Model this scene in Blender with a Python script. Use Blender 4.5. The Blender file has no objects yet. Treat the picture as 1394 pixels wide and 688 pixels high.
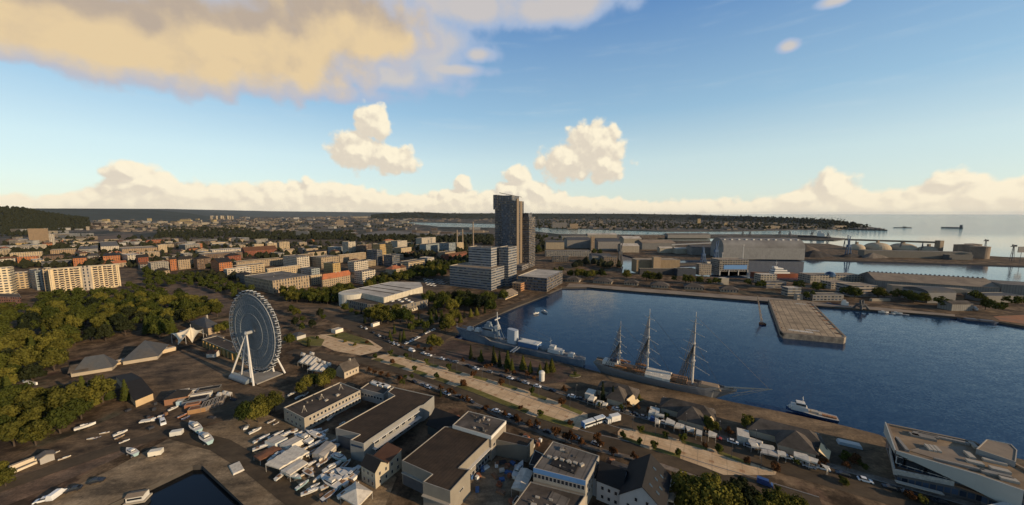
import bpy, bmesh, math, random
from mathutils import Vector as V, Matrix
from mathutils.geometry import tessellate_polygon
RN = random.Random(11)
sc = bpy.context.scene
col = sc.collection
PI = math.pi
rad = math.radians
# ---------------------------------------------------------------- camera, sky, sun, exposure
F, H = 470.0, 100.0                       # focal length in photo pixels (1394 wide), camera height in metres
TA = math.atan(52.5 / F)
CA, SA = math.cos(TA), math.sin(TA)
cam = bpy.data.cameras.new('camera')
cam.sensor_width = 36
cam.lens = 36 * F / 1394
cam.clip_start, cam.clip_end = 1, 200000
camo = bpy.data.objects.new('camera', cam)
col.objects.link(camo)
camo.location = (0, 0, H)
camo.rotation_euler = (PI / 2 - TA, 0, 0)
sc.camera = camo
SUN_AZ, SUN_EL = rad(-27), rad(16)        # direction to the sun: behind the viewer on the right hand side
sund = V((math.cos(SUN_AZ) * math.cos(SUN_EL), math.sin(SUN_AZ) * math.cos(SUN_EL), math.sin(SUN_EL)))
sl = bpy.data.lights.new('sun', 'SUN')
sl.energy = 5.0
sl.angle = rad(0.5)
sl.color = (1.0, 0.77, 0.50)
so = bpy.data.objects.new('sun', sl)
col.objects.link(so)
so.rotation_euler = sund.to_track_quat('Z', 'Y').to_euler()
so.location = (300, -300, 300)
sc.view_settings.view_transform = 'Standard'
sc.view_settings.look = 'None'
sc.view_settings.exposure = 0.0
sc.view_settings.gamma = 1
sc.view_settings.use_curve_mapping = False
sc.cycles.use_denoising = True
sc.cycles.max_bounces = 6
sc.cycles.diffuse_bounces = 2
sc.cycles.glossy_bounces = 3
sc.cycles.transparent_max_bounces = 8
sc.cycles.caustics_reflective = False
sc.cycles.caustics_refractive = False
# ---------------------------------------------------------------- photo pixel <-> place
def ray(px, py):
 u = (px - 697) / F
 v = (344 - py) / F
 return V((u, CA + v * SA, -SA + v * CA))
def G(px, py, z=0.0):
 d = ray(px, py)
 t = (z - H) / d.z
 return V((d.x * t, d.y * t, z))
def HT(px, pb, pt):
 p = G(px, pb)
 v = (344 - pt) / F
 return H + (v * p.y * CA - p.y * SA) / (CA + v * SA)
def PX(p):
 d = p[1] * CA - (p[2] - H) * SA
 return 697 + F * p[0] / d, 344 - F * (p[1] * SA + (p[2] - H) * CA) / d
def reach(p, d, px):
 k = (px - 697) / F
 return (k * (p[1] * CA - (p[2] - H) * SA) - p[0]) / (d[0] - k * d[1] * CA)
def ang(a):
 return V((math.cos(rad(a)), math.sin(rad(a)), 0))
E1, E2, QD = ang(60), ang(150), ang(-30)
# ---------------------------------------------------------------- node helpers
class NT:
 def __init__(s, tree):
  s.t = tree
  s.n = tree.nodes
  s.l = tree.links
 def new(s, typ, **kw):
  n = s.n.new(typ)
  for k, v in kw.items():
   setattr(n, k, v)
  return n
 def put(s, sock, v):
  if hasattr(v, 'is_output'):
   s.l.new(v, sock)
  else:
   sock.default_value = v[:3] if sock.type == 'VECTOR' and hasattr(v, '__len__') else v
 def m(s, op, a, b=0.0, c=None, clamp=False):
  n = s.new('ShaderNodeMath', operation=op)
  n.use_clamp = clamp
  s.put(n.inputs[0], a)
  s.put(n.inputs[1], b)
  if c is not None:
   s.put(n.inputs[2], c)
  return n.outputs[0]
 def vm(s, op, a, b=(0, 0, 0)):
  n = s.new('ShaderNodeVectorMath', operation=op)
  s.put(n.inputs[0], a)
  s.put(n.inputs[1], b)
  return n
 def mix(s, f, a, b):
  n = s.new('ShaderNodeMix', data_type='RGBA')
  s.put(n.inputs[0], f)
  s.put(n.inputs[6], a)
  s.put(n.inputs[7], b)
  return n.outputs[2]
 def sm(s, v, lo, hi):
  n = s.new('ShaderNodeMapRange', interpolation_type='SMOOTHSTEP')
  s.put(n.inputs[0], v)
  n.inputs[1].default_value = lo
  n.inputs[2].default_value = hi
  return n.outputs[0]
 def noise(s, vec, scale, detail=4, rough=.55, out=0):
  n = s.new('ShaderNodeTexNoise')
  if vec is not None:
   s.l.new(vec, n.inputs['Vector'])
  n.inputs['Scale'].default_value = scale
  n.inputs['Detail'].default_value = detail
  n.inputs['Roughness'].default_value = rough
  return n.outputs[out]
def c4(c):
 return (c[0], c[1], c[2], 1)
# ---------------------------------------------------------------- world: Nishita sky with clouds far outside everything
world = bpy.data.worlds.new('World')
sc.world = world
world.use_nodes = True
def make_world():
 t = NT(world.node_tree)
 t.n.clear()
 out = t.new('ShaderNodeOutputWorld')
 bg = t.new('ShaderNodeBackground')
 bg.inputs[1].default_value = 0.15
 t.l.new(bg.outputs[0], out.inputs[0])
 sky = t.new('ShaderNodeTexSky', sky_type='NISHITA')
 sky.sun_disc = False
 sky.sun_elevation = SUN_EL
 sky.sun_rotation = PI / 2 - SUN_AZ
 sky.altitude = 60
 sky.air_density = 1.0
 sky.dust_density = 0.4
 sky.ozone_density = 2.5
 tc = t.new('ShaderNodeTexCoord')
 sep = t.new('ShaderNodeSeparateXYZ')
 t.l.new(tc.outputs['Generated'], sep.inputs[0])
 az = t.m('MULTIPLY', t.m('ARCTAN2', sep.outputs[0], sep.outputs[1]), 180 / PI)
 el = t.m('MULTIPLY', t.m('ARCSINE', sep.outputs[2]), 180 / PI)
 cmb = t.new('ShaderNodeCombineXYZ')
 t.l.new(az, cmb.inputs[0])
 t.l.new(el, cmb.inputs[1])
 P = cmb.outputs[0]
 def ae(px, py):
  d = ray(px, py).normalized()
  return math.degrees(math.atan2(d.x, d.y)), math.degrees(math.asin(d.z))
 # ---- group: cumulus density
 def density_group(name, ells, bank, amp, nscale):
  g = bpy.data.node_groups.new(name, 'ShaderNodeTree')
  g.interface.new_socket('P', in_out='INPUT', socket_type='NodeSocketVector')
  g.interface.new_socket('D', in_out='OUTPUT', socket_type='NodeSocketFloat')
  q = NT(g)
  gi, go = q.new('NodeGroupInput'), q.new('NodeGroupOutput')
  p = gi.outputs[0]
  s1 = q.new('ShaderNodeSeparateXYZ')
  q.l.new(p, s1.inputs[0])
  D = None
  for (cx, cy, rx, ry) in ells:
   a0, e0 = ae(cx, cy)
   a1, _ = ae(cx + rx, cy)
   _, e1 = ae(cx, cy - ry)
   rxa, rya = abs(a1 - a0), abs(e1 - e0)
   v = q.vm('SUBTRACT', p, (a0, e0, 0)).outputs[0]
   v = q.vm('MULTIPLY', v, (1 / rxa, 1 / rya, 0)).outputs[0]
   ln = q.vm('LENGTH', v).outputs[1]
   dd = q.m('SUBTRACT', 1.0, ln)
   D = dd if D is None else q.m('SMOOTH_MAX', D, dd, .12)
  if bank:
   fr = q.new('ShaderNodeMapRange')
   q.l.new(s1.outputs[0], fr.inputs[0])
   fr.inputs[1].default_value = -60
   fr.inputs[2].default_value = 60
   cr = q.new('ShaderNodeValToRGB')
   cr.color_ramp.interpolation = 'B_SPLINE'
   els = cr.color_ramp.elements
   pts = []
   for (px, py) in bank:
    a0, e0 = ae(px, py)
    pts.append(((a0 + 60) / 120, max(0, e0 - .0) / 12))
   while len(els) < len(pts):
    els.new(.5)
   for e, (x, y) in zip(els, sorted(pts)):
    e.position = x
    e.color = (y, y, y, 1)
   q.l.new(fr.outputs[0], cr.inputs[0])
   hh = q.m('MULTIPLY', cr.outputs[0], 12.0)
   b = q.m('DIVIDE', q.m('SUBTRACT', hh, s1.outputs[1]), 2.2)
   b = q.m('MINIMUM', b, .8)
   D = q.m('SMOOTH_MAX', D, b, .1)
  n1 = q.noise(p, nscale, 9, .58)
  vo = q.new('ShaderNodeTexVoronoi', feature='SMOOTH_F1')
  wv = q.vm('ADD', p, q.vm('SCALE', q.noise(p, nscale * 1.5, 3, .5, 1)).outputs[0]).outputs[0]
  q.l.new(wv, vo.inputs['Vector'])
  vo.inputs['Scale'].default_value = nscale * 1.3
  vo.inputs['Smoothness'].default_value = .35
  bil = q.m('SUBTRACT', .55, vo.outputs['Distance'])
  nn = q.m('ADD', q.m('MULTIPLY', q.m('SUBTRACT', n1, .5), amp), q.m('MULTIPLY', bil, amp * .55))
  q.l.new(q.m('ADD', D, nn), go.inputs[0])
  return g
 def use(g, p):
  n = t.new('ShaderNodeGroup')
  n.node_tree = g
  t.l.new(p, n.inputs[0])
  return n.outputs[0]
 bank = [(-60, 258), (0, 262), (60, 264), (100, 262), (150, 238), (180, 222), (210, 226), (250, 246), (330, 248), (400, 244),
   (440, 243), (480, 249), (530, 262), (590, 264), (628, 246), (650, 272), (690, 238), (725, 236), (755, 262), (830, 268),
   (900, 272), (950, 266), (1000, 270), (1060, 264), (1115, 240), (1180, 256), (1230, 258), (1280, 246), (1340, 236), (1440, 238)]
 cum_e = [(488, 207, 45, 33), (536, 218, 40, 23), (508, 168, 31, 28), (772, 222, 50, 30), (808, 202, 46, 44), (822, 220, 38, 34),
    (630, 250, 14, 14), (706, 240, 24, 18), (1136, 262, 46, 34), (1290, 246, 40, 22),
    (180, 236, 40, 22)]
 big_e = [(130, 42, 240, 92), (330, 58, 200, 84), (470, 34, 140, 74), (20, 20, 150, 70)]
 thin_e = [(560, 55, 120, 90), (640, 10, 140, 50), (770, 8, 110, 44), (520, 100, 90, 30), (1075, 63, 22, 13), (1140, 0, 34, 12),
    (620, 95, 60, 14), (650, 75, 30, 16), (330, 102, 240, 26)]
 gc = density_group('cumulus_density', cum_e, bank, .9, .42)
 gb = density_group('big_density', big_e, None, .75, .2)
 gt = density_group('thin_density', thin_e, None, .8, .2)
 off = t.vm('ADD', P, (.55, .75, 0)).outputs[0]
 dc, dco = use(gc, P), use(gc, off)
 ac = t.sm(dc, .0, .3)
 lit = t.sm(t.m('SUBTRACT', dc, dco), -.10, .34)
 n2 = t.noise(P, .9, 4, .6)
 lit = t.m('MULTIPLY', t.m('ADD', lit, t.m('MULTIPLY', t.m('SUBTRACT', n2, .5), 1.1)), 1.0, clamp=True)
 def X(c):
  return (c[0] / .15, c[1] / .15, c[2] / .15, 1)
 ccol = t.mix(lit, X((.75, .67, .55)), X((1.0, .90, .69)))
 # towards the horizon the banks turn an even warm cream
 hz = t.sm(el, 4.5, .0)
 ccol = t.mix(t.m('MULTIPLY', hz, .5), ccol, X((.93, .815, .61)))
 db, dbo = use(gb, P), use(gb, t.vm('ADD', P, (1.2, -2.2, 0)).outputs[0])
 ab = t.sm(db, .0, .2)
 litb = t.m('ADD', t.sm(t.m('SUBTRACT', db, dbo), -.3, .35), t.m('MULTIPLY', t.m('SUBTRACT', t.noise(P, .22, 7, .6), .5), 1.3), clamp=True)
 bcol = t.mix(litb, X((.50, .41, .33)), X((.79, .61, .37)))
 edge = t.sm(db, .12, .5)
 bcol = t.mix(edge, X((.50, .52, .60)), bcol)
 dt = use(gt, P)
 at = t.m('MULTIPLY', t.sm(dt, .0, .36), .85)
 tcol = t.mix(t.sm(dt, .25, .75), X((.40, .50, .68)), X((.66, .60, .55)))
 # thin high streaks
 sv = t.vm('MULTIPLY', P, (.06, .5, 0)).outputs[0]
 st = t.m('MULTIPLY', t.sm(t.noise(sv, 1.0, 6, .62), .5, .85), .22)
 # humid air low down, deeper blue above, unseen top darkened to cut ambient
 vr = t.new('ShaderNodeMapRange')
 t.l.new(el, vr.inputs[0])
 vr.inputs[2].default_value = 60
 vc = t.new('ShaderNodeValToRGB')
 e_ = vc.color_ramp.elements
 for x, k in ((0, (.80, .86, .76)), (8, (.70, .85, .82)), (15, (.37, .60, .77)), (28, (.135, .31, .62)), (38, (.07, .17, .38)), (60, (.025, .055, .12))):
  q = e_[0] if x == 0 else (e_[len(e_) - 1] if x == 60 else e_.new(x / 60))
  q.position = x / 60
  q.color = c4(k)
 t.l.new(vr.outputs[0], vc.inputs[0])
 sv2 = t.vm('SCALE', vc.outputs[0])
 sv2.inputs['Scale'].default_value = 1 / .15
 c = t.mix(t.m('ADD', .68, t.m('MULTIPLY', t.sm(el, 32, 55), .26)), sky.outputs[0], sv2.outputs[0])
 c = t.mix(st, c, X((.70, .78, .80)))
 c = t.mix(at, c, tcol)
 c = t.mix(ab, c, bcol)
 c = t.mix(ac, c, ccol)
 below = t.sm(el, -.6, -.1)
 c = t.mix(below, X((.35, .33, .28)), c)
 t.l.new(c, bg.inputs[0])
make_world()
world.cycles.sampling_method = 'MANUAL'
world.cycles.sample_map_resolution = 512
# ---------------------------------------------------------------- materials
MATS = {}
def mat(name, c, rough=.85, var=.25, scale=.35, c2=None, amt=.5, sc2=None, metal=0.0, spec=.3, bump=0.0, bscale=None, objcol=False, space='world', mott=0, rib=0):
 """plain surface broken up by noise: c varied in brightness, c2 mixed in as patches"""
 if name in MATS:
  return MATS[name]
 m = bpy.data.materials.new(name)
 MATS[name] = m
 m.use_nodes = True
 t = NT(m.node_tree)
 b = t.n['Principled BSDF']
 if space == 'world':
  p = t.new('ShaderNodeNewGeometry').outputs['Position']
 else:
  p = t.new('ShaderNodeTexCoord').outputs['Object']
 if objcol:
  base = t.new('ShaderNodeObjectInfo').outputs['Color']
 else:
  base = c4(c)
 n = t.noise(p, scale, 5, .6)
 if c2 is not None:
  f = t.sm(t.noise(p, sc2 or scale * .3, 5, .62), .5 - .22 * amt - .02, .5 + .30 - .1 * amt)
  base = t.mix(f, base, c4(c2))
 if mott > .5:
  n = t.noise(p, scale * 2, 8, .75)
  var *= 2.4
 v = t.m('MAXIMUM', t.m('ADD', t.m('MULTIPLY', t.m('SUBTRACT', n, .5), 2 * var * 1.5), 1.0), .3)
 if mott:
  mp = t.new('ShaderNodeMapping')
  mp.inputs['Rotation'].default_value = (0, 0, rad(-25))
  mp.inputs['Scale'].default_value = (.6, 1.5, 1)
  t.l.new(p, mp.inputs[0])
  k = t.m('ADD', t.m('MULTIPLY', t.noise(mp.outputs[0], .10, 9, .72), .6), t.m('MULTIPLY', t.noise(p, .035, 5, .6), .4))
  r = t.new('ShaderNodeMapRange')
  t.l.new(k, r.inputs[0])
  for i_, v_ in enumerate((.41, .60, 1 - .8 * mott, 1 + .95 * mott)):
   r.inputs[i_ + 1].default_value = v_
  v = t.m('MULTIPLY', v, r.outputs[0])
 if rib:
  mp = t.new('ShaderNodeMapping')
  mp.inputs['Rotation'].default_value = (0, 0, rad(30))
  t.l.new(p, mp.inputs[0])
  s_ = t.new('ShaderNodeSeparateXYZ')
  t.l.new(mp.outputs[0], s_.inputs[0])
  li = t.m('LESS_THAN', t.m('FRACT', t.m('DIVIDE', s_.outputs[0], rib)), .16)
  v = t.m('MULTIPLY', v, t.m('SUBTRACT', 1.0, t.m('MULTIPLY', li, .3)))
 mm = t.new('ShaderNodeVectorMath', operation='SCALE')
 t.put(mm.inputs[0], base)
 t.l.new(v, mm.inputs['Scale'])
 t.l.new(mm.outputs[0], b.inputs['Base Color'])
 b.inputs['Roughness'].default_value = rough
 b.inputs['Metallic'].default_value = metal
 b.inputs['Specular IOR Level'].default_value = spec
 if bump:
  bp = t.new('ShaderNodeBump')
  bp.inputs['Strength'].default_value = bump
  bp.inputs['Distance'].default_value = .1
  t.l.new(t.noise(p, bscale or scale * 4, 4, .6), bp.inputs['Height'])
  t.l.new(bp.outputs[0], b.inputs['Normal'])
 return m
def facade(name, bay=3.2, floor=3.2, wf=.5, hf=.5, glass=(.03, .04, .055), band=False, rough=.9, mull=0.0, spand=None, litw=.0):
 """wall with rows of windows set out in metres along the wall (UV), used on buildings whose windows are a pixel or two"""
 m = bpy.data.materials.new(name)
 MATS[name] = m
 m.use_nodes = True
 t = NT(m.node_tree)
 b = t.n['Principled BSDF']
 uv = t.new('ShaderNodeUVMap').outputs[0]
 s = t.new('ShaderNodeSeparateXYZ')
 t.l.new(uv, s.inputs[0])
 u, v = t.m('DIVIDE', s.outputs[0], bay), t.m('DIVIDE', s.outputs[1], floor)
 fu, fv = t.m('FRACT', u), t.m('FRACT', v)
 iu = t.m('LESS_THAN', t.m('ABSOLUTE', t.m('SUBTRACT', fu, .5)), wf / 2)
 iv = t.m('LESS_THAN', t.m('ABSOLUTE', t.m('SUBTRACT', fv, .55)), hf / 2)
 w = iv if band else t.m('MULTIPLY', iu, iv)
 cell = t.new('ShaderNodeCombineXYZ')
 t.l.new(t.m('FLOOR', u), cell.inputs[0])
 t.l.new(t.m('FLOOR', v), cell.inputs[1])
 oi = t.new('ShaderNodeObjectInfo')
 t.l.new(t.m('MULTIPLY', oi.outputs['Random'], 90), cell.inputs[2])
 wn = t.new('ShaderNodeTexWhiteNoise', noise_dimensions='3D')
 t.l.new(cell.outputs[0], wn.inputs['Vector'])
 gl = t.mix(t.sm(wn.outputs[0], .2, 1.0), c4([x * .5 for x in glass]), c4([x * 2.0 for x in glass]))
 gl = t.mix(t.m('GREATER_THAN', wn.outputs[0], .93), gl, (.22, .19, .15, 1))
 p = t.new('ShaderNodeNewGeometry').outputs['Position']
 st = t.new('ShaderNodeMapping')
 st.inputs['Scale'].default_value = (.5, .5, .08)
 t.l.new(p, st.inputs[0])
 n = t.m('ADD', t.m('MULTIPLY', t.noise(st.outputs[0], 1.0, 5, .6), .5), t.m('MULTIPLY', t.noise(p, .25, 4, .6), .6))
 mm = t.new('ShaderNodeVectorMath', operation='SCALE')
 t.l.new(oi.outputs['Color'], mm.inputs[0])
 t.l.new(t.m('ADD', t.m('MULTIPLY', n, 1.0), .42), mm.inputs['Scale'])
 wc = mm.outputs[0]
 if spand:
  sp = t.m('LESS_THAN', t.m('ABSOLUTE', t.m('SUBTRACT', fu, .0)), spand)
  wc = t.mix(sp, wc, (.10, .09, .08, 1))
 c = t.mix(w, wc, gl)
 if mull:
  mu = t.m('GREATER_THAN', t.m('ABSOLUTE', t.m('SUBTRACT', fu, .5)), .5 - mull)
  c = t.mix(mu, c, wc)
 t.l.new(c, b.inputs['Base Color'])
 r = t.m('SUBTRACT', rough, t.m('MULTIPLY', w, rough - .18))
 t.l.new(r, b.inputs['Roughness'])
 b.inputs['Specular IOR Level'].default_value = .4
 return m
facade('fac_punched', 3.1, 3.1, .42, .5)
facade('fac_wide', 4.2, 3.2, .66, .48)
facade('fac_band', 3.0, 3.5, .9, .36, glass=(.035, .05, .075), band=True)
facade('fac_office', 1.9, 3.6, .82, .56, glass=(.035, .05, .075), mull=.08)
facade('fac_tower', 2.4, 3.3, .84, .7, glass=(.028, .04, .06), mull=.05)
facade('fac_tall', 3.4, 4.2, .36, .68)
facade('fac_rib', 2.2, 60, .0, .0, spand=.14)
mat('wall', (1, 1, 1), .9, .16, .3, objcol=True)
mat('paint', (1, 1, 1), .35, .06, .8, objcol=True, spec=.5)
mat('paint_matte', (1, 1, 1), .7, .14, .5, objcol=True)
mat('roof_felt', (.054, .041, .031), .95, .3, .18, c2=(.085, .062, .043), amt=.6, mott=.5)
mat('roof_brown', (.050, .031, .018), .95, .2, .35, c2=(.036, .024, .015), amt=.5, sc2=.5, mott=.35, rib=1.3)
mat('roof_dark', (.019, .017, .016), .9, .3, .3)
mat('roof_slate', (.060, .064, .070), .9, .22, .5, c2=(.085, .075, .065), amt=.4)
mat('roof_tile', (.34, .115, .05), .9, .25, .5, c2=(.22, .085, .045), amt=.5)
mat('roof_grey', (.155, .132, .108), .9, .22, .12, c2=(.09, .076, .062), amt=.6, mott=.4, rib=2.6)
mat('roof_tan', (.27, .205, .14), .9, .22, .2, c2=(.17, .13, .095), amt=.6)
mat('roof_pale', (.50, .44, .36), .85, .14, .15, c2=(.34, .295, .24), amt=.5, mott=.25, rib=3.1)
mat('roof_shingle', (.085, .068, .054), .95, .25, .6, c2=(.055, .045, .035), amt=.5, mott=.5)
mat('trim_pale', (.38, .33, .26), .8, .12, .5)
mat('trim_white', (.60, .56, .49), .7, .10, .5)
mat('frame', (.42, .39, .35), .6, .1, .6)
mat('pane', (.018, .022, .028), .12, .4, .25, spec=.5)
mat('glass_blue', (.03, .055, .10), .1, .4, .2, spec=.6)
mat('steel', (.42, .40, .37), .5, .15, .4, metal=.3)
mat('steel_dark', (.09, .09, .095), .55, .2, .3, metal=.2)
mat('rust', (.22, .09, .04), .9, .35, .4, c2=(.10, .05, .03), amt=.6)
mat('wood', (.24, .13, .065), .8, .25, .5)
mat('canvas', (.62, .55, .44), .8, .10, .5, c2=(.44, .38, .30), amt=.4, sc2=.8)
mat('concrete', (.26, .235, .20), .9, .2, .3, c2=(.17, .15, .125), amt=.6)
mat('bark', (.07, .05, .035), .95, .3, 2.0, space='obj')
mat('tyre', (.02, .02, .02), .9, .1, 2.0, space='obj')
def leafmat(name, ca, cb, trans=.18):
 m = bpy.data.materials.new(name)
 MATS[name] = m
 m.use_nodes = True
 t = NT(m.node_tree)
 t.n.clear()
 out = t.new('ShaderNodeOutputMaterial')
 oi = t.new('ShaderNodeObjectInfo')
 tc = t.new('ShaderNodeTexCoord')
 n = t.noise(tc.outputs['Object'], .55, 3, .6)
 f = t.m('ADD', t.m('MULTIPLY', t.sm(n, .3, .7), .5), t.m('SUBTRACT', t.m('MULTIPLY', oi.outputs['Random'], .8), .15), clamp=True)
 c = t.mix(f, c4(ca), c4(cb))
 sc1 = t.vm('MULTIPLY', c, (1, 1, 1))
 br = t.m('ADD', t.m('MULTIPLY', t.noise(tc.outputs['Object'], 3.1, 2, .6), .8), .6)
 mm = t.new('ShaderNodeVectorMath', operation='SCALE')
 t.l.new(sc1.outputs[0], mm.inputs[0])
 t.l.new(br, mm.inputs['Scale'])
 d = t.new('ShaderNodeBsdfDiffuse')
 tr = t.new('ShaderNodeBsdfTranslucent')
 t.l.new(mm.outputs[0], d.inputs[0])
 t.l.new(mm.outputs[0], tr.inputs[0])
 mx = t.new('ShaderNodeMixShader')
 mx.inputs[0].default_value = trans
 t.l.new(d.outputs[0], mx.inputs[1])
 t.l.new(tr.outputs[0], mx.inputs[2])
 t.l.new(mx.outputs[0], out.inputs[0])
leafmat('leaf_olive', (.046, .050, .013), (.165, .145, .028))
leafmat('leaf_green', (.032, .044, .012), (.090, .094, .019))
leafmat('leaf_dark', (.016, .022, .012), (.038, .042, .017))
leafmat('leaf_rust', (.065, .032, .016), (.13, .062, .026))
leafmat('leaf_far', (.013, .017, .012), (.032, .033, .017), .1)
# ---------------------------------------------------------------- mesh builder
class MB:
 def __init__(s):
  s.v, s.f, s.mi, s.uv = [], [], [], []
  s.M = None
 def poly(s, pts, m=0, uv=None):
  i0 = len(s.v)
  for p in pts:
   p = V(p)
   s.v.append(s.M @ p if s.M else p)
  s.f.append(tuple(range(i0, i0 + len(pts))))
  s.mi.append(m)
  s.uv.append(uv or [(0, 0)] * len(pts))
 def wall(s, a, b, z0, z1, m=0, u0=0.0, z1b=None):
  a, b = V(a), V(b)
  L = (b - a).to_2d().length
  z1b = z1 if z1b is None else z1b
  s.poly([(a.x, a.y, z0), (b.x, b.y, z0), (b.x, b.y, z1b), (a.x, a.y, z1)], m,
    [(u0, 0), (u0 + L, 0), (u0 + L, z1b - z0), (u0, z1 - z0)])
 def prism(s, pts, z0, z1, m=0, mt=None, bottom=False):
  n = len(pts)
  u = 0
  for i in range(n):
   a, b = V(pts[i]), V(pts[(i + 1) % n])
   s.wall(a, b, z0, z1, m, u)
   u += (b - a).to_2d().length
  if mt is not None:
   s.flat(pts, z1, mt)
  if bottom:
   s.flat(pts, z0, m)
 def flat(s, pts, z, m=0, holes=()):
  loops = [[V((p[0], p[1], 0)) for p in pts]] + [[V((p[0], p[1], 0)) for p in h] for h in holes]
  allp = [p for l in loops for p in l]
  if len(allp) == 4 and not holes:
   s.poly([(p.x, p.y, z) for p in allp], m)
   return
  for tri in tessellate_polygon(loops):
   s.poly([(allp[i].x, allp[i].y, z) for i in tri], m)
 def box(s, c, size, yaw=0.0, m=0, taper=1.0):
  cx, cy, cz = c
  dx, dy, dz = size[0] / 2, size[1] / 2, size[2]
  ca, sa = math.cos(yaw), math.sin(yaw)
  def P(x, y, z):
   return (cx + x * ca - y * sa, cy + x * sa + y * ca, cz + z)
  b = [P(-dx, -dy, 0), P(dx, -dy, 0), P(dx, dy, 0), P(-dx, dy, 0)]
  t = [P(-dx * taper, -dy * taper, dz), P(dx * taper, -dy * taper, dz), P(dx * taper, dy * taper, dz), P(-dx * taper, dy * taper, dz)]
  s.poly(b[::-1], m)
  s.poly(t, m)
  for i in range(4):
   j = (i + 1) % 4
   w = (V(b[j]) - V(b[i])).length
   s.poly([b[i], b[j], t[j], t[i]], m, [(0, 0), (w, 0), (w, dz), (0, dz)])
 def tube(s, p0, p1, r0, r1=None, n=6, m=0, caps=True):
  p0, p1 = V(p0), V(p1)
  r1 = r0 if r1 is None else r1
  d = (p1 - p0)
  if d.length < 1e-6:
   return
  d.normalize()
  x = d.orthogonal().normalized()
  y = d.cross(x)
  A = [p0 + (x * math.cos(2 * PI * i / n) + y * math.sin(2 * PI * i / n)) * r0 for i in range(n)]
  B = [p1 + (x * math.cos(2 * PI * i / n) + y * math.sin(2 * PI * i / n)) * r1 for i in range(n)]
  for i in range(n):
   j = (i + 1) % n
   s.poly([A[i], A[j], B[j], B[i]], m)
  if caps:
   s.poly(A[::-1], m)
   s.poly(B, m)
 def lathe(s, c, prof, n=24, m=0):
  c = V(c)
  for k in range(len(prof) - 1):
   (r0, z0), (r1, z1) = prof[k], prof[k + 1]
   for i in range(n):
    a, b = 2 * PI * i / n, 2 * PI * (i + 1) / n
    q = [(c.x + r0 * math.cos(a), c.y + r0 * math.sin(a), c.z + z0), (c.x + r0 * math.cos(b), c.y + r0 * math.sin(b), c.z + z0),
      (c.x + r1 * math.cos(b), c.y + r1 * math.sin(b), c.z + z1), (c.x + r1 * math.cos(a), c.y + r1 * math.sin(a), c.z + z1)]
    if r1 < 1e-6:
     q = q[:3]
    elif r0 < 1e-6:
     q = [q[0], q[2], q[3]]
    s.poly(q, m)
 def loft(s, st, m=0, md=0):
  """hull from stations (x, half beam at deck, half beam low, z deck, z keel) along local x"""
  R = [[(q[0], -q[1], q[3]), (q[5] if len(q) > 5 else q[0], -q[2], q[4]), (q[5] if len(q) > 5 else q[0], q[2], q[4]), (q[0], q[1], q[3])] for q in st]
  for a, b in zip(R, R[1:]):
   for i in range(3):
    s.poly([a[i], b[i], b[i + 1], a[i + 1]], m)
   s.poly([a[0], a[3], b[3], b[0]], md)
  s.poly(R[0], m)
  s.poly(R[-1][::-1], m)
 def mesh(s, name, mats, o=V((0, 0, 0))):
  me = bpy.data.meshes.new(name)
  me.from_pydata([v - o for v in s.v], [], s.f)
  for x in mats:
   me.materials.append(MATS[x] if isinstance(x, str) else x)
  me.polygons.foreach_set('material_index', s.mi)
  ul = me.uv_layers.new(name='UVMap')
  flat = [c for u in s.uv for p in u for c in p]
  ul.data.foreach_set('uv', flat)
  me.validate()
  return me
 def build(s, name, mats, parent=None, color=None, smooth=False):
  if not isinstance(mats, (list, tuple)):
   mats = [mats]
  o = V(parent['_o']) if parent else V((0, 0, 0))
  me = s.mesh(name, mats, o)
  if smooth:
   me.polygons.foreach_set('use_smooth', [True] * len(me.polygons))
  return link(name, me, parent, color)
def link(name, data, parent=None, color=None):
 ob = bpy.data.objects.new(name, data)
 col.objects.link(ob)
 if parent:
  ob.parent = parent
  ob['_o'] = tuple(parent['_o'])
 if color:
  ob.color = c4(color)
 return ob
def tag(o, label=None, cat=None, group=None, kind=None):
 if label: o['label'] = label
 if cat: o['category'] = cat
 if group: o['group'] = group
 if kind: o['kind'] = kind
 return o
def thing(name, label, cat, loc, group=None):
 o = bpy.data.objects.new(name, None)
 col.objects.link(o)
 o.location = loc
 o['_o'] = tuple(loc)
 o.empty_display_size = 1
 tag(o, label, cat, group)
 return o
KIDS = {}
def copytree(root, loc=None, rz=None, scale=None, color=None):
 c = root.copy()
 col.objects.link(c)
 if loc is not None: c.location = loc
 if rz is not None: c.rotation_euler = (0, 0, rz)
 if scale is not None: c.scale = scale if hasattr(scale, '__len__') else (scale,) * 3
 if color is not None and c.data: c.color = c4(color)
 def rec(src, dst):
  if src.name not in KIDS:
   KIDS[src.name] = list(src.children)
  for ch in KIDS[src.name]:
   k = ch.copy()
   col.objects.link(k)
   k.parent = dst
   if color is not None and ch.get('tint'):
    k.color = c4(color)
   rec(ch, k)
 rec(root, c)
 return c
def struct(o):
 o['kind'] = 'structure'
 return o
LAB = []   # (object, phrase) whose labels are completed at the end from what stands near them
def later(o, phrase, p, group):
 LAB.append((o, phrase, PX(p), group))
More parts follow.
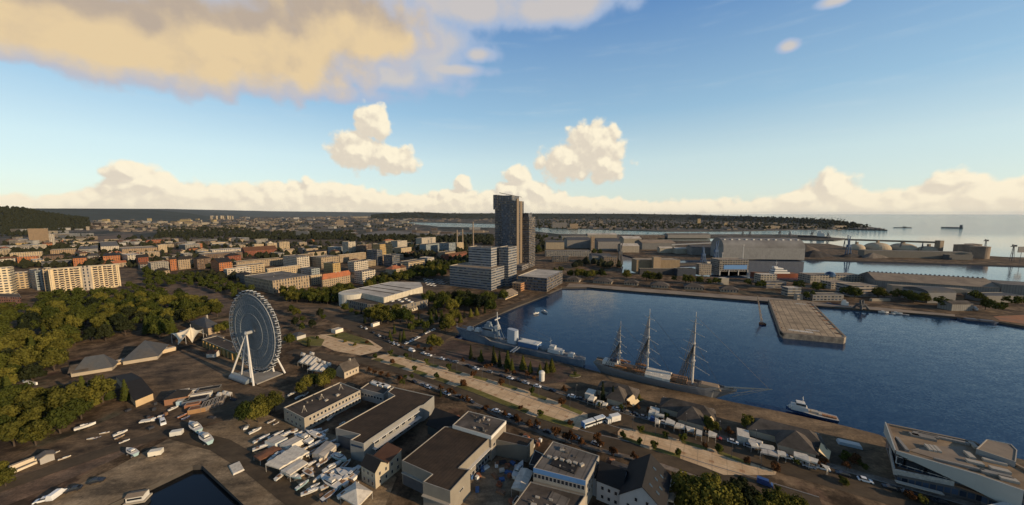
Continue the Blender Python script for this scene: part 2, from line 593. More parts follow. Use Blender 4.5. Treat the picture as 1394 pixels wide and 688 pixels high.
# ---------------------------------------------------------------- window, one object each
def _winmesh():
 mb = MB()
 w, h, t = .5, 1.0, .09
 mb.box((0, 0, 0), (1, 1, 1), 0, 0)
 mb.poly([(-w + t, .56, t), (w - t, .56, t), (w - t, .56, h - t), (-w + t, .56, h - t)], 1)
 mb.poly([(-w + t, -.56, t), (w - t, -.56, t), (w - t, -.56, h - t), (-w + t, -.56, h - t)], 1)
 return mb.mesh('window', ['frame', 'pane'])
WIN = _winmesh()
def window(parent, p, yaw, w, h, mesh=None, name='window'):
 ob = bpy.data.objects.new(name, mesh or WIN)
 col.objects.link(ob)
 ob.parent = parent
 ob.location = V(p) - V(parent['_o'])
 ob.rotation_euler = (0, 0, yaw)
 ob.scale = (w, .16, h)
 return ob
def winrow(parent, a, b, n, z, w, h, m0=.0, m1=.0, mesh=None):
 a, b = V(a), V(b)
 d = b - a
 yaw = math.atan2(d.y, d.x)
 for i in range(n):
  f = m0 + (1 - m0 - m1) * (i + .5) / n
  p = a + d * f
  window(parent, (p.x, p.y, z), yaw, w, h, mesh)
# ---------------------------------------------------------------- rectangular building on corner c0 with sides u, v
def roof_build(parent, c, h, roof, rh, rm, wm, color, eave=.5, name='roof'):
 """c: 4 corners; hip / gable / mono roofs over them. ridge runs along c0->c1"""
 c = [V(p) for p in c]
 u, v = (c[1] - c[0]), (c[3] - c[0])
 un, vn = u.normalized(), v.normalized()
 e = [c[0] - un * eave - vn * eave, c[1] + un * eave - vn * eave, c[2] + un * eave + vn * eave, c[3] - un * eave + vn * eave]
 z = lambda p, k: V((p.x, p.y, k))
 mb = MB()
 if roof in ('hip', 'pyr'):
  w = v.length / 2
  k = min(w, u.length / 2 - .05) if roof == 'hip' else u.length / 2 - .02
  r0 = z(c[0] + un * k + v / 2, h + rh)
  r1 = z(c[1] - un * k + v / 2, h + rh)
  E_ = [z(p, h - .05) for p in e]
  mb.poly([E_[0], E_[1], r1, r0])
  mb.poly([E_[1], E_[2], r1])
  mb.poly([E_[2], E_[3], r0, r1])
  mb.poly([E_[3], E_[0], r0])
  mb.poly(E_[::-1])
 elif roof == 'gable':
  r0 = z((e[0] + e[3]) / 2, h + rh)
  r1 = z((e[1] + e[2]) / 2, h + rh)
  dz = V((0, 0, .25))
  lo = h - .25
  E_ = [z(p, lo) for p in e]
  for A, B, C, D in ((E_[0], E_[1], r1, r0), (E_[2], E_[3], r0, r1)):
   mb.poly([A, B, C, D])
   mb.poly([A + dz, B + dz, C + dz, D + dz])
   mb.poly([A, B, B + dz, A + dz])
   mb.poly([A, D, D + dz, A + dz])
   mb.poly([B, C, C + dz, B + dz])
  for A, B in ((c[0], c[3]), (c[1], c[2])):
   g = MB()
   g.poly([z(A, h), z(B, h), z((A + B) / 2, h + rh - .3)])
   g.build('gable_wall', wm, parent, color)
 elif roof == 'mono':
  mb.poly([z(e[0], h), z(e[1], h), z(e[2], h + rh), z(e[3], h + rh)])
  mb.poly([z(e[0], h + .25), z(e[1], h + .25), z(e[2], h + rh + .25), z(e[3], h + rh + .25)])
  for i in range(4):
   j = (i + 1) % 4
   zz = [h, h, h + rh, h + rh]
   mb.poly([z(e[i], zz[i]), z(e[j], zz[j]), z(e[j], zz[j] + .25), z(e[i], zz[i] + .25)])
  g = MB()
  g.poly([z(c[0], h), z(c[3], h), z(c[3], h + rh)])
  g.poly([z(c[1], h), z(c[2], h), z(c[2], h + rh)])
  g.wall(c[3], c[2], h, h + rh)
  g.build('upper_wall', wm, parent, color)
 elif roof == 'barrel':
  n = 12
  w = v.length / 2
  prev = None
  for i in range(n + 1):
   a = PI * i / n
   cc = z((v / 2) * (1 - math.cos(a)), 0)
   q = (z(c[0] + cc, h + rh * math.sin(a)), z(c[1] + cc, h + rh * math.sin(a)))
   if prev:
    mb.poly([prev[0], prev[1], q[1], q[0]])
   prev = q
  for A, B in ((c[0], c[3]), (c[1], c[2])):
   mb.poly([z(A + (B - A) * (1 - math.cos(PI * i / n)) / 2, h + rh * math.sin(PI * i / n)) for i in range(n + 1)])
 return mb.build(name, rm, parent)
def inset(pts, d):
 n = len(pts)
 area = sum(pts[i].x * pts[(i + 1) % n].y - pts[(i + 1) % n].x * pts[i].y for i in range(n))
 sgn = 1 if area > 0 else -1
 out = []
 for i in range(n):
  a, b, c = pts[i - 1], pts[i], pts[(i + 1) % n]
  d1, d2 = (b - a).to_2d().normalized(), (c - b).to_2d().normalized()
  n1, n2 = V((-d1.y, d1.x)) * sgn, V((-d2.y, d2.x)) * sgn
  k = 1 + n1.dot(n2)
  off = (n1 + n2) * (d / max(k, .25))
  out.append(V((b.x + off.x, b.y + off.y, b.z)))
 return out
def flat_top(parent, pts, z0, h, wm, rm, color, par=.7, cope='trim_pale', wname='wall', t=.26):
 """walls with a parapet, the roof sheet sunk behind it"""
 pts = [V(p) for p in pts]
 ins = inset(pts, t)
 mb = MB()
 mb.prism(pts, z0, h, 0)
 n = len(pts)
 mb2 = MB()
 for i in range(n):
  j = (i + 1) % n
  mb2.poly([(pts[i].x, pts[i].y, h), (pts[j].x, pts[j].y, h), (ins[j].x, ins[j].y, h), (ins[i].x, ins[i].y, h)])
  mb2.wall(ins[i], ins[j], h - par, h)
 w = mb.build(wname, wm, parent, color)
 mb2.build('parapet', cope, parent)
 r = MB()
 r.flat(ins, h - par + .01)
 rf = r.build('roof', rm, parent)
 return w, rf
def rect(c0, u, v):
 c0 = V((c0[0], c0[1], 0))
 return [c0, c0 + u, c0 + u + v, c0 + v]
def clutter(roof, pts, z, n, rn, mats=('trim_pale', 'roof_grey', 'roof_grey'), smax=2.2):
 c = [V(p) for p in pts]
 for i in range(n):
  a, b = rn.uniform(.15, .85), rn.uniform(.15, .85)
  p = c[0] + (c[1] - c[0]) * a + (c[3] - c[0]) * b
  mb = MB()
  yaw = math.atan2((c[1] - c[0]).y, (c[1] - c[0]).x)
  mb.box((p.x, p.y, z), (rn.uniform(.5, smax) * .8, rn.uniform(.5, smax) * .6, rn.uniform(.25, .9)), yaw)
  mb.build('roof_unit', rn.choice(mats), roof)
OCC = []
def bld(name, label, cat, pts, h, wm='wall', color=(.4, .35, .28), roof='flat', rh=3.0, rm='roof_felt', group=None, clut=0, par=.6, eave=.5, swap=False, z0=0.0, cope='trim_pale'):
 c = sum((V(p) for p in pts), V((0, 0, 0))) / len(pts)
 root = thing(name, label, cat, (c.x, c.y, 0), group)
 if roof == 'flat':
  w, rf = flat_top(root, pts, z0, h, wm, rm, color, par, cope)
  if clut:
   clutter(rf, pts, h - par, clut, RN)
 else:
  mb = MB()
  mb.prism(pts, z0, h, 0)
  mb.build('wall', wm, root, color)
  p4 = pts if not swap else [pts[1], pts[2], pts[3], pts[0]]
  rf = roof_build(root, p4, h, roof, rh, rm, wm, color, eave)
  if clut:
   mb = MB()
   for i in range(clut):
    a = RN.uniform(.25, .75)
    p = V(p4[0]) + (V(p4[1]) - V(p4[0])) * a + (V(p4[3]) - V(p4[0])) * .5
    mb = MB()
    mb.box((p.x, p.y, h + rh * .5), (.9, .9, rh * .5 + 1.1), 0)
    mb.build('chimney', 'trim_pale', rf)
 root['_rf'] = rf.name
 OCC.append((c.x, c.y, max((V(p) - c).to_2d().length for p in pts)))
 return root
def corner(pxc, pyt, h, xr, xl, a1=60):
 """near roof corner at (pxc,pyt), height h; right side reaches photo column xr, left side column xl"""
 p = G(pxc, pyt, h)
 d1, d2 = ang(a1), ang(a1 + 90)
 s1, s2 = reach(p, d1, xr), reach(p, d2, xl)
 s1, s2 = max(4, min(abs(s1), 260)), max(4, min(abs(s2), 260))
 return rect(p, d1 * s1, d2 * s2)
def cornerb(pxc, pyb, pyt, xr, xl, a1=60):
 h = HT(pxc, pyb, pyt)
 return corner(pxc, pyt, h, xr, xl, a1), h
def front(pxl, pxr, pyb, depth, pyb2=None):
 """front wall between two base points seen in the photo, going back by depth"""
 a, b = G(pxl, pyb), G(pxr, pyb if pyb2 is None else pyb2)
 d = (b - a).normalized()
 return rect(a, b - a, V((-d.y, d.x, 0)) * depth)
# ---------------------------------------------------------------- ground, water, hills
def ground_mat():
 m = bpy.data.materials.new('ground_mix')
 MATS['ground_mix'] = m
 m.use_nodes = True
 t = NT(m.node_tree)
 b = t.n['Principled BSDF']
 p = t.new('ShaderNodeNewGeometry').outputs['Position']
 s = t.new('ShaderNodeSeparateXYZ')
 t.l.new(p, s.inputs[0])
 n1 = t.noise(p, .035, 6, .65)
 n2 = t.noise(p, .012, 5, .6)
 n3 = t.noise(p, .6, 4, .7)
 c = t.mix(t.sm(n1, .40, .62), (.082, .052, .029, 1), (.165, .108, .060, 1))
 c = t.mix(t.sm(t.noise(p, .05, 5, .6), .56, .68), c, (.115, .066, .040, 1))
 c = t.mix(t.m('MULTIPLY', t.sm(t.noise(p, .022, 6, .65), .54, .66), .8), c, (.060, .056, .036, 1))
 # far away the land turns into woods, fields and yards
 far = t.sm(s.outputs[1], 900, 1700)
 q = t.vm('MULTIPLY', p, (.0021, .0012, 0)).outputs[0]
 f1 = t.noise(q, 1.6, 6, .65)
 fc = t.mix(t.sm(f1, .46, .52), (.024, .028, .022, 1), (.105, .082, .062, 1))
 fc = t.mix(t.sm(t.noise(q, 7, 4, .6), .58, .63), fc, (.17, .14, .11, 1))
 c = t.mix(far, c, fc)
 n3 = t.noise(p, .9, 8, .75)
 mm = t.new('ShaderNodeVectorMath', operation='SCALE')
 t.l.new(c, mm.inputs[0])
 t.l.new(t.m('MULTIPLY', t.m('ADD', t.m('MULTIPLY', n3, 1.6), .2), t.m('ADD', t.m('MULTIPLY', t.sm(t.noise(p, .09, 9, .72), .40, .62), 1.1), .42)), mm.inputs['Scale'])
 t.l.new(mm.outputs[0], b.inputs['Base Color'])
 b.inputs['Roughness'].default_value = .97
 b.inputs['Specular IOR Level'].default_value = .15
ground_mat()
def water_mat():
 m = bpy.data.materials.new('sea_water')
 MATS['sea_water'] = m
 m.use_nodes = True
 t = NT(m.node_tree)
 b = t.n['Principled BSDF']
 p = t.new('ShaderNodeNewGeometry').outputs['Position']
 b.inputs['Base Color'].default_value = (.011, .034, .076, 1)
 b.inputs['Roughness'].default_value = .08
 s0 = t.new('ShaderNodeSeparateXYZ')
 t.l.new(p, s0.inputs[0])
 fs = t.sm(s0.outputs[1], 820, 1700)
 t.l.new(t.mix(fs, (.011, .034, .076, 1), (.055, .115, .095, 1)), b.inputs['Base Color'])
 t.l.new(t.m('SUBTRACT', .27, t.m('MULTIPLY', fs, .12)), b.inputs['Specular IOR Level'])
 b.inputs['IOR'].default_value = 1.33
 mp = t.new('ShaderNodeMapping')
 mp.inputs['Rotation'].default_value = (0, 0, .5)
 mp.inputs['Scale'].default_value = (1, 1.7, 1)
 t.l.new(p, mp.inputs[0])
 s = t.new('ShaderNodeSeparateXYZ')
 t.l.new(p, s.inputs[0])
 cr = t.new('ShaderNodeFloatCurve')
 fr = t.new('ShaderNodeMapRange')
 t.l.new(s.outputs[1], fr.inputs[0])
 fr.inputs[2].default_value = 3000
 t.l.new(fr.outputs[0], cr.inputs['Value'])
 cv = cr.mapping.curves[0]
 for x, y in ((.13, .19), (.18, .11), (.45, .10), (.62, 1.3)):
  cv.points.new(x, y)
 cv.points[0].location = (0, .24)
 cv.points[-1].location = (1, 1.7)
 cr.mapping.clip_max_y = 3
 cr.mapping.update()
 w1 = t.vm('SUBTRACT', t.noise(mp.outputs[0], .75, 3, .6, 1), (.5, .5, .5)).outputs[0]
 w2 = t.vm('SUBTRACT', t.noise(mp.outputs[0], .11, 2, .5, 1), (.5, .5, .5)).outputs[0]
 w = t.vm('ADD', w1, t.vm('MULTIPLY', w2, (.25, .25, .25)).outputs[0])
 k = t.vm('SCALE', w.outputs[0])
 t.l.new(t.m('MULTIPLY', cr.outputs[0], 1.0), k.inputs['Scale'])
 n = t.vm('MULTIPLY', k.outputs[0], (1, 1, 0))
 n = t.vm('NORMALIZE', t.vm('ADD', n.outputs[0], (0, 0, 1)).outputs[0])
 t.l.new(n.outputs[0], b.inputs['Normal'])
water_mat()
mat('asphalt', (0.064, 0.044, 0.024), .9, .22, .5, c2=(0.089, 0.060, 0.033), amt=.5, sc2=.06, mott=0.45)
mat('asphalt_lot', (0.084, 0.055, 0.030), .92, .28, .35, c2=(0.133, 0.085, 0.044), amt=.6, sc2=.05, mott=0.9)
mat('apron', (0.241, 0.172, 0.100), .92, .3, .5, c2=(0.112, 0.074, 0.038), amt=.7, sc2=.07, mott=0.8)
mat('dirt', (.12, .072, .042), .97, .35, .4, c2=(.085, .062, .042), amt=.6, sc2=.06, mott=0.8)
mat('quay_paving', (0.112, 0.072, 0.037), .92, .3, .4, c2=(0.172, 0.112, 0.058), amt=.5, sc2=.05, mott=0.75)
mat('soil', (.085, .050, .034), .97, .3, .5, c2=(.055, .045, .03), amt=.5, sc2=.1, mott=0.8)
mat('grass', (.115, .105, .020), .97, .35, .9, c2=(.13, .10, .026), amt=.6, sc2=.15, mott=0.45)
mat('kerb', (.24, .215, .185), .9, .15, .5)
mat('quay_wall', (.07, .06, .05), .9, .3, .3)
mat('yellow_sand', (.33, .135, .055), .95, .2, .2, c2=(.22, .12, .07), amt=.5)
mat('line_white', (.5, .48, .44), .9, .3, .8)
def promenade_mat():
 m = bpy.data.materials.new('promenade_paving')
 MATS['promenade_paving'] = m
 m.use_nodes = True
 t = NT(m.node_tree)
 b = t.n['Principled BSDF']
 p = t.new('ShaderNodeNewGeometry').outputs['Position']
 mp = t.new('ShaderNodeMapping')
 mp.inputs['Rotation'].default_value = (0, 0, rad(30))
 t.l.new(p, mp.inputs[0])
 s = t.new('ShaderNodeSeparateXYZ')
 t.l.new(mp.outputs[0], s.inputs[0])
 lx = t.m('LESS_THAN', t.m('FRACT', t.m('DIVIDE', s.outputs[0], 5.2)), .07)
 ly = t.m('LESS_THAN', t.m('FRACT', t.m('DIVIDE', s.outputs[1], 3.4)), .09)
 n = t.noise(p, .8, 5, .7)
 c = t.mix(t.sm(t.noise(p, .14, 4, .6), .42, .62), (.56, .375, .205, 1), (.66, .465, .27, 1))
 c = t.mix(t.m('MULTIPLY', t.m('MAXIMUM', lx, ly), .35), c, (.20, .145, .10, 1))
 # rows of brick squares let into the paving
 ax = t.m('LESS_THAN', t.m('ABSOLUTE', t.m('SUBTRACT', t.m('FRACT', t.m('DIVIDE', s.outputs[0], 10.4)), .5)), .085)
 ay = t.m('LESS_THAN', t.m('ABSOLUTE', t.m('SUBTRACT', t.m('FRACT', t.m('DIVIDE', s.outputs[1], 6.8)), .5)), .11)
 c = t.mix(t.m('MULTIPLY', t.m('MULTIPLY', ax, ay), .7), c, (.33, .16, .07, 1))
 mm = t.new('ShaderNodeVectorMath', operation='SCALE')
 t.l.new(c, mm.inputs[0])
 t.l.new(t.m('ADD', t.m('MULTIPLY', n, .6), .68), mm.inputs['Scale'])
 t.l.new(mm.outputs[0], b.inputs['Base Color'])
 b.inputs['Roughness'].default_value = .92
 b.inputs['Specular IOR Level'].default_value = .2
promenade_mat()
WZ = -2.0
sea = MB()
sea.poly([(-90000, -3000, WZ), (90000, -3000, WZ), (90000, 90000, WZ), (-90000, 90000, WZ)])
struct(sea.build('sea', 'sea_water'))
dw = MB()
dw.flat([G(x, y, 0) for x, y in ((110, 702), (150, 685), (262, 632), (277, 632), (342, 690), (356, 706))], WZ + .05)
mat('dock_water', (.006, .008, .010), .12, .3, .4, spec=.18)
struct(dw.build('dock_water', 'dock_water'))
def g2(l, z=0.0):
 return [G(x, y, z) for x, y in l]
near_quay = [(1205, 596), (1197, 592), (1150, 580), (1060, 560), (1000, 548), (930, 533), (850, 516), (790, 500), (700, 479), (618, 460)]
left_quay = [(622, 452), (668, 431), (738, 403), (765, 391.5)]
back_quay = [(800, 391), (870, 397), (950, 403), (1000, 407), (1046, 411), (1105, 415), (1150, 419), (1240, 425.5), (1300, 431.5), (1346, 436), (1394, 444), (1700, 482)]
canal = [(1700, 399), (1394, 389), (1190, 384), (985, 378), (925, 374.5), (846, 372), (845, 346)]
pier_b = [(870, 352.5), (985, 353), (1095, 353), (1230, 357), (1394, 362), (1700, 371), (1700, 357), (1370, 350), (1160, 338), (1128, 332), (1000, 329), (905, 328)]
basin2 = [(880, 325.5), (905, 323.8), (1000, 324.2), (1135, 327.5), (1155, 325), (1080, 319.5), (1000, 319), (880, 319.6), (760, 318.8), (728, 315), (675, 310.2), (600, 309), (553, 304.2)]
far_shore = [(553, 302.6), (600, 303.4), (675, 305), (728, 309.6), (800, 312), (860, 314.2), (900, 315.2), (1000, 315), (1080, 313.2), (1150, 312.4), (1207, 313.4), (1200, 311), (1160, 306), (1100, 301.5), (1010, 297.2), (960, 295)]
coast = g2(near_quay + left_quay + back_quay + canal + pier_b + basin2 + far_shore)
land_ring = [V((-60000, -600, 0)), V((160, -600, 0)), G(1420, 760), G(1500, 700), G(1470, 640), G(1394, 626), G(1300, 606)] + coast + [V((12000, 60000, 0)), V((-60000, 60000, 0))]
dock = g2([(120, 700), (150, 687), (262, 634), (275, 633.5), (338, 690), (350, 704)])
strip1 = g2([(538, 316.6), (600, 316.2), (645, 316.4), (645, 317.8), (600, 317.6), (538, 318)])
land = MB()
land.flat(land_ring, 0, 0, [dock, strip1])
struct(land.build('ground', 'ground_mix'))
qw = MB()
for i in range(3, len(land_ring) - 3):
 qw.wall(land_ring[i], land_ring[i + 1], -3.5, 0)
for L in (dock, strip1):
 for i in range(len(L)):
  qw.wall(L[i], L[(i + 1) % len(L)], -3.5, 0)
struct(qw.build('quay_wall', 'quay_wall'))
LVL = [0.0]
def sheet(name, pts, m, kind='structure', world=False, dz=.004):
 LVL[0] += dz
 mb = MB()
 mb.flat(pts if world else g2(pts), LVL[0])
 o = mb.build(name, m)
 o['kind'] = kind
 return o
def strip(name, line, w, m, z=None, world=False):
 P = line if world else g2(line)
 LVL[0] += .004
 zz = LVL[0] if z is None else z
 mb = MB()
 L, R_ = [], []
 for i, p in enumerate(P):
  a, b = P[max(0, i - 1)], P[min(len(P) - 1, i + 1)]
  d = (b - a).to_2d().normalized()
  n = V((-d.y, d.x, 0)) * w / 2
  L.append(p + n)
  R_.append(p - n)
 for i in range(len(P) - 1):
  mb.poly([(q.x, q.y, zz) for q in (R_[i], R_[i + 1], L[i + 1], L[i])])
 o = mb.build(name, m)
 o['kind'] = 'structure'
 return o
sheet('yard_apron', [(20, 700), (150, 640), (232, 596), (290, 578), (345, 560), (400, 575), (480, 600), (540, 650), (520, 700), (345, 700), (275, 633.6), (262, 634.2), (120, 700)], 'apron')
sheet('parking_ground', [(88, 512), (205, 490), (265, 478), (330, 487), (330, 520), (395, 540), (345, 563), (285, 577), (225, 596), (150, 622), (75, 640), (40, 640), (80, 600), (175, 560), (165, 530)], 'asphalt_lot')
sheet('dirt_band', [(0, 650), (60, 638), (130, 618), (180, 600), (196, 605), (150, 628), (60, 668), (0, 692)], 'dirt')
sheet('yard_ground', [(640, 640), (690, 618), (720, 640), (705, 690), (630, 690)], 'apron')
sheet('quay_paving', near_quay[1:] + [(610, 462), (560, 484), (640, 508), (860, 574), (1000, 610), (1130, 647), (1215, 668), (1240, 640)], 'quay_paving')
sheet('park_lawn', [(560, 484), (617, 463), (690, 482), (780, 503), (770, 520), (735, 524), (640, 506)], 'soil')
sheet('plaza_ground', [(395, 415), (470, 436), (540, 462), (560, 470), (610, 452), (600, 436), (500, 430), (430, 410)], 'asphalt_lot')
sheet('office_parking', [(575, 378), (612, 376), (616, 396), (580, 400), (560, 392)], 'asphalt_lot')
sheet('avenue_square', [(215, 372), (270, 385), (300, 400), (330, 420), (280, 436), (250, 432), (262, 410), (225, 390)], 'dirt')
roadR = [(430, 424), (470, 439), (505, 456), (540, 477), (563, 486), (600, 497), (640, 507.5), (680, 518.5), (720, 531.5), (760, 545.5), (800, 559), (860, 577), (930, 596), (1000, 614.5), (1060, 630.5), (1130, 650), (1200, 670), (1300, 699), (1400, 728)]
roadL = [(395, 478), (440, 486), (500, 492), (560, 508), (600, 522), (640, 538), (700, 564), (760, 585.5), (800, 597), (850, 609), (900, 621), (960, 641), (1040, 665), (1120, 690)]
LVL[0] = .06
strip('road', roadR, 13, 'asphalt')
strip('road', roadL, 8.5, 'asphalt')
strip('road', [(560, 484), (580, 473), (612, 456.5), (650, 438), (700, 416), (745, 400)], 8, 'asphalt')
strip('road', [(498, 491), (520, 484), (545, 480)], 9, 'asphalt')
strip('road', [(800, 590), (822, 580), (838, 571)], 12, 'asphalt')
strip('road', [(0, 664), (80, 636), (170, 606), (260, 580), (340, 552)], 8, 'asphalt')
strip('road', [(240, 590), (300, 606), (350, 636), (420, 690)], 7.5, 'asphalt')
def offset(P, d):
 out = []
 for i, p in enumerate(P):
  a, b = P[max(0, i - 1)], P[min(len(P) - 1, i + 1)]
  t = (b - a).to_2d().normalized()
  out.append(p + V((-t.y, t.x, 0)) * d)
 return out
def kerb(name, line, off, w=.35, hgt=.14):
 P = offset(line, off)
 mb = MB()
 for a, b in zip(P, P[1:]):
  d = (b - a).to_2d().normalized()
  n = V((-d.y, d.x, 0)) * w / 2
  q = [a - n, b - n, b + n, a + n]
  mb.prism(q, 0, LVL[0] + hgt, 0, 0)
 return struct(mb.build(name, 'kerb'))
RR, RL = g2(roadR[4:]), g2(roadL[3:])
kerb('kerb', RR, 6.7)
kerb('kerb', RR[:8], -6.7)
mat('pavement', (.20, .155, .112), .9, .3, .5, c2=(.13, .10, .072), amt=.6, sc2=.08, mott=.6)
strip('pavement', offset(RR, 8.4), 3.0, 'pavement', None, True)
strip('pavement', offset(RL, -5.9), 2.6, 'pavement', None, True)
kerb('kerb', RL, 4.4)
kerb('kerb', RL[:6], -4.4)
# kerbside parking islands outlined on the avenue
prom1_top = [(514, 485), (528, 481.5), (560, 487.5), (600, 499), (640, 510), (680, 520.5), (720, 533), (760, 547.5), (800, 564)]
prom1_bot = [(505, 489.5), (560, 507), (600, 520.5), (640, 533.5), (680, 550), (720, 565.5), (760, 579), (786, 586)]
prom2_top = [(846, 583), (880, 588), (930, 600), (975, 613), (1010, 626), (1057, 643)]
prom2_bot = [(841, 596), (880, 611), (925, 624.5), (960, 637), (985, 647), (1055, 647)]
LVL[0] = .10
def slab(name, ring, m, h=.14):
 mb = MB()
 P = g2(ring)
 mb.prism(P, 0, h, 1)
 mb.flat(P, h, 0)
 return struct(mb.build(name, [m, 'kerb']))
slab('promenade', prom1_top + [(799, 573), (793, 581)] + prom1_bot[::-1], 'promenade_paving')
slab('promenade', prom2_top + prom2_bot[::-1] + [(841, 588)], 'promenade_paving')
slab('promenade', [(420, 462), (436, 456), (470, 454), (503, 463), (521, 474), (514, 479), (490, 484), (455, 478)], 'promenade_paving')
def bed(top, f0, f1, w, side):
 """grass bed along an edge line of the promenade between arc fractions f0..f1"""
 P = g2(top)
 L = [0]
 for a, b in zip(P, P[1:]):
  L.append(L[-1] + (b - a).length)
 def at(f):
  s = f * L[-1]
  for i in range(len(P) - 1):
   if s <= L[i + 1] + 1e-6:
    return P[i] + (P[i + 1] - P[i]) * ((s - L[i]) / (L[i + 1] - L[i]))
  return P[-1]
 n = 6
 A = [at(f0 + (f1 - f0) * i / n) for i in range(n + 1)]
 B = offset(A, side * w)
 B[0] = B[0] + (A[1] - A[0]).normalized() * 1.2
 mb = MB()
 ring = A + B[::-1]
 if side > 0:
  pass
 mb.prism(ring, .1, .26, 1)
 mb.flat(ring, .26, 0)
 o = mb.build('grass_bed', ['grass', 'kerb'])
 o['kind'] = 'structure'
 return A, B
BUSH = []   # (x, y, size, kind)
def beds(line, spans, w, side):
 for f0, f1 in spans:
  A, B = bed(line, f0, f1, w, side)
  m = (A[0] + B[1]) / 2
  BUSH.append((m.x, m.y, 1.6))
  if f1 - f0 > .12:
   m = (A[-1] + B[-2]) / 2
   BUSH.append((m.x, m.y, 1.1))
beds(prom1_top[1:], [(.02, .07), (.11, .18), (.24, .31), (.37, .44), (.50, .57), (.63, .71), (.77, .84), (.90, .985)], 3.2, -1)
beds(prom1_bot, [(.01, .06), (.12, .20), (.26, .33), (.385, .45), (.50, .82), (.86, .985)], 4.0, 1)
beds(prom2_top, [(.12, .34), (.42, .60), (.66, .86)], 2.4, -1)
beds(prom2_bot, [(.02, .16), (.24, .42)], 2.4, 1)
for ring in ([(402, 463), (425, 458), (442, 463), (437, 472), (415, 471)], [(445, 457), (470, 453), (500, 463), (510, 471), (490, 469), (462, 462)]):
 mb = MB()
 P = g2(ring)
 mb.prism(P, .1, .27, 1)
 mb.flat(P, .27, 0)
 struct(mb.build('grass_bed', ['grass', 'kerb']))
for cx, cy, w, h in ((783, 512, 16, 5), (868, 545, 16, 5), (1158, 621, 22, 7)):
 mb = MB()
 P = g2([(cx + w / 2 * math.cos(a * PI / 8), cy + h / 2 * math.sin(a * PI / 8)) for a in range(16)])
 mb.prism(P, .0, .3, 1)
 mb.flat(P, .3, 0)
 struct(mb.build('grass_bed', ['grass', 'kerb']))
LVL[0] = .05
sheet('orange_yard', [(1352, 431), (1394, 429), (1500, 434), (1500, 452), (1394, 441), (1362, 437)], 'yellow_sand')
sheet('rail_yard', [(60, 330), (110, 324), (180, 318.5), (185, 323), (140, 330), (80, 337)], 'dirt')
sheet('container_yard', [(480, 321), (520, 314), (640, 319), (650, 322), (560, 324), (485, 325)], 'roof_grey')
sheet('quay_road', [(770, 391.6), (800, 391.2), (870, 397.2), (950, 403.2), (1040, 410.5), (1300, 431), (1300, 428.5), (1050, 405.5), (940, 398), (850, 391), (775, 386)], 'roof_tan')
# hills: real relief, wooded
def hill(name, ridge, base_y_px, m='leaf_hill', zs=None, depth=900, n=5, rough=.12):
 """ridge: list of (px, py_top, distance); the slope comes down towards the viewer over `depth` metres"""
 mb = MB()
 rows = []
 for px, py, dist in ridge:
  d = ray(px, py)
  t = dist / d.y
  top = V((d.x * t, dist, max(1.5, H + d.z * t)))
  out = V((d.x, 1, 0)).normalized()
  row = []
  for k in range(n + 1):
   f = k / n
   zz = top.z * (1 - f) ** 1.3 * (1 + rough * (RN.random() - .5) * (1 if 0 < k < n else 0)) + (-.5 if k == n else 0)
   row.append(V((top.x, top.y, 0)) - out * depth * f + V((0, 0, zz)))
  row.insert(0, V((top.x, top.y, 0)) + out * depth + V((0, 0, -1)))
  rows.append(row)
 for a, b in zip(rows, rows[1:]):
  for i in range(len(a) - 1):
   mb.poly([a[i], a[i + 1], b[i + 1], b[i]])
 HILLROWS.append(rows)
 return struct(mb.build(name, m))
HILLROWS = []
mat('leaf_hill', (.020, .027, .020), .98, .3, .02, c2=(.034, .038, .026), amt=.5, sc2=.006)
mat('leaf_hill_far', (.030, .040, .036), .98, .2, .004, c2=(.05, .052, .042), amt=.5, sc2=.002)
hill('hill', [(-400, 279, 2300), (-120, 279, 2300), (-40, 280.5, 2300), (5, 283, 2350), (30, 285, 2400), (48, 288, 2450), (64, 291, 2500), (90, 294.5, 2600), (120, 297.5, 2700)], 0, depth=700)
hill('hill', [(-300, 283, 7000), (60, 284, 7000), (120, 284.4, 7000), (170, 285.2, 7000), (215, 286.2, 7000), (255, 290, 6800), (285, 295, 6500)], 0, depth=2500)
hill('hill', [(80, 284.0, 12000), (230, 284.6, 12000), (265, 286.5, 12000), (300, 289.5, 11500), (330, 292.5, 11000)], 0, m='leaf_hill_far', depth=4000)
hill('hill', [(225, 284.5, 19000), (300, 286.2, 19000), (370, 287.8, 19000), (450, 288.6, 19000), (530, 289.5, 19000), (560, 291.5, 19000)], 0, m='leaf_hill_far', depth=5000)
hill('hill', [(505, 292.5, 7500), (525, 290.8, 7500), (550, 289.2, 7500), (580, 289.2, 7500), (610, 290.6, 7400), (660, 290.6, 7300), (760, 290.8, 7000), (860, 291.2, 6600), (940, 292.5, 6000), (1000, 294.2, 5200), (1040, 295.5, 4600), (1090, 297.5, 4000), (1130, 300, 3500), (1160, 304.5, 3050), (1170, 308, 2900)], 0, depth=420, n=4)
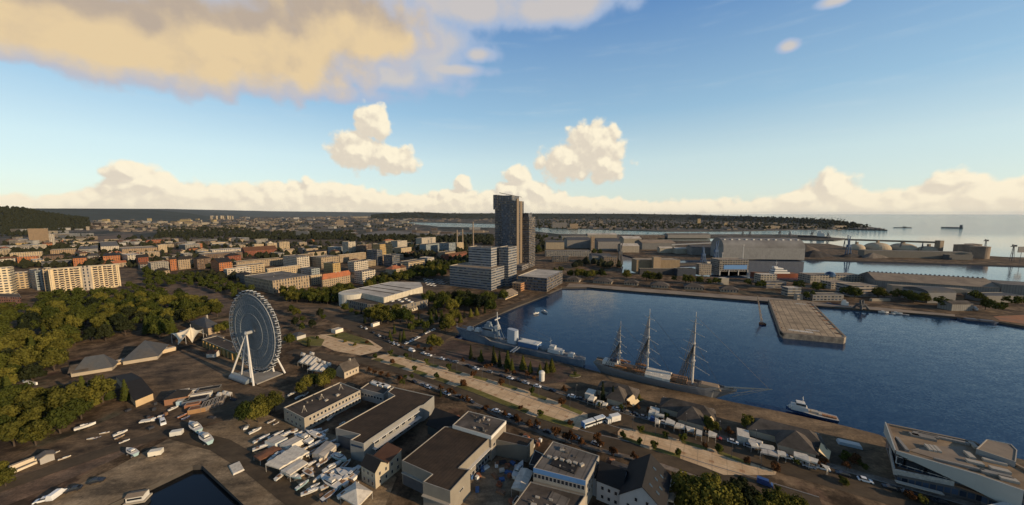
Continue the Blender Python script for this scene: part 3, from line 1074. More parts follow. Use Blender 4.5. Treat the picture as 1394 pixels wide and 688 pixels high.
# ---------------------------------------------------------------- trees
def rsph(rn):
 while True:
  p = V((rn.uniform(-1, 1), rn.uniform(-1, 1), rn.uniform(-1, 1)))
  if .02 < p.length < 1:
   return p
def leafquad(mb, p, n, s, rn):
 n = (n + rsph(rn) * .75).normalized()
 x = n.orthogonal().normalized()
 x.rotate(Matrix.Rotation(rn.uniform(0, 6.28), 3, n))
 y = n.cross(x)
 a, b = s * rn.uniform(.7, 1.2), s * rn.uniform(.5, .9)
 mb.poly([p - x * a - y * b * .3, p + x * a * .2 - y * b, p + x * a + y * b * .3, p - x * a * .2 + y * b])
def crown_broad(seed, n=30, per=85, R=(3.9, 3.9, 3.7), zc=6.6, ls=.40):
 rn = random.Random(seed)
 mb = MB()
 cl = []
 for i in range(n):
  d = rsph(rn).normalized()
  k = rn.uniform(.45, .95)
  if d.z < -.55: d.z *= .5
  c = V((d.x * R[0] * k, d.y * R[1] * k, zc + d.z * R[2] * k))
  cl.append((c, rn.uniform(1.05, 1.75) * R[0] / 3.9))
 cl.append((V((0, 0, zc)), R[0] * .55))
 for c, r in cl:
  for j in range(per):
   d = rsph(rn).normalized()
   if d.z < -.6 and rn.random() < .5: continue
   p = c + d * r * rn.uniform(.75, 1.08)
   leafquad(mb, p, d, ls, rn)
 return mb
def crown_cone(seed, h=11, r=2.3, z0=1.2, n=1900, ls=.34):
 rn = random.Random(seed)
 mb = MB()
 for i in range(n):
  f = rn.random() ** 1.35
  z = z0 + (h - z0) * f
  lay = .78 + .22 * math.sin(z * 4.2 + seed)
  rr = r * (1 - f) ** .85 * lay * rn.uniform(.7, 1.1) + .12
  a = rn.uniform(0, 6.283)
  d = V((math.cos(a), math.sin(a), .45))
  leafquad(mb, V((rr * math.cos(a), rr * math.sin(a), z)), d, ls, rn)
 return mb
def trunk_mb(h, r, rn, limbs=4, top=None):
 mb = MB()
 top = top or h * 1.9
 mb.tube((0, 0, -.2), (rn.uniform(-.2, .2), rn.uniform(-.2, .2), h), r, r * .7, 7)
 for i in range(limbs):
  a = 6.283 * i / max(1, limbs) + rn.uniform(-.4, .4)
  mb.tube((0, 0, h * .9), (math.cos(a) * 1.7, math.sin(a) * 1.7, h + 2.4), r * .5, r * .18, 5)
 mb.tube((0, 0, h), (0, 0, top), r * .65, r * .15, 5)
 return mb
TREE = {}
def make_tree(key, crown, leaf, h, r, limbs, top):
 rn = random.Random(len(TREE) + 3)
 nm, ct = {'b': ('tree', 'tree'), 'c': ('conifer_tree', 'conifer'), 'r': ('small_tree', 'small tree')}[key[0]]
 root = thing(nm, '', ct, (0, 0, -500))
 root.location = (0, 0, -500)
 root['_o'] = (0, 0, 0)
 trunk_mb(h, r, rn, limbs, top).build('trunk', 'bark', root)
 crown.build('crown', leaf, root)
 TREE[key] = root
TREE_USED = set()
for i, (leaf, n) in enumerate((('leaf_olive', 30), ('leaf_green', 34), ('leaf_olive', 26), ('leaf_green', 28), ('leaf_dark', 30), ('leaf_olive', 36))):
 Rr = [(3.9, 3.9, 4.4), (4.3, 4.1, 4.0), (3.4, 3.6, 4.8), (4.0, 3.6, 4.6), (3.7, 3.7, 4.8), (4.6, 4.3, 4.0)][i]
 make_tree('b%d' % i, crown_broad(20 + i, n + 4, 80, Rr, 5.4 + .3 * (i % 3)), leaf, 2.2, .32, 4, 7)
make_tree('c0', crown_cone(3), 'leaf_green', 2, .2, 0, 10)
make_tree('c1', crown_cone(5, 12, 1.7, .8), 'leaf_dark', 2, .2, 0, 11)
make_tree('c2', crown_cone(8, 9, 2.6, .8), 'leaf_olive', 2, .2, 0, 8)
make_tree('r0', crown_broad(61, 16, 60, (2.0, 2.0, 1.9), 3.4, .26), 'leaf_rust', 1.8, .14, 3, 4)
KIND = {'b0': 'broad olive tree', 'b1': 'wide green tree', 'b2': 'tall olive tree', 'b3': 'rounded green tree', 'b4': 'dark green leafy tree', 'b5': 'spreading yellowish tree',
  'c0': 'green conifer', 'c1': 'slim dark conifer', 'c2': 'pale cone-shaped conifer', 'r0': 'small rust-leaved tree'}
CAND = []
def tree(key, p, h, group):
 """h: height in metres; built later, largest in the picture first"""
 CAND.append((h / max(30, V((p[0], p[1], H)).length), key, (p[0], p[1], 0), h, group))
def plant():
 CAND.sort(key=lambda t: -t[0])
 n, rest = 0, []
 for a, key, p, h, group in CAND:
  if key[0] == 'b':
   n += 1
   if n > 290:
    rest.append((key, p, h))
    continue
  s = h / {'b': 10.3, 'c': 11.0, 'r': 5.6}[key[0]]
  o = TREE[key]
  if key not in TREE_USED:
   TREE_USED.add(key)
   KIDS[o.name] = list(o.children)
   o.location = p
   o.scale = (s, s, s)
  else:
   o = copytree(o, p, RN.uniform(0, 6.28), (s * RN.uniform(.92, 1.12), s * RN.uniform(.92, 1.12), s * RN.uniform(.92, 1.08)))
  later(o, KIND[key], (p[0], p[1], h * .5), group)
 cr = [crown_broad(90 + i, 13, 24, (4, 4, 3.7), 6.3, .75) for i in range(3)]
 mb = MB()
 for key, p, h in rest:
  c = RN.choice(cr)
  s, a = h / 10.3, RN.uniform(0, 6.28)
  ca, sa = math.cos(a) * s, math.sin(a) * s
  i0 = len(mb.v)
  mb.v += [V((p[0] + v.x * ca - v.y * sa, p[1] + v.x * sa + v.y * ca, v.z * s)) for v in c.v]
  mb.f += [tuple(i + i0 for i in f) for f in c.f]
  mb.mi += c.mi
  mb.uv += c.uv
 if rest:
  o = mb.build('distant_trees', 'leaf_green')
  tag(o, 'smaller distant trees along the quays and town streets', 'trees', None, 'stuff')
def inpoly(x, y, P):
 c = False
 for i in range(len(P)):
  (x1, y1), (x2, y2) = P[i - 1], P[i]
  if (y1 > y) != (y2 > y) and x < (x2 - x1) * (y - y1) / (y2 - y1) + x1:
   c = not c
 return c
TPOS = []
def grove(poly, spacing, hr, kinds, group, maxn=999):
 W = [(p.x, p.y) for p in g2(poly)]
 x0, x1 = min(p[0] for p in W), max(p[0] for p in W)
 y0, y1 = min(p[1] for p in W), max(p[1] for p in W)
 n = 0
 for k in range(6000):
  x, y = RN.uniform(x0, x1), RN.uniform(y0, y1)
  if not inpoly(x, y, W): continue
  sp = spacing * RN.uniform(.8, 1.3)
  if any((x - a) ** 2 + (y - b) ** 2 < sp * sp for a, b in TPOS): continue
  TPOS.append((x, y))
  tree(RN.choice(kinds), (x, y, 0), RN.uniform(*hr), group)
  n += 1
  if n >= maxn: break
def trees_at(l, hr, kinds, group):
 for px, py in l:
  p = G(px, py)
  TPOS.append((p.x, p.y))
  tree(RN.choice(kinds), p, RN.uniform(*hr), group)
# planted bushes of the promenade
BPROTO = {}
for key, leaf, seed in (('green', 'leaf_green', 71), ('rust', 'leaf_rust', 72), ('olive', 'leaf_olive', 73)):
 me = crown_broad(seed, 12, 55, (1.25, 1.25, .95), .95, .2).mesh('bush', [leaf])
 BPROTO[key] = me
def bush(x, y, s, key, group, z=0.0):
 o = bpy.data.objects.new('bush', BPROTO[key])
 col.objects.link(o)
 o.location = (x, y, z)
 o.scale = (s, s, s * RN.uniform(.9, 1.2))
 o.rotation_euler = (0, 0, RN.uniform(0, 6.28))
 tag(o, '', 'bush')
 later(o, {'green': 'clipped green bush', 'rust': 'low reddish bush', 'olive': 'low olive bush'}[key], (x, y, z + .6), group)
# ---------------------------------------------------------------- cars
def carproto(van=False):
 root = thing('parked_car' if not van else 'parked_van', '', 'car' if not van else 'van', (0, 0, 0))
 mb = MB()
 if not van:
  prof = [(-2.15, .32), (-2.2, .72), (-1.95, .88), (-1.5, .93), (1.0, .95), (1.85, .82), (2.15, .66), (2.18, .32)]
  cab = [(-1.75, .92), (-1.2, 1.42), (.25, 1.46), (1.05, .94)]
  w = .88
 else:
  prof = [(-2.5, .35), (-2.55, 1.0), (-2.5, 1.25), (1.6, 1.25), (2.3, 1.05), (2.5, .75), (2.5, .35)]
  cab = [(-2.5, 1.24), (-2.4, 2.2), (1.0, 2.22), (1.75, 1.24)]
  w = .98
 def ext(mb, pr, w0, w1, m, zt):
  top = max(z for x, z in pr)
  L = [(x, -(w0 + (w1 - w0) * ((z - pr[0][1]) / (top - pr[0][1]) if z > zt else 0)), z) for x, z in pr]
  R_ = [(x, -y, z) for x, y, z in L]
  mb.poly(L, m)
  mb.poly(R_[::-1], m)
  for i in range(len(pr)):
   j = (i + 1) % len(pr)
   mb.poly([L[i], R_[i], R_[j], L[j]], m)
 ext(mb, prof, w, w, 0, 9)
 b = mb.build('body', 'paint', root)
 b['tint'] = 1
 mb = MB()
 ext(mb, cab, w - .06, w - .22, 0, .93)
 if van:
  c = mb.build('cabin', 'paint', root)
  c['tint'] = 1
  m2 = MB()
  m2.poly([(1.02, -.72, 2.14), (1.02, .72, 2.14), (1.7, .86, 1.34), (1.7, -.86, 1.34)])
  m2.M = Matrix.Translation((.04, 0, .02))
  m2.poly([(1.02, -.72, 2.14), (1.02, .72, 2.14), (1.7, .86, 1.34), (1.7, -.86, 1.34)])
  m2.build('windscreen', 'pane', root)
 else:
  mb.build('cabin_glass', 'pane', root)
  m2 = MB()
  m2.box((-.47, 0, 1.43), (1.5, 1.36, .05))
  c = m2.build('roof_panel', 'paint', root)
  c['tint'] = 1
 for x in (-1.35, 1.35):
  for y in (-.8, .8):
   m3 = MB()
   m3.tube((x * (1.15 if van else 1), y - .1, .32), (x * (1.15 if van else 1), y + .1, .32), .32, n=10)
   m3.build('wheel', 'tyre', root)
 return root
CAR, VAN = carproto(), carproto(True)
KIDS[CAR.name], KIDS[VAN.name] = list(CAR.children), list(VAN.children)
_first = {CAR.name: True, VAN.name: True}
CC = {'white': (.72, .70, .66), 'dark': (.020, .022, .028), 'grey': (.17, .175, .18), 'silver': (.38, .38, .38), 'red': (.22, .03, .02), 'blue': (.03, .07, .20), 'tan': (.42, .31, .20)}
def car(px, py, yaw, c, group='cars parked along the avenue', proto=None, z=.0):
 proto = proto or CAR
 p = G(px, py)
 p.z = z
 if _first[proto.name]:
  _first[proto.name] = False
  o = proto
  o.location = p
  o.rotation_euler = (0, 0, yaw)
  for ch in KIDS[o.name]:
   if ch.get('tint'): ch.color = c4(CC[c])
 else:
  o = copytree(proto, p, yaw, None, CC[c])
 later(o, {'white': 'white', 'dark': 'near-black', 'grey': 'dark grey', 'silver': 'silver', 'red': 'dark red', 'blue': 'blue', 'tan': 'tan'}[c] + (' car' if proto is CAR else ' van'), (p.x, p.y, .7), group)
 return o
# ---------------------------------------------------------------- small boats
def hull_stations(L, B, D, n=9, stern=.75, sheer=.25, keel=.1, power=1.7):
 st = []
 for i in range(n):
  t = i / (n - 1)
  w = B / 2 * (stern + (1 - stern) * min(1, t * 2.5)) * (1 - max(0, (t - .45) / .55) ** power)
  w = max(w, .03)
  st.append((-L / 2 + L * t, w, w * .55 * (1 - .3 * t), D * (1 + sheer * t * t), D * keel * (1 + 3 * max(0, t - .8) * 4)))
 return st
def boatproto(kind):
 root = thing('boat', '', 'boat', (0, 0, 0))
 mb = MB()
 if kind == 'motor':
  L, B, D = 8.5, 2.9, 1.5
 elif kind == 'sail':
  L, B, D = 9.5, 3.0, 1.3
 elif kind == 'cruiser':
  L, B, D = 12.5, 3.9, 1.9
 else:
  L, B, D = 5.5, 2.0, .8
 mb.loft(hull_stations(L, B, D), 0, 1)
 h = mb.build('hull', ['paint_matte', 'trim_white'], root)
 h['tint'] = 1
 if kind in ('motor', 'cruiser'):
  k = L / 8.5
  c = MB()
  c.box((-.3 * k, 0, D * .98), (3.8 * k, B * .62, .6 * k), 0, 0, .78)
  c.box((-1.0 * k, 0, D * .98 + .6 * k), (1.9 * k, B * .45, .4 * k), 0, 0, .8)
  c.build('cabin', 'trim_white', root)
  g = MB()
  g.box((-.3 * k, 0, D * .98 + .2 * k), (3.7 * k, B * .63, .28 * k), 0, 0, .92)
  g.build('windscreen', 'pane', root)
  if kind == 'cruiser':
   f = MB()
   f.box((-1.2 * k, 0, D + 1.15 * k), (1.7 * k, B * .5, .1), 0)
   for sx in (-1, 1):
    for sy in (-1, 1):
     f.tube((-1.2 * k + sx * k * .7, sy * B * .2, D + .7 * k), (-1.2 * k + sx * k * .7, sy * B * .2, D + 1.18 * k), .06)
   f.build('flybridge_roof', 'canvas', root)
 elif kind == 'sail':
  c = MB()
  c.box((.2, 0, D), (3.6, 1.6, .5), 0, 0, .8)
  c.build('cabin', 'trim_white', root)
  g = MB()
  g.box((-2.2, 0, D * .9), (2.2, 1.5, .3), 0)
  g.build('cockpit', 'wood', root)
  for z in (0,):
   k = MB()
   k.box((-.2, 0, -.9), (2.4, .3, 1.1), 0, 0, 1.4)
   k.build('keel', 'steel_dark', root)
 else:
  c = MB()
  c.box((-.4, 0, D * .95), (2.6, B * .6, .12))
  c.box((1.0, 0, D * .95), (.6, B * .5, .35), 0, 0, .7)
  c.build('thwart', 'wood', root)
 for x in (-L * .28, L * .16):
  cr = MB()
  cr.box((x, 0, -1.05 if kind == 'sail' else -.55), (.3, B * .8, .65 if kind != 'sail' else 1.1))
  cr.build('cradle', 'steel_dark', root)
 return root
BOAT = {k: boatproto(k) for k in ('motor', 'sail', 'cruiser', 'dinghy')}
BLEN = {'motor': 8.5, 'sail': 9.5, 'cruiser': 12.5, 'dinghy': 5.5}
for b in BOAT.values():
 KIDS[b.name] = list(b.children)
_bfirst = set()
BC = {'white': (.70, .66, .58), 'cream': (.62, .52, .38), 'blue': (.03, .07, .20), 'orange': (.45, .16, .05), 'teal': (.30, .42, .42), 'navy': (.02, .03, .06), 'tan': (.45, .31, .16)}
def boat(kind, a, b, c, phrase, group='boats laid up on the yard', z=.55, minlen=0):
 """a: stern pixel, b: bow pixel"""
 p, q = G(*a), G(*b)
 d = q - p
 s = max(d.length, minlen) / BLEN[kind]
 s = min(s, {'cruiser': .95, 'motor': 1.05, 'sail': 1.1, 'dinghy': 1.2}[kind] if not minlen else 2)
 mid = (p + q) / 2
 yaw = math.atan2(d.y, d.x)
 o = BOAT[kind]
 loc = (mid.x, mid.y, z * s)
 if kind not in _bfirst:
  _bfirst.add(kind)
  o.location = loc
  o.rotation_euler = (0, 0, yaw)
  o.scale = (s, s, s)
  for ch in KIDS[o.name]:
   if ch.get('tint'): ch.color = c4(BC[c])
 else:
  o = copytree(o, loc, yaw, s, BC[c])
 later(o, phrase, (mid.x, mid.y, 1), group)
 return o
# ---------------------------------------------------------------- buildings and things of the near ground
def gh(l, h):
 return [V((p.x, p.y, 0)) for p in (G(x, y, h) for x, y in l)]
# club building, two storeys, long row of windows on its sunlit side
h = 7.2
pts, h = cornerb(414, 588, 569.5, 490.5, 386)
club = bld('club_building', 'long two-storey cream club building with dark flat roof beside the boatyard', 'building', pts, h, 'wall', (.32, .27, .20), rm='roof_felt', clut=6, par=.5)
a, b = pts[0], pts[1]
winrow(club, a, b, 15, 1.0, 1.1, 1.5, .06)
winrow(club, a, b, 15, 4.2, 1.1, 1.5, .06)
winrow(club, pts[0], pts[3], 4, 4.2, 1.2, 1.4, .1, .1)
winrow(club, pts[0], pts[3], 4, 1.0, 1.2, 1.5, .1, .1)
mb = MB()
d = (b - a).normalized()
nrm = V((d.y, -d.x, 0))
c = a + d * (b - a).length * .55
mb.box((c.x + nrm.x * .9, c.y + nrm.y * .9, 3.4), ((b - a).length * .8, 1.8, .25), math.atan2(d.y, d.x))
mb.build('canopy', 'trim_white', club)
for f, s in ((.12, 2.6), (.5, 1.9), (.86, 2.6)):
 q = pts[0] + (pts[1] - pts[0]) * f + (pts[3] - pts[0]) * (.35 if f < .5 else .6)
 mb = MB()
 for k in range(3):
  mb.tube((q.x + math.cos(k * 2.1) * 1.2, q.y + math.sin(k * 2.1) * 1.2, h - .5), (q.x, q.y, h - .5 + s), .09)
 mb.lathe((q.x, q.y, h - .5 + s), [(0, -.2), (.45, 0), (.1, .5), (0, .5)], 8)
 mb.build('roof_mast', 'trim_pale', club)
wing = gh([(490.5, 529), (522, 537), (530, 530), (537, 527), (508, 517)], 6.2)
w = bld('club_wing', 'low dark-roofed wing linking the cream club building to the grey shed', 'building', wing, 6.2, 'wall', (.24, .23, .21), rm='roof_felt', par=.4)
winrow(w, wing[0], wing[1], 7, 2.6, 1.5, 1.4, .05, .05)
mb = MB()
for k in range(3):
 q = G(511 + k * 7, 522 + k * 1.5, 6.4)
 mb.box((q.x, q.y, 5.8), (2.2, 5.5, .9), rad(60))
mb.build('skylight', 'trim_white', w)
# big grey shed
ring = [(456.7, 583), (489.4, 591.5), (476.5, 599.2), (495, 604.3), (504.5, 597.2), (571, 553), (577, 551), (591, 539.3), (536, 527), (528, 533.5), (537, 538.5)]
h = 8.2
pts = gh(ring, h)
sh = bld('grey_shed', 'large pale grey boat shed with stepped brown flat roof behind the small gabled house', 'shed', pts, h, 'wall', (.22, .21, .19), rm='roof_brown', par=.35, cope='trim_pale')
for i, n, z, ww, hh in ((4, 7, 4.4, 2.6, 1.2), (4, 6, .8, 2.6, 2.2)):
 winrow(sh, pts[i], pts[i + 1], n, z, ww, hh, .04, .04)
mb = MB()
a, b = pts[4], pts[5]
d = (b - a).normalized()
nrm = V((d.y, -d.x, 0))
for z, o in ((3.3, 1.0), (6.2, .5)):
 c = (a + b) / 2 + nrm * o
 mb.box((c.x, c.y, z), ((b - a).length * .96, o * 2, .22), math.atan2(d.y, d.x))
mb.build('canopy', 'trim_white', sh)
mb = MB()
a, b = pts[0], pts[1]
d = (b - a).normalized()
c = (a + b) / 2 + V((d.y, -d.x, 0)) * .06
mb.box((c.x, c.y, 0), ((b - a).length * .8, .2, 5.2), math.atan2(d.y, d.x))
mb.build('sliding_door', 'steel_dark', sh)
mb = MB()
a, b = pts[2], pts[3]
d = (b - a).normalized()
c = (a + b) / 2 + V((d.y, -d.x, 0)) * .06
mb.box((c.x, c.y, 6.0), ((b - a).length * .8, .14, .7), math.atan2(d.y, d.x))
mb.build('blue_band', 'glass_blue', sh)
# dark slate-roofed barn behind the brown hall
p = gh([(577, 577), (621, 582), (612, 560), (573, 556)], 4.5)
pts = rect(G(582, 578, 4.5), QD * 13.5, E1 * 11)
bld('dark_barn', 'dark barn with steep near-black slate roof between the grey shed and brown hall', 'barn', pts, 4.5, 'wall', (.05, .06, .055), roof='gable', rh=5.0, rm='roof_dark')
# small two-storey house with a front gable
p0 = G(511.6, 666)
u, v = E1 * 12.3, E2 * 7.8
u1 = E1 * 5.4
pts = rect(p0, u1, v)
hs = bld('gabled_house', 'small two-storey cream house with dark front gable and reddish rear roof', 'house', pts, 6.6, 'wall', (.40, .34, .24), roof='gable', rh=2.6, rm='roof_dark', swap=True, eave=.25)
back = rect(p0 + u1 + V((.0, 0, 0)), u - u1, v)
mb = MB()
mb.prism(back, 0, 6.4, 0)
mb.build('rear_wall', 'wall', hs, (.40, .34, .24))
r = roof_build(hs, [back[3], back[0], back[1], back[2]], 6.3, 'mono', 1.5, 'roof_tile', 'wall', (.40, .34, .24), .2, 'rear_roof')
r.data.materials[0] = mat('roof_redbrown', (.105, .048, .025), .9, .25, .5)
winrow(hs, pts[0], p0 + u, 4, 4.1, .85, 1.5, .05, .05)
winrow(hs, pts[0], p0 + u, 4, .9, .85, 1.6, .05, .05)
winrow(hs, pts[3], pts[0], 3, 4.1, .8, 1.4, .05, .05)
winrow(hs, pts[3], pts[0], 3, .9, .8, 1.6, .05, .05)
# big brown-roofed hall
ring = [(546.8, 627), (588, 645.5), (575.5, 656), (612.8, 669), (640, 639), (625, 636.6), (668, 595), (616, 581), (605, 580.5)]
h = 9.3
pts = gh(ring, h)
hall = bld('brown_hall', 'large windowless-fronted hall with ribbed dark brown flat roof', 'hall', pts, h, 'wall', (.23, .20, .155), rm='roof_brown', par=.3, cope='concrete')
mb = MB()
for i in ((2, 3),):
 a, b = pts[i[0]], pts[i[1]]
 d = (b - a).normalized()
 n_ = V((d.y, -d.x, 0))
 c = (a + b) / 2 + n_ * .5
 mb.box((c.x, c.y, 4.6), ((b - a).length, 1.0, .3), math.atan2(d.y, d.x))
a, b = pts[0], pts[1]
d = (b - a).normalized()
c = (a + b) / 2 + V((d.y, -d.x, 0)) * .4
mb.box((c.x, c.y, 4.8), ((b - a).length * .95, .8, .3), math.atan2(d.y, d.x))
mb.build('canopy', 'trim_pale', hall)
mb = MB()
c = (a + b) / 2 + V((d.y, -d.x, 0)) * .05
mb.box((c.x, c.y, 0), ((b - a).length * .93, .2, 4.7), math.atan2(d.y, d.x))
mb.build('loading_door', 'steel_dark', hall)
a, b = pts[5], pts[6]
winrow(hall, a, b, 9, 3.6, 2.0, 1.0, .05, .03)
winrow(hall, a, b, 9, .8, 1.8, 1.7, .05, .03)
d = (b - a).normalized()
n_ = V((d.y, -d.x, 0))
mb = MB()
c = (a + b) / 2 + n_ * .6
mb.box((c.x, c.y, 5.4), ((b - a).length * .97, 1.2, .2), math.atan2(d.y, d.x))
mb.build('ledge', 'trim_white', hall)
winrow(hall, pts[3], pts[4], 1, 5.0, 2.6, .7, .35, .3)
# white-rimmed block over its far end
ring = [(616.3, 578.5), (668.7, 593.8), (688.8, 572.7), (637.4, 559.6)]
pts = gh(ring, 10.8)
wb = bld('white_rimmed_block', 'flat-roofed block with white fascia and cluttered roof at the end of the brown hall', 'building', pts, 10.8, 'wall', (.26, .22, .17), rm='roof_shingle', par=.25, clut=13, cope='trim_pale')
mb = MB()
for i in range(4):
 a, b = pts[i], pts[(i + 1) % 4]
 d = (b - a).normalized()
 n_ = V((d.y, -d.x, 0))
 c = (a + b) / 2 + n_ * .05
 mb.box((c.x, c.y, 9.3), ((b - a).length + .1, .14, 1.45), math.atan2(d.y, d.x))
mb.build('fascia', 'trim_white', wb)
winrow(wb, pts[1], pts[2], 5, 5.2, 1.6, 1.4, .1, .1)
# blank grey-brown block
ring = [(669.5, 597.5), (717.8, 608), (726.6, 598), (679, 586)]
pts = gh(ring, 7.0)
bld('blank_block', 'plain windowless olive-grey block with brown roof beside the white-rimmed block', 'building', pts, 7.0, 'wall', (.17, .15, .115), rm='roof_brown', par=.25, cope='concrete')
# block with a blue band under its roof
h = 11.0
ring = [(726, 637), (797.4, 654.8), (815.9, 620.6), (752.5, 600.7)]
pts = gh(ring, h)
bb = bld('blue_banded_block', 'weathered flat-roofed block with bright blue band above a row of windows', 'building', pts, h, 'wall', (.30, .27, .22), rm='roof_grey', par=.2, clut=16, cope='trim_pale')
a, b = pts[0], pts[1]
d = (b - a).normalized()
n_ = V((d.y, -d.x, 0))
c = (a + b) / 2 + n_ * .08
mb = MB()
mb.box((c.x, c.y, 9.4), ((b - a).length, .2, 1.6), math.atan2(d.y, d.x))
mb.build('blue_band', mat('blue_sheet', (.10, .22, .42), .6, .15, .6), bb)
winrow(bb, a, b, 13, 7.4, 1.15, 1.7, .01, .01)
winrow(bb, pts[1], pts[2], 6, 7.2, 1.2, 1.6, .05, .05)
winrow(bb, pts[1], pts[2], 6, 4.0, 1.2, 1.6, .05, .05)
mb = MB()
for k in range(6):
 q = pts[0] + (pts[1] - pts[0]) * (.15 + .13 * k) + (pts[3] - pts[0]) * .42
 mb.box((q.x, q.y, h - .2), (1.5, 1.0, .8), rad(-30 + 60 * (k % 2)))
q = (pts[0] + pts[2]) / 2
mb.build('roof_vent', 'trim_pale', bb)
mb = MB()
q = pts[0] + (pts[1] - pts[0]) * .5 + (pts[3] - pts[0]) * .3
mb.box((q.x, q.y, h - .19), (9, 4.5, .35), rad(-30))
mb.build('roof_hatch', 'roof_dark', bb)
ring = [(722, 655.5), (797, 674.5), (772, 712), (697, 690)]
pts = gh(ring, 6.4)
lb = bld('terrace_block', 'lower brown-roofed block in front of the blue-banded block', 'building', pts, 6.4, 'wall', (.36, .30, .23), rm='roof_shingle', par=.35, clut=7, cope='concrete')
mb = MB()
q = pts[0] + (pts[1] - pts[0]) * .62 + (pts[3] - pts[0]) * .35
mb.box((q.x, q.y, 6.06), (6.5, 4.2, .12), rad(-30))
mb.build('roof_panel', 'roof_grey', lb)
for k, (x, y) in enumerate(((707, 668), (697, 684))):
 pp = rect(G(x, y, 3.2), QD * 4.6, E1 * 3.4)
 bld('stair_hut', ['small brown-roofed hut against the upper end of the terrace block', 'small brown-roofed hut against the lower end of the terrace block'][k], 'hut', pp, 3.2, 'wall', (.36, .28, .18), rm='roof_brown', par=.15)
# white canopy and dark annex
def shelter(name, label, ring, h, top='canvas', rise=.9, posts=True, cat='shelter', ridge=True, n=2, group=None):
 """cloth or sheet roof on posts over four ground-plan corners"""
 pts = gh(ring, h)
 c = sum(pts, V((0, 0, 0))) / 4
 root = thing(name, label, cat, (c.x, c.y, 0), group)
 mb = MB()
 z = lambda p, k: (p.x, p.y, k)
 # n bays along 0->1, each with its own ridge
 for i in range(n):
  a0, a1 = pts[0].lerp(pts[1], i / n), pts[0].lerp(pts[1], (i + 1) / n)
  b0, b1 = pts[3].lerp(pts[2], i / n), pts[3].lerp(pts[2], (i + 1) / n)
  m0, m1 = (a0 + a1) / 2, (b0 + b1) / 2
  if ridge == 'peak':
   t = (m0 + m1) / 2
   for A, B in ((a0, a1), (a1, b1), (b1, b0), (b0, a0)):
    mb.poly([z(A, h), z(B, h), z(t, h + rise)])
  else:
   mb.poly([z(a0, h), z(m0, h + rise), z(m1, h + rise), z(b0, h)])
   mb.poly([z(a1, h), z(m0, h + rise), z(m1, h + rise), z(b1, h)])
   mb.poly([z(a0, h), z(a1, h), z(m0, h + rise)])
   mb.poly([z(b0, h), z(b1, h), z(m1, h + rise)])
  for A, B in ((a0, a1), (b0, b1)):
   mb.poly([z(A, h), z(B, h), z(B, h - .5), z(A, h - .5)])
 for A, B in ((pts[1], pts[2]), (pts[3], pts[0])):
  mb.poly([z(A, h), z(B, h), z(B, h - .5), z(A, h - .5)])
 mb.build('canopy', top, root)
 if posts:
  for A, B in ((pts[0], pts[1]), (pts[3], pts[2])):
   for i in range(n + 1):
    q = A.lerp(B, i / n).lerp(c, .02)
    pm = MB()
    pm.tube((q.x, q.y, 0), (q.x, q.y, h), .08)
    pm.build('post', 'steel', root)
 if posts == 'wall':
  pm = MB()
  q = [p.lerp(c, .04) for p in pts]
  pm.prism(q, 0, h - .1, 0)
  pm.build('side_sheet', top, root)
 return root
shelter('canopy_shelter', 'pale canvas canopy beside the laid-up boat at the terrace block', [(696, 664), (714, 669), (726, 642), (709, 637)], 3.6, n=1, rise=.6)
p4 = gh([(720, 629.5), (731, 632), (740, 616), (728, 610)], 6)
bld('dark_annex', 'small near-black annex between the blank olive block and blue-banded block', 'annex', p4, 5.2, 'wall', (.03, .035, .04), rm='roof_dark', par=.2)
# dark gabled houses at the bottom edge
A = G(874, 664, 13.5)
pts0 = rect(V((A.x, A.y, 0)) + QD * -6.8 + E1 * .3, QD * 13.6, E1 * 17)
dh = bld('dark_gabled_house', 'tall pale house with steep dark gabled roof and roof windows', 'house', pts0, 8.0, 'wall', (.33, .33, .32), roof='gable', rh=5.6, rm='roof_dark', swap=True, eave=.35)
winrow(dh, pts0[0], pts0[1], 2, 7.6, 1.0, 1.5, .25, .25)
winrow(dh, pts0[0], pts0[1], 4, 4.6, 1.1, 1.5, .1, .1)
sk = MB()
B_ = pts0[1]
for k, (f, g_) in enumerate(((.22, .3), (.22, .62), (.5, .45), (.72, .3), (.72, .65), (.4, .7))):
 q = pts0[0].lerp(pts0[1], .5 + .5 * g_) + E1 * (17 * f)
 zz = 8.0 + 5.6 * (1 - g_) + .22
 s_ = MB()
 s_.M = Matrix.Translation((q.x, q.y, zz)) @ Matrix.Rotation(rad(-30), 4, 'Z') @ Matrix.Rotation(math.atan2(5.6, 6.8), 4, 'Y')
 s_.box((0, 0, 0), (1.3, .9, .14))
 s_.build('roof_window', 'pane', dh)
pts1 = rect(pts0[3] + E1 * -14 + QD * -8.5, QD * 8.6, E1 * 9)
wing = bld('dark_wing_house', 'lower pale house with near-black ridge roof joined to the tall dark gabled house', 'house', pts1, 7.4, 'wall', (.34, .34, .33), roof='gable', rh=4.0, rm='roof_dark', eave=.3)
winrow(wing, pts1[0], pts1[1], 3, 4.4, 1.1, 1.5, .1, .1)
winrow(wing, pts1[0], pts1[1], 3, 1.2, 1.1, 1.5, .1, .1)
pts = rect(G(807, 655, 5.5), QD * 6, E1 * 9)
w = bld('grey_link_building', 'narrow grey building with dark flat roof beside the blue-banded block', 'building', pts, 6.5, 'wall', (.25, .25, .25), rm='roof_dark', par=.3)
winrow(w, pts[0], pts[1], 2, 3.6, 1.0, 1.6, .1, .1)
winrow(w, pts[3], pts[0], 3, 3.6, 1.0, 1.6, .1, .1)
pts = rect(G(829, 640, 4.0), QD * 10, E1 * 7)
bld('barrel_roof_hut', 'low hut with rounded brown roof behind the dark gabled houses', 'hut', pts, 2.6, 'wall', (.2, .17, .13), roof='barrel', rh=2.2, rm='roof_shingle')
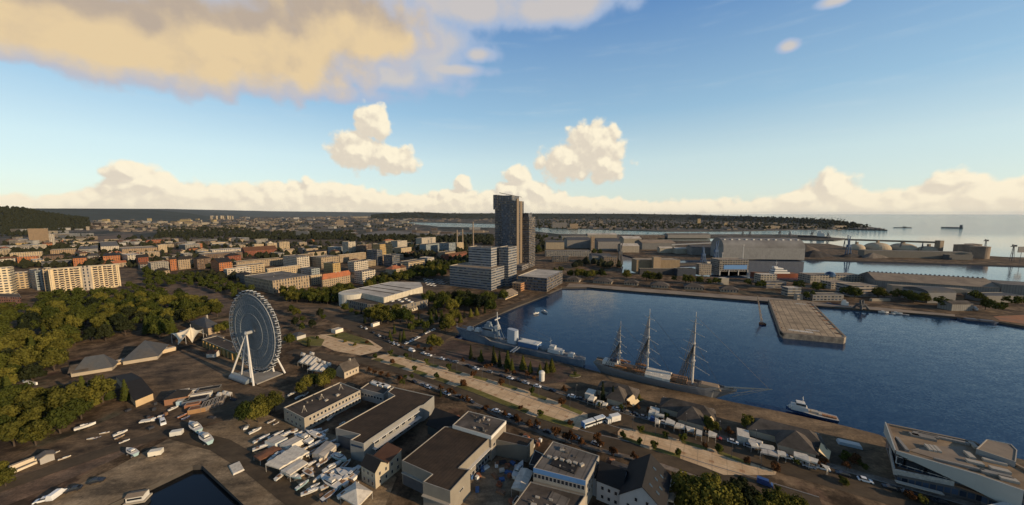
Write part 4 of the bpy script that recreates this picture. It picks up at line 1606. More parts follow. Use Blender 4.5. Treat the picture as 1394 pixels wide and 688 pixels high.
shelter('orange_awning', 'small orange peaked awning near the corner of the blue-banded block', [(823, 631), (832, 633), (837, 625), (828, 622)], 2.6, 'rust', 1.0, n=1, ridge='peak')
shelter('white_awning', 'small white awning behind the tall dark gabled house', [(905, 680), (918, 683), (923, 674), (910, 671)], 2.8, 'canvas', .5, n=1)
shelter('white_awning', 'small white awning in front of the rust-leaved tree by the road', [(904, 663), (915, 666), (920, 656), (909, 653)], 2.8, 'canvas', .5, n=1)
# the angular white-banded building at the right edge
def big_corner_building():
 root = thing('angular_building', 'big angular waterfront building with tan flat roof and wedge-shaped white band', 'building', tuple(G(1300, 640)))
 h = 11.0
 roof = gh([(1206, 576), (1327, 601), (1420, 650), (1440, 684), (1394, 668), (1329, 645), (1220, 613.5)], h)
 ins = inset(roof, .8)
 mb = MB()
 mb.flat(ins, h - .7)
 rf = mb.build('roof', mat('roof_museum', (.25, .17, .095), .92, .25, .22, c2=(.17, .12, .075), amt=.6, sc2=.09, mott=.4), root)
 mb = MB()
 mb.prism(ins, h - .7, h, 0)
 for i in range(len(roof)):
  j = (i + 1) % len(roof)
  mb.poly([(roof[i].x, roof[i].y, h), (roof[j].x, roof[j].y, h), (ins[j].x, ins[j].y, h), (ins[i].x, ins[i].y, h)])
 mb.build('parapet', 'roof_tan', root)
 z = lambda p, k: (p.x, p.y, k)
 # wedge of white sheet growing deeper to the right along the side facing the road
 n1, n2, n3 = roof[6], roof[5], roof[4]
 ba = MB()
 dz = [(n1, 9.9), (n2, 5.2), (n3, 3.2)]
 for (a, za), (b, zb) in zip(dz, dz[1:]):
  d = (b - a).normalized()
  o = V((d.y, -d.x, 0)) * .35
  if o.dot(a) > 0: o = -o
  A, B = a + o, b + o
  ba.poly([z(A, za), z(B, zb), z(B, h + .05), z(A, h + .05)])
  ba.poly([z(a, za), z(b, zb), z(B, zb), z(A, za)])
  ba.poly([z(A, h + .05), z(B, h + .05), z(b, h + .05), z(a, h + .05)])
 ba.build('white_band', mat('white_sheet', (.36, .36, .32), .75, .08, .25), root)
 ws = MB()
 a, b = roof[6], roof[0]
 d = (b - a).normalized()
 o = V((d.y, -d.x, 0))
 if o.x > 0: o = -o
 A, B = a + o * .35, b + o * .35
 ws.poly([z(A, 9.6), z(B, 6.4), z(B, h + .4), z(A, h + .05)])
 ws.poly([z(A, h + .05), z(B, h + .4), z(b, h + .4), z(a, h + .05)])
 ws.build('end_fin', mat('white_sheet', (.5, .5, .47)), root)
 # glazed storey set back under the band
 wl = MB()
 inn = [roof[0].lerp(roof[1], .03), roof[1], roof[2], roof[3], n3.lerp(roof[3], .1), n2.lerp(roof[1], .07), n1.lerp(roof[1], .04)]
 wl.prism(inn, 0, h - .8, 0)
 wl.build('wall', 'fac_office', root, (.13, .12, .11))
 for i in range(9):
  q0, q1 = n1.lerp(n2, .06 + .095 * i), n1.lerp(n2, .11 + .095 * i)
  q = q0.lerp(roof[1], .03)
  q2 = q1.lerp(roof[1], .03)
  window(root, (q.x, q.y, 5.6), math.atan2((q2 - q).y, (q2 - q).x), 3.0, 2.9)
 # terrace with a pale balustrade in front
 t = gh([(1211, 610), (1217, 641), (1299, 658), (1340, 672), (1328, 647), (1222, 616)], 5.0)
 tm = MB()
 tm.prism(t, 3.9, 4.4, 0, 0, True)
 tm.build('terrace_floor', mat('terrace_boards', (.16, .085, .045), .9, .3, .5), root)
 for k, (i, j) in enumerate(((0, 1), (1, 2))):
  bm_ = MB()
  a, b = t[i], t[j]
  d = (b - a).normalized()
  nn = V((d.y, -d.x, 0))
  c = (a + b) / 2 - nn * .1
  bm_.box((c.x, c.y, 3.4), ((b - a).length, .35, 2.3), math.atan2(d.y, d.x))
  bm_.build('balustrade', mat('balustrade_pale', (.34, .32, .28), .85, .4, 1.3), root)
 lw = MB()
 L = gh([(1214, 618), (1222, 648), (1300, 664), (1345, 676), (1330, 650)], 3.5)
 lw.prism(L, 0, 3.9, 0)
 lw.build('ground_floor_wall', 'fac_office', root, (.10, .09, .08))
 cn = MB()
 a, b = gh([(1219, 655), (1284, 672)], 2.8)
 d = (b - a).normalized()
 c = (a + b) / 2
 cn.box((c.x, c.y, 2.6), ((b - a).length, 1.6, .2), math.atan2(d.y, d.x))
 cn.build('canopy', 'trim_pale', root)
 pod = MB()
 P = gh([(1335, 690), (1378, 680), (1430, 690), (1430, 730), (1340, 720)], 5.0)
 pod.prism(P, 0, 5.0, 0, 1)
 pod.build('podium', ['trim_white', 'trim_white'], root)
 for (x, y, sx, sy) in ((1256, 594, 7, 2.4), (1246, 592, 2, 1.6), (1260, 592, 7, 1.4), (1320, 619, 1.6, 4), (1326, 606, 1.4, 4), (1345, 617, 5, 1.3), (1354, 628, 5.5, 1.4), (1361, 639, 4.5, 2.0), (1356, 645, 7, 2), (1373, 652, 4, 2), (1327, 629, 4, 1.8), (1283, 596, 14, 1.1), (1228, 604, 1, 9), (1270, 610, 1, 4), (1276, 611, 1, 4), (1264, 609, 1, 4), (1305, 632, 12, .7)):
  q = G(x, y, h)
  u = MB()
  u.box((q.x, q.y, h - .7), (sx, sy, .9), rad(-30))
  u.build('roof_unit', 'trim_pale' if sx + sy < 8 else 'concrete', rf)
 rp = MB()
 rp.flat(gh([(1236, 611), (1262, 606), (1314, 606), (1329, 640)], h), h - .55)
 rp.build('roof_deck', 'roof_tan', rf)
 return root
big_corner_building()
pts = gh([(1329, 611), (1383, 629), (1385, 613), (1377, 605), (1343, 598)], 12.5)
bld('angular_annex', 'grey pavilion with faceted tan roof behind the big angular waterfront building', 'building', pts, 12.5, 'wall', (.24, .235, .22), rm='roof_tan', par=.2, cope='trim_pale')
# three hipped waterfront restaurants with white awnings
def restaurant(label, cpx, wpx, green=False):
 c = G(*cpx)
 L = wpx
 root = thing('waterfront_restaurant', label, 'restaurant', tuple(c), 'hipped restaurants along the quay')
 def loc(x, y):
  p = c + QD * x + E1 * y
  return V((p.x, p.y, 0))
 col_ = (.46, .38, .27)
 def block(x0, x1, y0, y1, h, rh, nm, rp=True):
  P = [loc(x0, y0), loc(x1, y0), loc(x1, y1), loc(x0, y1)]
  mb = MB()
  mb.prism(P, 0, h, 0)
  mb.build(nm, 'wall', root, col_)
  return P
 P = block(-L / 2, L / 2, 0, 9, 3.4, 0, 'wall')
 roof_build(root, P, 3.4, 'hip', 3.9, 'roof_shingle', 'wall', col_, .9)
 Q = block(-3.0, L / 2 - 4, -6.5, 4, 3.4, 0, 'front_wing_wall')
 roof_build(root, [Q[1], Q[2], Q[3], Q[0]], 3.45, 'hip', 5.0, 'roof_shingle', 'wall', col_, .9, 'front_wing_roof')
 # cream gable sheet beside the wing, leaning like a roof slope
 e = MB()
 a, b = loc(L / 2 - 3.2, -6.0), loc(L / 2 - 1.2, .5)
 d = QD * 3.4
 e.poly([(a.x, a.y, 4.6), (b.x, b.y, 5.0), (b.x + d.x, b.y + d.y, 2.3), (a.x + d.x, a.y + d.y, 2.1)])
 e.poly([(a.x, a.y, 4.45), (b.x, b.y, 4.85), (b.x + d.x, b.y + d.y, 2.15), (a.x + d.x, a.y + d.y, 1.95)])
 e.build('cream_awning', mat('awning_cream', (.62, .47, .27), .9, .1, .6), root)
 rn = random.Random(int(cpx[0]))
 for k in range(7 if L > 21 else 3):
  x = -L / 2 - 1 + (k % 6) * (L / 5.4) + rn.uniform(-.8, .8)
  w = L / 6.5 * rn.uniform(.55, 1.2)
  y0, dep, hh = (-13.0 if k < 6 else -8.8) + rn.uniform(-1, 1), rn.uniform(2.4, 5.2), rn.uniform(2.2, 3.3)
  a0, a1, b0, b1 = loc(x, y0), loc(x + w, y0), loc(x, y0 + dep), loc(x + w, y0 + dep)
  m = MB()
  q = lambda p, zz: (p.x, p.y, zz)
  ridge0, ridge1 = (a0 + b0) / 2, (a1 + b1) / 2
  for c_ in (a0, a1, b0, b1):
   c_.x += rn.uniform(-.9, .9)
   c_.y += rn.uniform(-.9, .9)
  m.poly([q(a0, hh), q(a1, hh), q(ridge1, hh + .7), q(ridge0, hh + .7)])
  m.poly([q(b0, hh), q(b1, hh), q(ridge1, hh + .7), q(ridge0, hh + .7)])
  m.poly([q(a0, hh), q(ridge0, hh + .7), q(b0, hh)])
  m.poly([q(a1, hh), q(ridge1, hh + .7), q(b1, hh)])
  m.poly([q(a0, hh), q(a1, hh), q(a1, hh - .7), q(a0, hh - .7)])
  m.poly([q(a1, hh), q(b1, hh), q(b1, hh - .7), q(a1, hh - .7)])
  for p in (a0, a1, b0, b1):
   pp = p.lerp((a0 + b1) / 2, .05)
   m.tube((pp.x, pp.y, 0), (pp.x, pp.y, hh), .06, n=5)
  m.build('awning', 'canvas', root)
 w0 = MB()
 a = loc(-L / 2 - 2.5, -4.5)
 w0.box((a.x, a.y, 0), (4.5, 6.5, 3.1), rad(-30))
 w0.build('side_pavilion', 'canvas', root)
 lp = MB()
 for k in range(6):
  p = loc(-L / 2 + k * L / 5, 9.6)
  lp.tube((p.x, p.y, 0), (p.x, p.y, 4.2), .07, n=5)
 for k in range(5):
  p, q = loc(-L / 2 + k * L / 5, 9.6), loc(-L / 2 + (k + 1) * L / 5, 9.6)
  lp.tube((p.x, p.y, 4.1), (q.x, q.y, 4.1), .05, n=4)
 lp.build('rear_rail', 'trim_white', root)
 return root
restaurant('hipped brown-roofed restaurant behind two dark conifers, near the tall ship stern', (838, 544), 20)
restaurant('hipped brown-roofed restaurant with white awnings in front of the tall ship bow', (934, 572), 23)
restaurant('largest hipped restaurant with white awnings, in front of the blue and white workboat', (1068, 606), 26)
# ---------------------------------------------------------------- Ferris wheel
def ferris():
 ctr = G(351, 511)
 R = (HT(351, 511, 394.5) - 6.5) / 2
 zc = R + 4.4
 th = math.atan2(-ctr.y, -ctr.x) - rad(63)
 n = V((math.cos(th), math.sin(th), 0))
 t = V((-n.y, n.x, 0))
 root = thing('ferris_wheel', 'giant grey Ferris wheel with white legs and closed gondolas round its rim', 'ferris wheel', tuple(ctr))
 C = V((ctr.x, ctr.y, zc))
 def P(a, r, o):
  return C + (t * math.cos(a) + V((0, 0, 1)) * math.sin(a)) * r + n * o
 N = 42
 hw = 1.6
 def ring(r, o, rr, nm, m):
  mb = MB()
  for i in range(72):
   mb.tube(P(2 * PI * i / 72, r, o), P(2 * PI * (i + 1) / 72, r, o), rr, n=5, m=0, caps=False)
  mb.build(nm, m, root)
 W = 'wheel_metal'
 mat(W, (.21, .23, .24), .55, .12, .3, metal=.1)
 mat('wheel_rim', (.33, .33, .32), .5, .12, .3)
 for o in (-hw, hw):
  ring(R - .3, o, .2, 'rim', 'wheel_rim')
  ring(R - 2.2, o, .18, 'inner_ring', W)
  ring(R * .72, o, .14, 'inner_ring', W)
  ring(R * .48, o, .14, 'inner_ring', W)
  ring(R * .86, o, .10, 'inner_ring', W)
 for k in range(48):
  a = 2 * PI * k / 48
  mb = MB()
  for o in (-hw, hw):
   mb.tube(P(a, 1.2, o * .5), P(a, R - .4, o), .10, n=4, caps=False)
   mb.tube(P(a, R * .48, o * .7), P(a + PI / 48, R - .4, o), .06, n=4, caps=False)
  mb.tube(P(a, R - .3, -hw), P(a, R - .3, hw), .12, n=4)
  mb.tube(P(a, R * .86, -hw), P(a, R * .86, hw), .07, n=4)
  mb.build('spoke', W, root)
 # fine lattice of lights and bracing filling the disc
 m = bpy.data.materials.new('wheel_lattice')
 MATS['wheel_lattice'] = m
 m.use_nodes = True
 q = NT(m.node_tree)
 b = q.n['Principled BSDF']
 uv = q.new('ShaderNodeUVMap').outputs[0]
 s = q.new('ShaderNodeSeparateXYZ')
 q.l.new(uv, s.inputs[0])
 nz = q.noise(uv, 60, 4, .7)
 rr = q.m('FRACT', q.m('MULTIPLY', s.outputs[1], 9.0))
 aa = q.m('FRACT', q.m('MULTIPLY', s.outputs[0], 96.0))
 f = q.m('MAXIMUM', q.m('LESS_THAN', rr, .2), q.m('LESS_THAN', aa, .28))
 cc = q.mix(q.sm(nz, .35, .65), (.11, .13, .138, 1), (.22, .245, .255, 1))
 cc = q.mix(q.m('MULTIPLY', f, .5), cc, (.26, .28, .29, 1))
 q.l.new(cc, b.inputs['Base Color'])
 b.inputs['Roughness'].default_value = .8
 q.l.new(q.m('GREATER_THAN', q.noise(uv, 140, 2, .6), .3), b.inputs['Alpha'])
 mb = MB()
 for i in range(96):
  a0, a1 = 2 * PI * i / 96, 2 * PI * (i + 1) / 96
  for k in range(6):
   r0, r1 = 1 + (R - 2) * k / 6, 1 + (R - 2) * (k + 1) / 6
   mb.poly([P(a0, r0, 0), P(a1, r0, 0), P(a1, r1, 0), P(a0, r1, 0)], 0, [(i / 96, k / 6), ((i + 1) / 96, k / 6), ((i + 1) / 96, (k + 1) / 6), (i / 96, (k + 1) / 6)])
 mb.build('lattice', 'wheel_lattice', root)
 gm = MB()
 gm.box((0, 0, -1.0), (2.0, 1.7, 1.9), 0, 0, .85)
 gm.box((0, 0, -.55), (2.04, 1.74, .95), 0, 1, .93)
 gme = gm.mesh('gondola', ['wheel_rim', 'pane'])
 for k in range(N):
  a = 2 * PI * (k + .5) / N
  p = P(a, R + .9, 0)
  g = link('gondola', gme, root)
  g.location = p - V(root['_o'])
  g.rotation_euler = (0, 0, th + PI / 2)
  g.scale = (.8, 1.2, .85)
 hb = MB()
 hb.tube(C - n * 4.6, C + n * 4.6, 1.0, n=12)
 hb.tube(C + n * 4.6, C + n * 5.4, 1.5, .5, n=12)
 hb.tube(C - n * 5.4, C - n * 4.6, .5, 1.5, n=12)
 hb.build('hub', 'wheel_rim', root)
 mat('leg_white', (.60, .56, .50), .6, .1, .4)
 for o in (1, -1):
  top = C + n * 4.2 * o
  for w in (-12, -5, 5.5, 12.5):
   f = V((ctr.x, ctr.y, 0)) + t * w + n * (9.0 if abs(w) > 8 else 6.5) * o
   mb = MB()
   mb.tube((f.x, f.y, 0), top, .55, .42, n=8)
   mb.build('leg', 'leg_white', root)
 pf = MB()
 pf.box((ctr.x, ctr.y, 0), (26, 15, .7), th + PI / 2)
 pf.build('platform', 'concrete', root)
 st = MB()
 c2 = V((ctr.x, ctr.y, 0)) + n * 8.5 - t * 1
 w_ = 5.0
 for i in range(10):
  a0, a1 = PI * i / 10, PI * (i + 1) / 10
  def q_(a, x):
   pp = c2 + t * x + n * (w_ / 2 * math.cos(a))
   return (pp.x, pp.y, .7 + 2.6 * math.sin(a))
  st.poly([q_(a0, -9), q_(a1, -9), q_(a1, 9), q_(a0, 9)])
 for x in (-9, 9):
  st.poly([(lambda pp: (pp.x, pp.y, .7 + 2.6 * math.sin(PI * i / 10)))(c2 + t * x + n * (w_ / 2 * math.cos(PI * i / 10))) for i in range(11)])
 st.build('boarding_hall_roof', mat('station_glass', (.16, .18, .19), .3, .3, .5, spec=.5), root)
ferris()
# ---------------------------------------------------------------- park buildings at the left
def hip_at(name, label, cat, pxc, pyt, h, xr, xl, rh, rm='roof_slate', color=(.40, .33, .24), swap=False, wm='wall', a1=60, clut=0, roof='hip', eave=.9):
 pts = corner(pxc, pyt, h, xr, xl, a1)
 return bld(name, label, cat, pts, h, wm, color, roof=roof, rh=rh, rm=rm, swap=swap, eave=eave, clut=clut), pts
p = hip_at('park_pavilion', 'grey hip-roofed park pavilion with two dormers and cream front, left of its row', 'pavilion', 101, 508, 2.4, 152, 92, 8.0, a1=33)[1]
q = hip_at('dormer_house', 'low slate-roofed house with small gable end beside the dormered park pavilion', 'house', 96, 507, 3.2, 118, 89, 3.4, roof='gable', a1=33, rm='roof_shingle')
p = hip_at('park_pavilion', 'wide grey hip-roofed park pavilion in the middle of the park row', 'pavilion', 167, 492, 2.6, 214, 146, 9.0, a1=33)[1]
mb_ = front(104, 252, 512, 2.6, 470)
root = bld('covered_walk', 'long low cream covered walkway along the front of the park pavilions', 'walkway', [V((p_.x, p_.y, 0)) for p_ in front(101, 240, 511.5, 3.0, 477)], 2.6, 'wall', (.55, .42, .26), rm='roof_pale', par=.1)
pts = hip_at('dark_pavilion', 'dark hip-roofed pavilion with chimney between the peaked tent and wheel', 'pavilion', 283, 447, 6.0, 299, 260, 6.0, rm='roof_slate', color=(.38, .28, .18), clut=1)[1]
pts = hip_at('low_pavilion', 'low brown hip-roofed pavilion in front of the dark pavilion with chimney', 'pavilion', 285, 464, 3.0, 305, 278, 3.4, rm='roof_shingle')[1]
# peaked white tent
def tensile():
 c = G(256, 471)
 root = thing('peaked_tent', 'white peaked fabric tent with swept points beside the dark pavilion', 'tent', tuple(c))
 tips = [(233, 454, 8), (242, 470, 1.0), (252, 455, 8), (262, 467, 1.2), (276, 448, 10), (281, 455, 6), (263, 446, 4), (245, 450, 3)]
 top = G(260, 446, 0)
 pts = [G(x, y, z) for x, y, z in tips]
 ctr = sum(pts, V((0, 0, 0))) / len(pts)
 ctr.z = 4.2
 peak = V((ctr.x, ctr.y, 11.0)) + (G(262, 458) - G(256, 458)) * .6
 mb = MB()
 n = len(pts)
 K = 8
 for i in range(n):
  a, b = pts[i], pts[(i + 1) % n]
  for k in range(K):
   f0, f1 = k / K, (k + 1) / K
   def S(p, f):
    q = p.lerp(peak, f)
    lin = p.z + (peak.z - p.z) * f
    q.z = p.z + (4.5 - p.z) * math.sin(f * PI) * .3 + (peak.z - p.z) * f ** 1.5
    return q
   for j in range(3):
    g0, g1 = j / 3, (j + 1) / 3
    def E_(g):
     q = a.lerp(b, g)
     q.z -= 1.2 * math.sin(g * PI) * 0
     return q.lerp(ctr, .22 * math.sin(g * PI))
    A, B = E_(g0), E_(g1)
    mb.poly([S(A, f0), S(B, f0), S(B, f1), S(A, f1)])
 mb.build('canopy', mat('tent_fabric', (.66, .56, .40), .85, .08, .6), root)
 m2 = MB()
 m2.tube((peak.x, peak.y, 0), (peak.x, peak.y, 13.6), .25, .15)
 m2.build('mast', 'steel', root)
 for p in pts:
  if p.z > 5:
   m3 = MB()
   m3.tube((p.x, p.y, 0), p, .18, .12)
   m3.build('pole', 'steel', root)
tensile()
pts = corner(319, 481, 5.3, 340, 275)
bk = bld('green_walled_hall', 'flat grey-roofed hall with green and yellow side wall beside the wheel', 'hall', pts, 5.3, 'wall', (.12, .12, .05), rm='roof_felt', par=.4, clut=2)
a, b = pts[3], pts[0]
d = (b - a).normalized()
for k in range(9):
 q = a.lerp(b, (k + .5) / 9) + V((d.y, -d.x, 0)) * .35
 mb = MB()
 mb.box((q.x, q.y, 0), (1.6, .7, 4.6), math.atan2(d.y, d.x))
 mb.build('pilaster', mat('ochre_paint', (.36, .22, .08), .9, .2, .6), bk)
pts = front(281, 293, 487, 6)
bld('gate_hut', 'small white hut with brown roof at the foot of the green-walled hall', 'hut', pts, 3.0, 'wall', (.55, .5, .42), roof='gable', rh=1.2, rm='roof_redbrown', eave=.3)
# dark sheds by the parking ground
def longshed(name, label, ring, h, rh, rm, color, cat='shed'):
 pts = gh(ring, h)
 return bld(name, label, cat, pts, h, 'wall', color, roof='gable', rh=rh, rm=rm, eave=.4)
longshed('dark_long_shed', 'long dark-roofed shed with cream end wall beside the conifers', [(184, 545), (208, 535), (178, 508), (158, 512)], 4, 2.4, 'roof_dark', (.5, .36, .2)).location
pts = rect(G(224, 553, 0), ang(25) * 9, ang(115) * 7)
bld('dark_hip_hut', 'square brick hut with near-black hipped roof on the parking ground', 'hut', pts, 3.4, 'wall', (.26, .13, .07), roof='pyr', rh=3.0, rm='roof_dark')
pts = rect(G(389, 564, 0), ang(-25) * 8, ang(65) * 9)
bld('brown_roof_hut', 'low hut with brown pitched roof beside the cream club building', 'hut', pts, 3.0, 'wall', (.26, .18, .12), roof='hip', rh=2.6, rm='roof_shingle')
pts = rect(G(469, 516, 0), E1 * 10, E2 * 8)
hh = bld('chimney_house', 'small cream house with brown hipped roof and chimney behind the club building', 'house', pts, 4.4, 'wall', (.42, .34, .24), roof='gable', rh=4.0, rm='roof_shingle', clut=1, eave=.4)
winrow(hh, pts[0], pts[1], 4, 1.4, .8, 1.6, .08, .08)
# boatyard sheds and tents
shelter('boat_tent', 'largest cream sheeted boat tent in the yard, four bays long', [(380.5, 638), (421, 615), (402, 606), (361, 632)], 3.4, posts=True, n=4, rise=.35)
shelter('boat_tent', 'flat cream boat tent in front of the largest four-bay boat tent', [(382, 641), (394.5, 646.5), (419.5, 630), (407, 624.5)], 3.0, posts=True, n=1, rise=.25)
shelter('rust_sheet_roof', 'flat rust-brown sheet roof over boats in the yard', [(345, 621), (354, 627), (384, 611), (372, 607)], 2.2, 'rust', .2, posts=True, n=1)
pts = rect(G(361, 609), ang(-18) * 6, ang(58) * 5)
bld('yard_hut', 'small white hut with blue end wall behind the rust-brown sheet roof', 'hut', pts, 2.9, 'wall', (.5, .5, .46), rm='roof_pale', par=.1)
pts = rect(G(381, 613), ang(-18) * 5, ang(58) * 9)
bld('yard_container', 'long white container hut beside the rust-brown sheet roof', 'container', pts, 2.7, 'wall', (.62, .57, .48), rm='roof_pale', par=.06)
shelter('grey_boat_tent', 'grey sheeted boat tent between the two cabin boats and the grey shed', [(425, 617), (441, 622), (458, 606), (444, 600)], 3.0, 'roof_pale', .4, n=1, posts='wall')
shelter('pyramid_tent', 'white four-sided peaked tent in front of the small gabled house', [(463, 676), (487, 690), (507, 669), (484, 655)], 3.0, 'canvas', 1.9, n=1, ridge='peak')
for i, (ring, lab) in enumerate((([(405, 493), (425, 498), (434, 488), (415, 484)], 'white market tent nearest the wheel leg'), ([(418, 503), (438, 506), (447, 498), (428, 494)], 'longest white market tent behind the round trees'))):
 shelter('market_tent', lab + ', between wheel and club building', ring, 3.0, 'canvas', .7, n=3)
for i, (x, y) in enumerate(((412, 482), (419, 485), (426, 487), (433, 490), (440, 493), (447, 495), (424, 481))):
 r_ = shelter('market_stall', '', [(x - 3.2, y + 1.5), (x + 2.5, y + 3), (x + 4, y - 1), (x - 2, y - 2.3)], 2.8, 'canvas', .9, n=1, ridge='peak', cat='stall')
 later(r_, 'small white peaked market stall', tuple(G(x, y)), 'market stalls beside the wheel')
pts = rect(G(396, 461), ang(-30) * 9, ang(60) * 7)
bld('kiosk', 'grey-roofed kiosk with white posts between the wheel and the paved promenade', 'kiosk', pts, 3.2, 'wall', (.45, .42, .36), roof='hip', rh=1.8, rm='roof_slate')
pts = rect(G(451, 453), ang(-30) * 6, ang(60) * 7)
bld('kiosk', 'white flat-roofed kiosk at the upper end of the paved promenade', 'kiosk', pts, 3.0, 'wall', (.7, .62, .48), rm='roof_pale', par=.2)
pts = rect(G(508, 445.5), ang(60) * 7, ang(150) * 3)
bld('white_cabin', 'white box cabin beside the road in front of the big park trees', 'cabin', pts, 2.8, 'wall', (.7, .64, .52), rm='roof_pale', par=.08)
# low broken wall at the left edge, small white things in the park
pts = front(12, 50, 642, 1.2, 627)
bld('low_white_wall', 'low cream terrace wall with red sheet roof at the edge of the parking ground', 'wall', pts, 1.7, 'wall', (.6, .5, .36), rm='rust', par=.1)
pts = front(14, 51, 647, .8, 631)
bld('low_white_wall', 'lower front step of the cream terrace wall by the parking ground', 'wall', pts, .9, 'wall', (.6, .5, .36), rm='concrete', par=.08)
pts = rect(G(53, 629), ang(-30) * 3.5, ang(60) * 3.5)
bld('small_hut', 'small grey hut at the end of the cream terrace wall', 'hut', pts, 2.6, 'wall', (.35, .32, .28), roof='gable', rh=.9, rm='roof_grey')
pts = front(31, 49, 521, .7, 524.5)
bld('white_garden_wall', 'thin white angled garden wall among the park trees', 'wall', pts, 1.6, 'wall', (.72, .68, .6), rm='trim_white', par=.04)
pts = rect(G(0, 421), ang(15) * 30, ang(105) * 18)
bb_ = bld('red_brick_block', 'low red-brown brick block at the left edge in front of the cream slabs', 'building', gh([(-30, 403), (28.5, 405), (26, 400), (-30, 399)], 9.0), 9.0, 'fac_punched', (.22, .10, .06), rm='roof_felt', par=.5)
# ---------------------------------------------------------------- city
COL = {'cream': (.52, .43, .30), 'white': (.60, .56, .49), 'grey': (.32, .31, .29), 'dgrey': (.16, .165, .17), 'orange': (.44, .18, .075), 'brick': (.25, .085, .045), 'beige': (.40, .325, .235),
  'brown': (.17, .12, .085), 'blue': (.34, .40, .44), 'yellow': (.50, .37, .17), 'tan': (.36, .27, .18)}
CN = {'cream': 'cream', 'white': 'white', 'grey': 'grey', 'dgrey': 'dark grey', 'orange': 'orange', 'brick': 'brick-red', 'beige': 'beige', 'brown': 'brown', 'blue': 'pale blue-grey', 'yellow': 'yellow', 'tan': 'tan'}
# twin tower
def towers():
 root = thing('twin_tower', 'tallest dark glass twin tower with slanted boom on its roof', 'tower', tuple(G(705, 367)))
 pc = G(703, 367)
 h = HT(703, 367, 269)
 d1, d2 = ang(66), ang(156)
 a, b = abs(reach(G(703, 269, h), d1, 713)), abs(reach(G(703, 269, h), d2, 673.5))
 pts = rect(pc, d1 * a, d2 * b)
 mb = MB()
 mb.prism(pts, 0, h - 6, 0, 1)
 mb.build('shaft', ['fac_tower', 'roof_dark'], root, (.105, .09, .072))
 # crown: taller glazed slab on the left part, with an overhanging corner box
 cr = rect(pts[0] + d2 * b * .22 + d1 * .4, d1 * (a - .8), d2 * b * .78)
 mb = MB()
 mb.prism(cr, h - 6, h + 4, 0, 1)
 mb.build('crown', ['fac_tower', 'roof_dark'], root, (.12, .11, .10))
 bx = rect(pts[3] + d2 * -5 - d1 * .8, d1 * a * .8, d2 * 8)
 mb = MB()
 mb.prism(bx, h - 21, h + 5.5, 0, 1, True)
 mb.build('corner_bay', ['fac_tower', 'roof_dark'], root, (.12, .105, .09))
 bx = rect(pts[0] + d2 * b * .30 - d1 * .5, d1 * 3, d2 * b * .38)
 mb = MB()
 mb.prism(bx, 8, h - 12, 0, 1, True)
 mb.build('glass_bay', ['fac_office', 'roof_dark'], root, (.05, .065, .085))
 for k, f in enumerate((.0, .45)):
  st = rect(pts[0] + d1 * a * f - d2 * .8, d1 * a * .28, d2 * 2)
  mb = MB()
  mb.prism(st, 0, h - 2 - 4 * k, 0, 0)
  mb.build('stone_pier', 'wall', root, (.19, .145, .10))
 mb = MB()
 t0 = pts[3].lerp(pts[0], .22) + V((0, 0, h + 9))
 t1 = pts[1].lerp(pts[2], .1) + V((0, 0, h + 2))
 mb.tube(t0, t1, .55, .4)
 for f in (.3, .55, .8):
  q = t0.lerp(t1, f)
  mb.tube((q.x, q.y, h + .5), q, .2)
 mb.build('roof_boom', 'steel_dark', root)
 # second, lower tower close behind
 pc = G(720, 365)
 h2 = HT(720, 365, 295.5)
 a2, b2 = abs(reach(G(720, 295, h2), d1, 727.5)), abs(reach(G(720, 295, h2), d2, 711))
 p2 = rect(pc, d1 * a2, d2 * b2)
 mb = MB()
 mb.prism(p2, 0, h2, 0, 1)
 mb.build('lower_shaft', ['fac_tower', 'roof_dark'], root, (.15, .12, .088))
 c = rect(p2[0] + d1 * a2 * .1 + d2 * b2 * .2, d1 * a2 * .6, d2 * b2 * .6)
 mb = MB()
 mb.prism(c, h2, h2 + 7, 0, 1)
 mb.build('lower_crown', ['fac_tower', 'roof_dark'], root, (.10, .09, .08))
 pd = rect(pts[0] - d1 * 8 - d2 * 14, d1 * (a + 30), d2 * (b + 20))
 mb = MB()
 mb.prism(pd, 0, 9, 0, 1)
 mb.build('podium', ['fac_office', 'roof_grey'], root, (.2, .17, .14))
towers()
def office(name, label, edge, xr, xl, a1, wm, colr, rm='roof_grey', clut=8, par=.8, cat='office block'):
 pts, h = cornerb(*edge, xr, xl, a1)
 return bld(name, label, cat, pts, h, wm, colr, rm=rm, clut=clut, par=par), pts, h
o1 = office('office_block', 'low wide grey office block with bands of windows among the trees', (668.7, 396, 366.7), 688.5, 612, 62, 'fac_band', (.215, .20, .18), rm='roof_tan')
o2 = office('office_block', 'tallest white banded office slab behind the low grey office block', (668.5, 391, 337.8), 679, 637.8, 62, 'fac_band', (.27, .255, .235))
o3 = office('office_block', 'narrower white office slab joined in front of the dark twin tower', (692, 390, 337.2), 703.5, 679, 62, 'fac_office', (.25, .23, .20))
g1 = office('waterfront_glass_building', 'long low dark glass building with pale roof along the left basin quay', (744.5, 398, 379), 766, 705, 64, 'fac_office', (.13, .105, .08), rm='roof_pale', clut=3)
p, h = cornerb(709, 397, 386.5, 722.5, 697, 62)
bld('orange_brick_hall', 'small orange brick hall at the quay below the glass building', 'hall', p, h, 'fac_wide', (.40, .20, .09), rm='roof_tan', par=.3)
p = gh([(686.5, 409), (706, 401.5), (705, 392), (688, 398)], 0)
r = bld('striped_ramp_building', 'low striped sloping building at the water edge beside the orange brick hall', 'building', rect(G(688, 408.5), ang(60) * 30, ang(150) * 9), 3.0, 'fac_band', (.45, .33, .2), roof='mono', rh=4, rm='roof_tan')
